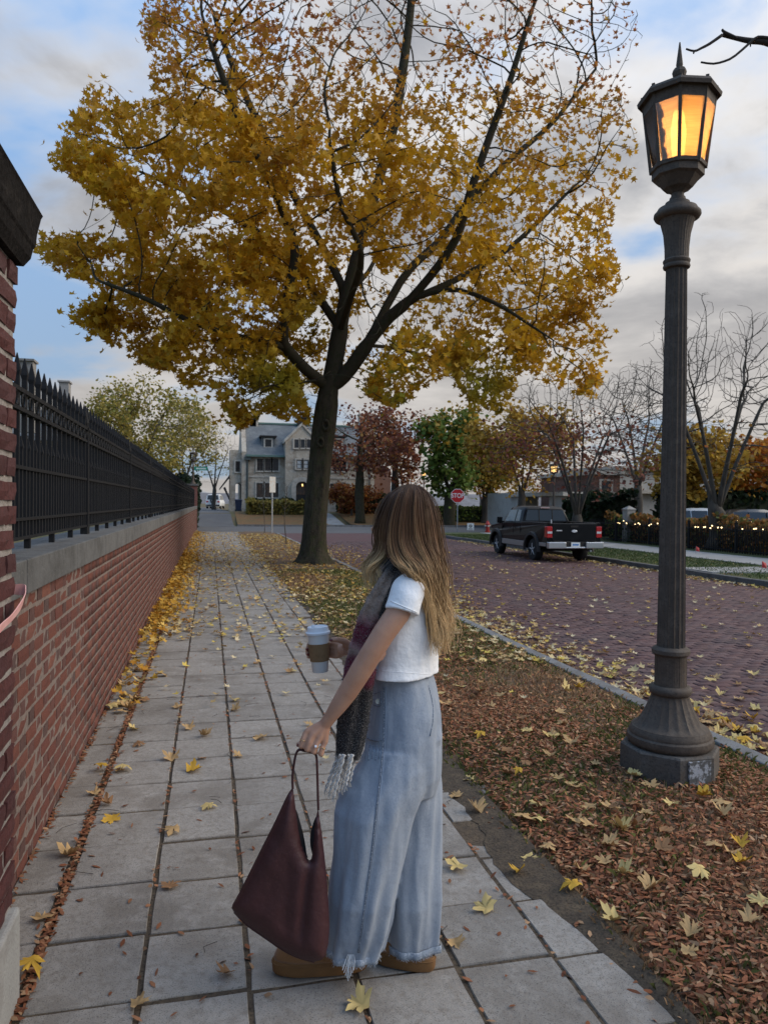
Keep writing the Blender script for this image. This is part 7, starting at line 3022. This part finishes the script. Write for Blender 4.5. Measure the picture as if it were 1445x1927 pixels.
def scarf():
    path = [(768, 1056, -.105, 17), (752, 1072, -.125, 19), (735, 1096, -.135, 21), (716, 1128, -.135, 22), (701, 1162, -.135, 24), (690, 1200, -.13, 25), (681, 1240, -.13, 27), (674, 1285, -.135, 29), (667, 1335, -.14, 29), (661, 1385, -.14, 27), (654, 1426, -.14, 21)]
    P3 = catmull([PP(a, b, c) for a, b, c, _ in path], 70)
    ws = [interp(k / 69 * 10, range(11), [p[3] for p in path]) for k in range(70)]
    py = [interp(k / 69 * 10, range(11), [p[1] for p in path]) for k in range(70)]
    n = 30
    V, C = [], []
    rs = np.random.RandomState(8)
    for k, p in enumerate(P3):
        t_ = (P3[min(k + 1, 69)] - P3[max(k - 1, 0)]).normalized()
        side = t_.cross(VH).normalized()
        if side.dot(UH) < 0:
            side = -side
        nr = side.cross(t_).normalized()
        hw = ws[k] * PD / FPX
        for j in range(n):
            a = 2 * PI * j / n
            c, s = math.cos(a), math.sin(a)
            fold = 1 + .22 * math.sin(3 * c * 2.4 + k * .05) * (1 if s < 0 else .4)
            q = p + side * (hw * c * (1 + .05 * noise.noise(Vector((k * .3, c * 2, 1))))) + nr * (.026 * math.copysign(abs(s) ** .8, s) * fold)
            q += Vector((rs.normal(0, .0012), rs.normal(0, .0012), rs.normal(0, .0012)))
            V.append(q)
            b = py[k] + 12 * noise.noise(Vector((q.x * 22, q.y * 22, q.z * 16)))
            cc = scarf_col(b) * rs.uniform(.75, 1.3)
            sp = noise.noise(Vector(q) * 320) + rs.normal(0, .12)
            if False:
                cc = cc * .5 + np.array([.22, .20, .18]) * .5
            C.append(cc)
    F = [(k * n + j, k * n + (j + 1) % n, (k + 1) * n + (j + 1) % n, (k + 1) * n + j) for k in range(69) for j in range(n)]
    me = np_mesh('scarf', np.array([tuple(v) for v in V]), np.array(F), m_scarf, cols=np.array(C), smooth=True)
    so = obj_from('scarf', me, person)
    # neck loop
    mb = MB()
    loop = catmull([PP(*q) for q in ((728, 1082, -.06), (742, 1064, -.10), (765, 1056, -.10), (788, 1058, -.075), (800, 1060, -.02), (796, 1058, .06), (775, 1052, .11), (742, 1056, .10), (722, 1066, .05), (718, 1082, -.01), (728, 1082, -.06))], 60)
    V2, F2, C2 = [], [], []
    _, fr = frames(loop)
    n2 = 18
    for k, (p, (u, w)) in enumerate(zip(loop, fr)):
        for j in range(n2):
            a = 2 * PI * j / n2
            rad = .026 * (1 + .15 * math.sin(3 * a + k * .2))
            q = p + u * (rad * math.cos(a)) + w * (rad * math.sin(a))
            V2.append(tuple(q))
            C2.append(np.array(SC['char'] if noise.noise(q * 14) < .15 else SC['taupe']) * rs.uniform(.7, 1.3))
    F2 = [(k * n2 + j, k * n2 + (j + 1) % n2, (k + 1) * n2 + (j + 1) % n2, (k + 1) * n2 + j) for k in range(59) for j in range(n2)]
    obj_from('neck_loop', np_mesh('neck_loop', np.array(V2), np.array(F2), m_scarf, cols=np.array(C2), smooth=True), so)
    # second, narrower layer of the wrap beside the shoulder
    mb = MB()
    P4 = catmull([PP(*q) for q in ((778, 1056, -.145), (764, 1072, -.158), (748, 1094, -.158), (735, 1122, -.155), (722, 1155, -.145), (712, 1190, -.135))], 40)
    V3, C3 = [], []
    for k, p in enumerate(P4):
        t_ = (P4[min(k + 1, 39)] - P4[max(k - 1, 0)]).normalized()
        side = t_.cross(VH).normalized()
        nr = side.cross(t_).normalized()
        for j in range(16):
            a = 2 * PI * j / 16
            q = p + side * (.019 * math.cos(a)) + nr * (.017 * math.sin(a))
            V3.append(tuple(q))
            C3.append((np.array(SC['taupe']) if math.cos(a) > -.2 and k < 26 else np.array(SC['char'])) * rs.uniform(.6, 1.3))
    F3 = [(k * 16 + j, k * 16 + (j + 1) % 16, (k + 1) * 16 + (j + 1) % 16, (k + 1) * 16 + j) for k in range(39) for j in range(16)]
    obj_from('wrap_layer', np_mesh('wrap_layer', np.array(V3), np.array(F3), m_scarf, cols=np.array(C3), smooth=True), so)
    # fuzz
    VV, FF, CC = [], [], []
    allv = [(Vector(a), b) for a, b in zip(V, C)] + [(Vector(a), b) for a, b in zip(V3, C3)]
    ctr = None
    for i in range(9000):
        q, c = allv[rs.randint(len(allv))]
        d = Vector(rs.normal(0, 1, 3)).normalized()
        l = rs.uniform(.004, .014)
        w = d.orthogonal().normalized() * .0006
        e = q + d * l
        o_ = len(VV)
        VV += [tuple(q - w), tuple(q + w), tuple(e)]
        FF.append((o_, o_ + 1, o_ + 2))
        CC += [np.array(c) * 1.15 + .01] * 3
    o = obj_from('fuzz', np_mesh('fuzz', np.array(VV), np.array(FF), m_scarf, cols=np.array(CC)), so)
    tag(o, kind='stuff')
    # twisted white fringe
    for i in range(7):
        mb = MB()
        x0 = 637 + i * 5.2
        y1 = 1500 - abs(i - 2) * 7
        for ph in (0, PI):
            pts = []
            for k in range(26):
                f = k / 25
                px_ = x0 - f * (24 - i * 2.2) + 2.2 * math.sin(f * 16 + ph + i)
                pts.append(PP(px_, 1420 + f * (y1 - 1420), -.145 - .02 * (i % 3) + .004 * math.cos(f * 16 + ph + i)))
            mb.tube(pts, [.0042 * (1 - .4 * (k / 25)) for k in range(26)], 6)
        for k in range(14):
            e = PP(x0 - 24 + i * 2.2 + rs.uniform(-4, 4), y1 + rs.uniform(2, 12), -.145 - .02 * (i % 3))
            mb.tube([PP(x0 - 24 + i * 2.2, y1 - 2, -.145 - .02 * (i % 3)), e], .0009, 3, caps=False)
        mb.build('tassel', mat('white_wool', (.60, .565, .52), 1.0, layers=[(60, (.42, .39, .35), .45, .7)], bump=(260, .7), sheen=.3), so, smooth='full')
    return so
scarf()


# ---------------- hair
def hair():
    G = [
        [(760, 915, -.02), (730, 934, -.055), (714, 966, -.07), (712, 1003, -.07), (713, 1030, -.075), (703, 1052, -.085), (693, 1078, -.10), (699, 1108, -.11)],
        [(763, 914, -.03), (740, 933, -.085), (723, 975, -.10), (718, 1015, -.105), (719, 1045, -.11), (709, 1066, -.13), (703, 1088, -.145), (709, 1104, -.15)],
        [(767, 913, -.03), (751, 931, -.098), (738, 975, -.118), (734, 1015, -.13), (738, 1045, -.15), (752, 1063, -.195), (774, 1076, -.21), (798, 1108, -.185), (810, 1160, -.15), (816, 1208, -.14)],
        [(771, 912.5, -.03), (764, 929, -.102), (757, 970, -.122), (756, 1015, -.135), (767, 1046, -.165), (789, 1071, -.195), (806, 1106, -.165), (815, 1150, -.14), (822, 1195, -.13), (822, 1234, -.13)],
        [(776, 912.5, -.02), (779, 929, -.09), (779, 970, -.112), (783, 1015, -.12), (796, 1048, -.14), (811, 1082, -.14), (822, 1125, -.12), (826, 1165, -.11), (833, 1200, -.105), (838, 1230, -.10)],
        [(781, 913.5, -.01), (794, 931, -.06), (801, 970, -.08), (807, 1015, -.09), (817, 1050, -.10), (827, 1090, -.095), (833, 1130, -.085), (840, 1165, -.08), (841, 1192, -.075), (836, 1218, -.075)],
        [(785, 915, .01), (807, 938, -.02), (820, 975, -.03), (826, 1020, -.035), (830, 1060, -.045), (833, 1100, -.045), (836, 1130, -.04), (845, 1160, -.04), (843, 1188, -.04)],
        [(786, 916, .03), (810, 941, .035), (824, 985, .045), (829, 1030, .045), (831, 1070, .045), (832, 1110, .045), (838, 1150, .05), (842, 1180, .05)],
        [(780, 915, .05), (790, 935, .085), (795, 990, .10), (798, 1050, .11), (800, 1110, .11), (805, 1160, .1)],
        [(766, 914, .04), (742, 934, .085), (724, 980, .095), (716, 1040, .1), (706, 1090, .09)],
    ]
    T = 30
    GW = np.array([[tuple(p) for p in catmull([PP(*q) for q in g], T)] for g in G])     # (g, T, 3)
    rs = np.random.RandomState(17)
    root, mid, lt = np.array([.070, .033, .017]), np.array([.16, .080, .036]), np.array([.74, .50, .25])
    tt = np.linspace(0, 1, T)
    n = 3600
    V, F, C = [], [], []
    camn = np.array(CAM)
    for i in range(n):
        u = rs.rand()
        part = False
        if u < .16:
            s = rs.uniform(0, 1.12)
        elif u < .24:
            s = rs.uniform(1.05, 1.95)
            part = True
        elif u < .80:
            s = rs.uniform(1.92, 6.3)
        else:
            s = rs.uniform(6.3, 9)
        g = min(int(s), 8)
        f = s - g
        sc_ = (int(s * 5) + .5) / 5
        st_ = np.clip(s + (sc_ - s) * .85 * tt ** 1.3, 0, 8.999)
        gi = st_.astype(int)
        fi = (st_ - gi)[:, None]
        ar = np.arange(T)
        P_ = GW[gi, ar] * (1 - fi) + GW[gi + 1, ar] * fi
        if g == 1 and not part:
            P_ = GW[1] if f < .5 else GW[2]
            P_ = P_.copy()
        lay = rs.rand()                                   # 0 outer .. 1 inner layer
        cl_ = np.random.RandomState(int(s * 5) + 900).uniform(.84, 1.0)
        L = cl_ * (rs.uniform(.6, 1.0) if rs.rand() < .5 else rs.uniform(.9, 1.03))
        if part:
            L = rs.uniform(.38, .52)
        te = tt * min(L, 1.0)
        P_ = np.stack([np.interp(te, tt, P_[:, k]) for k in range(3)], 1)
        clump = int(s * 5) + 61 * int(lay * 3)
        cr = np.random.RandomState(clump)
        ph, fr, am = 1.0 + cr.normal(0, .9), cr.uniform(1.9, 2.5), cr.uniform(.010, .024)
        spread = rs.normal(0, .0045) if rs.rand() > .05 else rs.normal(0, .02)
        grow = np.clip(te * 1.7 - .45, 0, 1)
        wav = np.sin(te * 6.28 * fr + ph) * am * grow + spread * (.3 + te) + cr.normal(0, .006) * grow
        wav2 = np.cos(te * 6.28 * fr + ph) * am * .7 * grow
        wav = wav - .006 * grow
        P_ = P_ + np.outer(wav, np.array(UH)) + np.outer(wav2 + lay * .020 * np.clip(te * 6, 0, 1) + rs.normal(0, .002), np.array(VH))
        P_[:, 2] += rs.normal(0, .0012)
        d = np.gradient(P_, axis=0)
        d /= np.linalg.norm(d, axis=1)[:, None] + 1e-9
        vw = camn - P_
        vw /= np.linalg.norm(vw, axis=1)[:, None]
        sd = np.cross(d, vw)
        sd /= np.linalg.norm(sd, axis=1)[:, None] + 1e-9
        r0 = rs.uniform(.0010, .0019)
        r = r0 * np.minimum(1, .5 + te * 3) * (1 - .75 * np.clip((te / te[-1] - .75) / .25, 0, 1))
        ring = np.stack([P_ + sd * r[:, None], P_ + vw * r[:, None] * .8, P_ - sd * r[:, None]], 1)
        o_ = len(V) * T * 3
        V.append(ring.reshape(-1, 3))
        k = np.arange(T - 1)[:, None] * 3 + o_
        q = np.concatenate([k + np.array([[0, 1, 4, 3]]), k + np.array([[1, 2, 5, 4]]), k + np.array([[2, 0, 3, 5]])])
        F.append(q)
        tc = np.clip(te * 1.45 - .22 + cr.normal(0, .045) + rs.normal(0, .06), 0, 1)[:, None]
        col = np.where(tc < .42, root + (mid - root) * (tc / .42), mid + (lt - mid) * ((tc - .42) / .58))
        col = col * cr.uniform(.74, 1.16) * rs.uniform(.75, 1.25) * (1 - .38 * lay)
        C.append(np.repeat(col, 3, axis=0))
    # loose flyaway strands
    for i in range(90):
        g = rs.randint(2, 8) if rs.rand() < .8 else 0
        P_ = GW[g].copy()
        out = rs.uniform(.004, .022)
        ctr_ = np.array(HC)
        dr = P_ - ctr_
        dr[:, 2] = 0
        dr /= np.linalg.norm(dr, axis=1)[:, None] + 1e-9
        P_ = P_ + dr * (out * np.sin(tt * rs.uniform(2, 7) + rs.uniform(0, 3)) ** 2)[:, None] + np.outer(rs.normal(0, .012) * tt, np.array(UH))
        d = np.gradient(P_, axis=0)
        vw = camn - P_
        sd = np.cross(d, vw)
        sd /= np.linalg.norm(sd, axis=1)[:, None] + 1e-9
        vw /= np.linalg.norm(vw, axis=1)[:, None]
        r = .0006
        o_ = len(V) * T * 3
        V.append(np.stack([P_ + sd * r, P_ + vw * r, P_ - sd * r], 1).reshape(-1, 3))
        k = np.arange(T - 1)[:, None] * 3 + o_
        F.append(np.concatenate([k + np.array([[0, 1, 4, 3]]), k + np.array([[1, 2, 5, 4]]), k + np.array([[2, 0, 3, 5]])]))
        tc = tt[:, None]
        C.append(np.repeat(root + (lt - root) * tc ** 1.6, 3, axis=0))
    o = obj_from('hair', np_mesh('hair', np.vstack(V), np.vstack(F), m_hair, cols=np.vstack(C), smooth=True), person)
    # underlayer so that no skin shows through
    V2, F2, C2 = [], [], []
    off = 0
    for grp in ((0, 1), (1, 2), (2, 3, 4, 5, 6, 7, 8), (8, 9)):
        sh = GW[list(grp)].copy()
        ctr = np.array(HC)
        m = 24
        for g in range(len(grp)):
            sh[g] = sh[g] + (ctr - sh[g]) * np.array([1, 1, .35])[None] * (.10 if True else 0)
        cut = int(T * (.42 if grp == (1, 2) else .70))
        for g in range(len(grp)):
            for k in range(cut):
                V2.append(sh[g][k])
                t_ = k / T
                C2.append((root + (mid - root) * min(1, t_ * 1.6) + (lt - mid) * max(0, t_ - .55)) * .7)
        for g in range(len(grp) - 1):
            for k in range(cut - 1):
                a = off + g * cut + k
                F2.append((a, a + 1, a + cut + 1, a + cut))
        off = len(V2)
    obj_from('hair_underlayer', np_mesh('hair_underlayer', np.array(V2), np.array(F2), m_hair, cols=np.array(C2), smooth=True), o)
    # scalp cap
    mb = MB()
    rings = []
    for z, f, b, w in ((-.06, -.02, .075, .070), (-.02, .02, .091, .079), (.02, .062, .093, .082), (.055, .080, .088, .079), (.085, .072, .076, .066), (.106, .05, .053, .043), (.115, .015, .02, .015)):
        rings.append([HC + HF * ((f if math.cos(a) > 0 else b) * math.cos(a)) + HS * (w * math.sin(a)) + Vector((0, 0, z)) for a in [2 * PI * j / 28 for j in range(28)]])
    mb.loft(rings)
    mb.build('scalp', mat('scalp_hair', (.05, .028, .018), .5), o, smooth='full')
    return o
hair()


# ---------------- shoulder bag hanging from the left hand
def pillow(outline, D, thick, crease, n_in=1500, seed=1, shift=None):
    """outline in photo pixels at view distance D; thickness in metres grows from the rim"""
    rs = np.random.RandomState(seed)
    ol = []
    m = len(outline)
    for i in range(m):
        a, b = np.array(outline[i]), np.array(outline[(i + 1) % m])
        k = max(1, int(np.linalg.norm(b - a) / 6))
        for j in range(k):
            ol.append(tuple(a + (b - a) * j / k))
    P_ = np.array(ol)
    x0, y0 = P_.min(0)
    x1, y1 = P_.max(0)
    pts = rs.uniform((x0, y0), (x1, y1), (n_in * 3, 2))
    # jittered grid
    gx, gy = np.meshgrid(np.arange(x0, x1, 5.0), np.arange(y0, y1, 5.0))
    pts = np.stack([gx.ravel(), gy.ravel()], 1) + rs.uniform(-1.2, 1.2, (gx.size, 2))
    ins = in_poly(pts[:, 0], pts[:, 1], ol)
    pts = pts[ins]

    def rim(q):
        A, B = P_, np.roll(P_, -1, 0)
        AB = B - A
        t = np.clip(((q[:, None, :] - A[None]) * AB[None]).sum(2) / ((AB ** 2).sum(1)[None] + 1e-9), 0, 1)
        C_ = A[None] + AB[None] * t[:, :, None]
        return np.linalg.norm(q[:, None, :] - C_, axis=2).min(1)
    dd = rim(pts)
    pts = pts[dd > 2.5]
    dd = dd[dd > 2.5]
    coords = [Vector(p) for p in ol] + [Vector(p) for p in pts]
    ne = len(ol)
    res = geometry.delaunay_2d_cdt(coords, [(i, (i + 1) % ne) for i in range(ne)], [], 1, 1e-6)
    vc, tri = res[0], res[2]
    q = np.array([tuple(v) for v in vc])
    dr = rim(q)
    th = thick(q, dr)
    mb = MB()
    nV = len(q)
    sh = shift(q) if shift is not None else np.zeros(nV)
    front = [pix(a, b, D - t + s) for (a, b), t, s in zip(q, th, sh)]
    back = [pix(a, b, D + t * .8 + s) for (a, b), t, s in zip(q, th, sh)]
    faces = [tuple(f) for f in tri] + [tuple(nV + i for i in reversed(f)) for f in tri]
    mb.add(front + back, faces)
    return mb


def bag():
    D = 2.41
    base = pix(530, 1800, D)
    t = thing('handbag', 'burgundy leather slouchy hobo bag hanging from her left hand', 'handbag', (base.x, base.y, .05))
    ol = [(551, 1481), (541, 1499), (519, 1546), (498, 1588), (474, 1636), (452, 1680), (438, 1702), (436.5, 1709), (442, 1719), (466, 1741), (500, 1765), (532, 1787), (553, 1799), (572, 1806), (592, 1810), (604, 1807), (612, 1800), (618, 1776), (620, 1745), (619, 1712), (616, 1665), (611, 1612), (606, 1570), (601.5, 1540), (599, 1522), (596, 1532), (591, 1560), (588.5, 1590), (588, 1606), (586, 1616), (582.5, 1619), (579, 1616), (572, 1600), (566, 1578), (561, 1552), (557, 1525), (554, 1500)]

    def thick(q, dr):
        k = np.clip(dr / 34, 0, 1)
        th = .003 + .048 * np.sqrt(1 - (1 - k) ** 2)
        x, y = q[:, 0], q[:, 1]
        # slack crease running down from the opening
        cx_ = 583 - (y - 1619) * .11
        cr = np.exp(-((x - cx_) / 9) ** 2) * np.clip((y - 1600) / 40, 0, 1) * np.clip((1800 - y) / 60, 0, 1)
        th = th - .017 * cr * k
        c2 = 548 - (y - 1560) * .05
        th -= .006 * np.exp(-((x - c2) / 14) ** 2) * k * np.clip((y - 1560) / 60, 0, 1)
        th += .0035 * np.array([noise.noise(Vector((a * .02, b * .011, 2))) for a, b in q]) * k * 2
        return th
    mb = pillow(ol, D, thick, None)
    b_ = mb.build('bag_body', m_bag, t, smooth='full')
    # dark lining seen inside the opening, left and right
    mb = MB()
    for path in ([(556, 1524), (561, 1554), (566, 1580), (572, 1601), (578, 1614)], [(597, 1536), (592, 1562), (589.5, 1590), (588.5, 1606)]):
        q = catmull([pix(x, y, D + .002) for x, y in path], 16)
        mb.tube(q, [.003 + .009 * math.sin(PI * min(1, k / 15 * 1.1)) * (1 if k < 15 else .3) for k in range(16)], 8)
    mb.build('lining', m_bagin, b_, smooth='full')
    mb = MB()
    q = catmull([pix(x, y, D + .0) for x, y in ((441, 1716), (466, 1741), (500, 1765), (532, 1787), (560, 1801), (592, 1810))], 30)
    mb.tube(q, .0035, 6)
    mb.build('seam', m_bag, b_, smooth='full')
    mb = MB()
    for path in ([(552.5, 1496), (559, 1545), (570, 1598), (581, 1622)], [(598.5, 1534), (593, 1570), (590.5, 1606), (586, 1621)]):
        q = catmull([pix(x - 2.5 if path[0][0] < 560 else x + 2, y, D - .019 * math.sin(min(1, k / 3) * 1.2) - .004) for k, (x, y) in enumerate(path)], 20)
    q = catmull([pix(x, y, D - .0005) for x, y in ((551, 1484), (541, 1499), (519, 1546), (498, 1588), (474, 1636), (452, 1680), (439, 1703))], 30)
    mb.tube(q, .0028, 6)
    mb.build('edge_piping', m_bag, b_, smooth='full')
    # strap through the fist
    mb = MB()
    st = catmull([pix(551, 1484, D), pix(550.5, 1462, D), pix(553, 1440, D - .003), pix(557, 1420, D - .005), pix(563, 1411, D - .007), pix(575, 1413, D - .006), pix(590, 1417, D - .005), pix(595.5, 1424, D - .003), pix(597, 1450, D), pix(598, 1485, D), pix(599, 1524, D)], 60)
    mb.tube(st, .0056, 8, flat=.7)
    mb.build('strap', m_bag, t, smooth='full')
bag()


# ---------------- takeaway coffee cup
def cup():
    base = PP(603, 1264, .03)
    top = PP(598.5, 1191, .03)
    ax = (top - base)
    Hh = ax.length
    M_ = ax.normalized().to_track_quat('Z', 'Y').to_matrix().to_4x4()
    t = thing('coffee_cup', 'white takeaway coffee cup with brown sleeve and white lid in her right hand', 'cup', base)
    m = mat('cup_paper', (.68, .67, .64), .6)
    k = PD / FPX
    mb = MB()
    mb.lathe([(14.5 * k, 0), (15.2 * k, .002), (20.6 * k, Hh), (20.0 * k, Hh)], 40, base, M=M_)
    mb.build('paper_cup', m, t, smooth=True)
    mb = MB()
    r_ = lambda f: lerp(15.2, 20.6, f) * k + .0016
    mb.lathe([(r_(.29), Hh * .29), (r_(.29) + .001, Hh * .292), (r_(.74) + .001, Hh * .738), (r_(.74), Hh * .74)], 40, base, M=M_)
    mb.build('cardboard_sleeve', mat('kraft_card', (.23, .135, .062), .85, layers=[(90, (.19, .11, .05), .5, .7)], bump=(200, .2)), t, smooth=True)
    mb = MB()
    mb.lathe([(20.4 * k, Hh - .004), (23.2 * k, Hh - .003), (23.4 * k, Hh + .004), (21.6 * k, Hh + .006), (20.8 * k, Hh + .009), (19.8 * k, Hh + .022), (18.6 * k, Hh + .024), (18.0 * k, Hh + .021), (4 * k, Hh + .021)], 40, base, M=M_)
    ld = mb.build('lid', mat('lid_plastic', (.74, .75, .77), .4), t, smooth=True)
    mb = MB()
    q = base + M_.to_3x3() @ Vector((0, 0, Hh + .024)) - UH * (8 * k) - VH * .01
    mb.lathe([(.006, -.004), (.006, .003), (.004, .006), (.001, .0065)], 12, q)
    mb.build('lid_plug', MATS['lid_plastic'], ld, smooth=True)
cup()
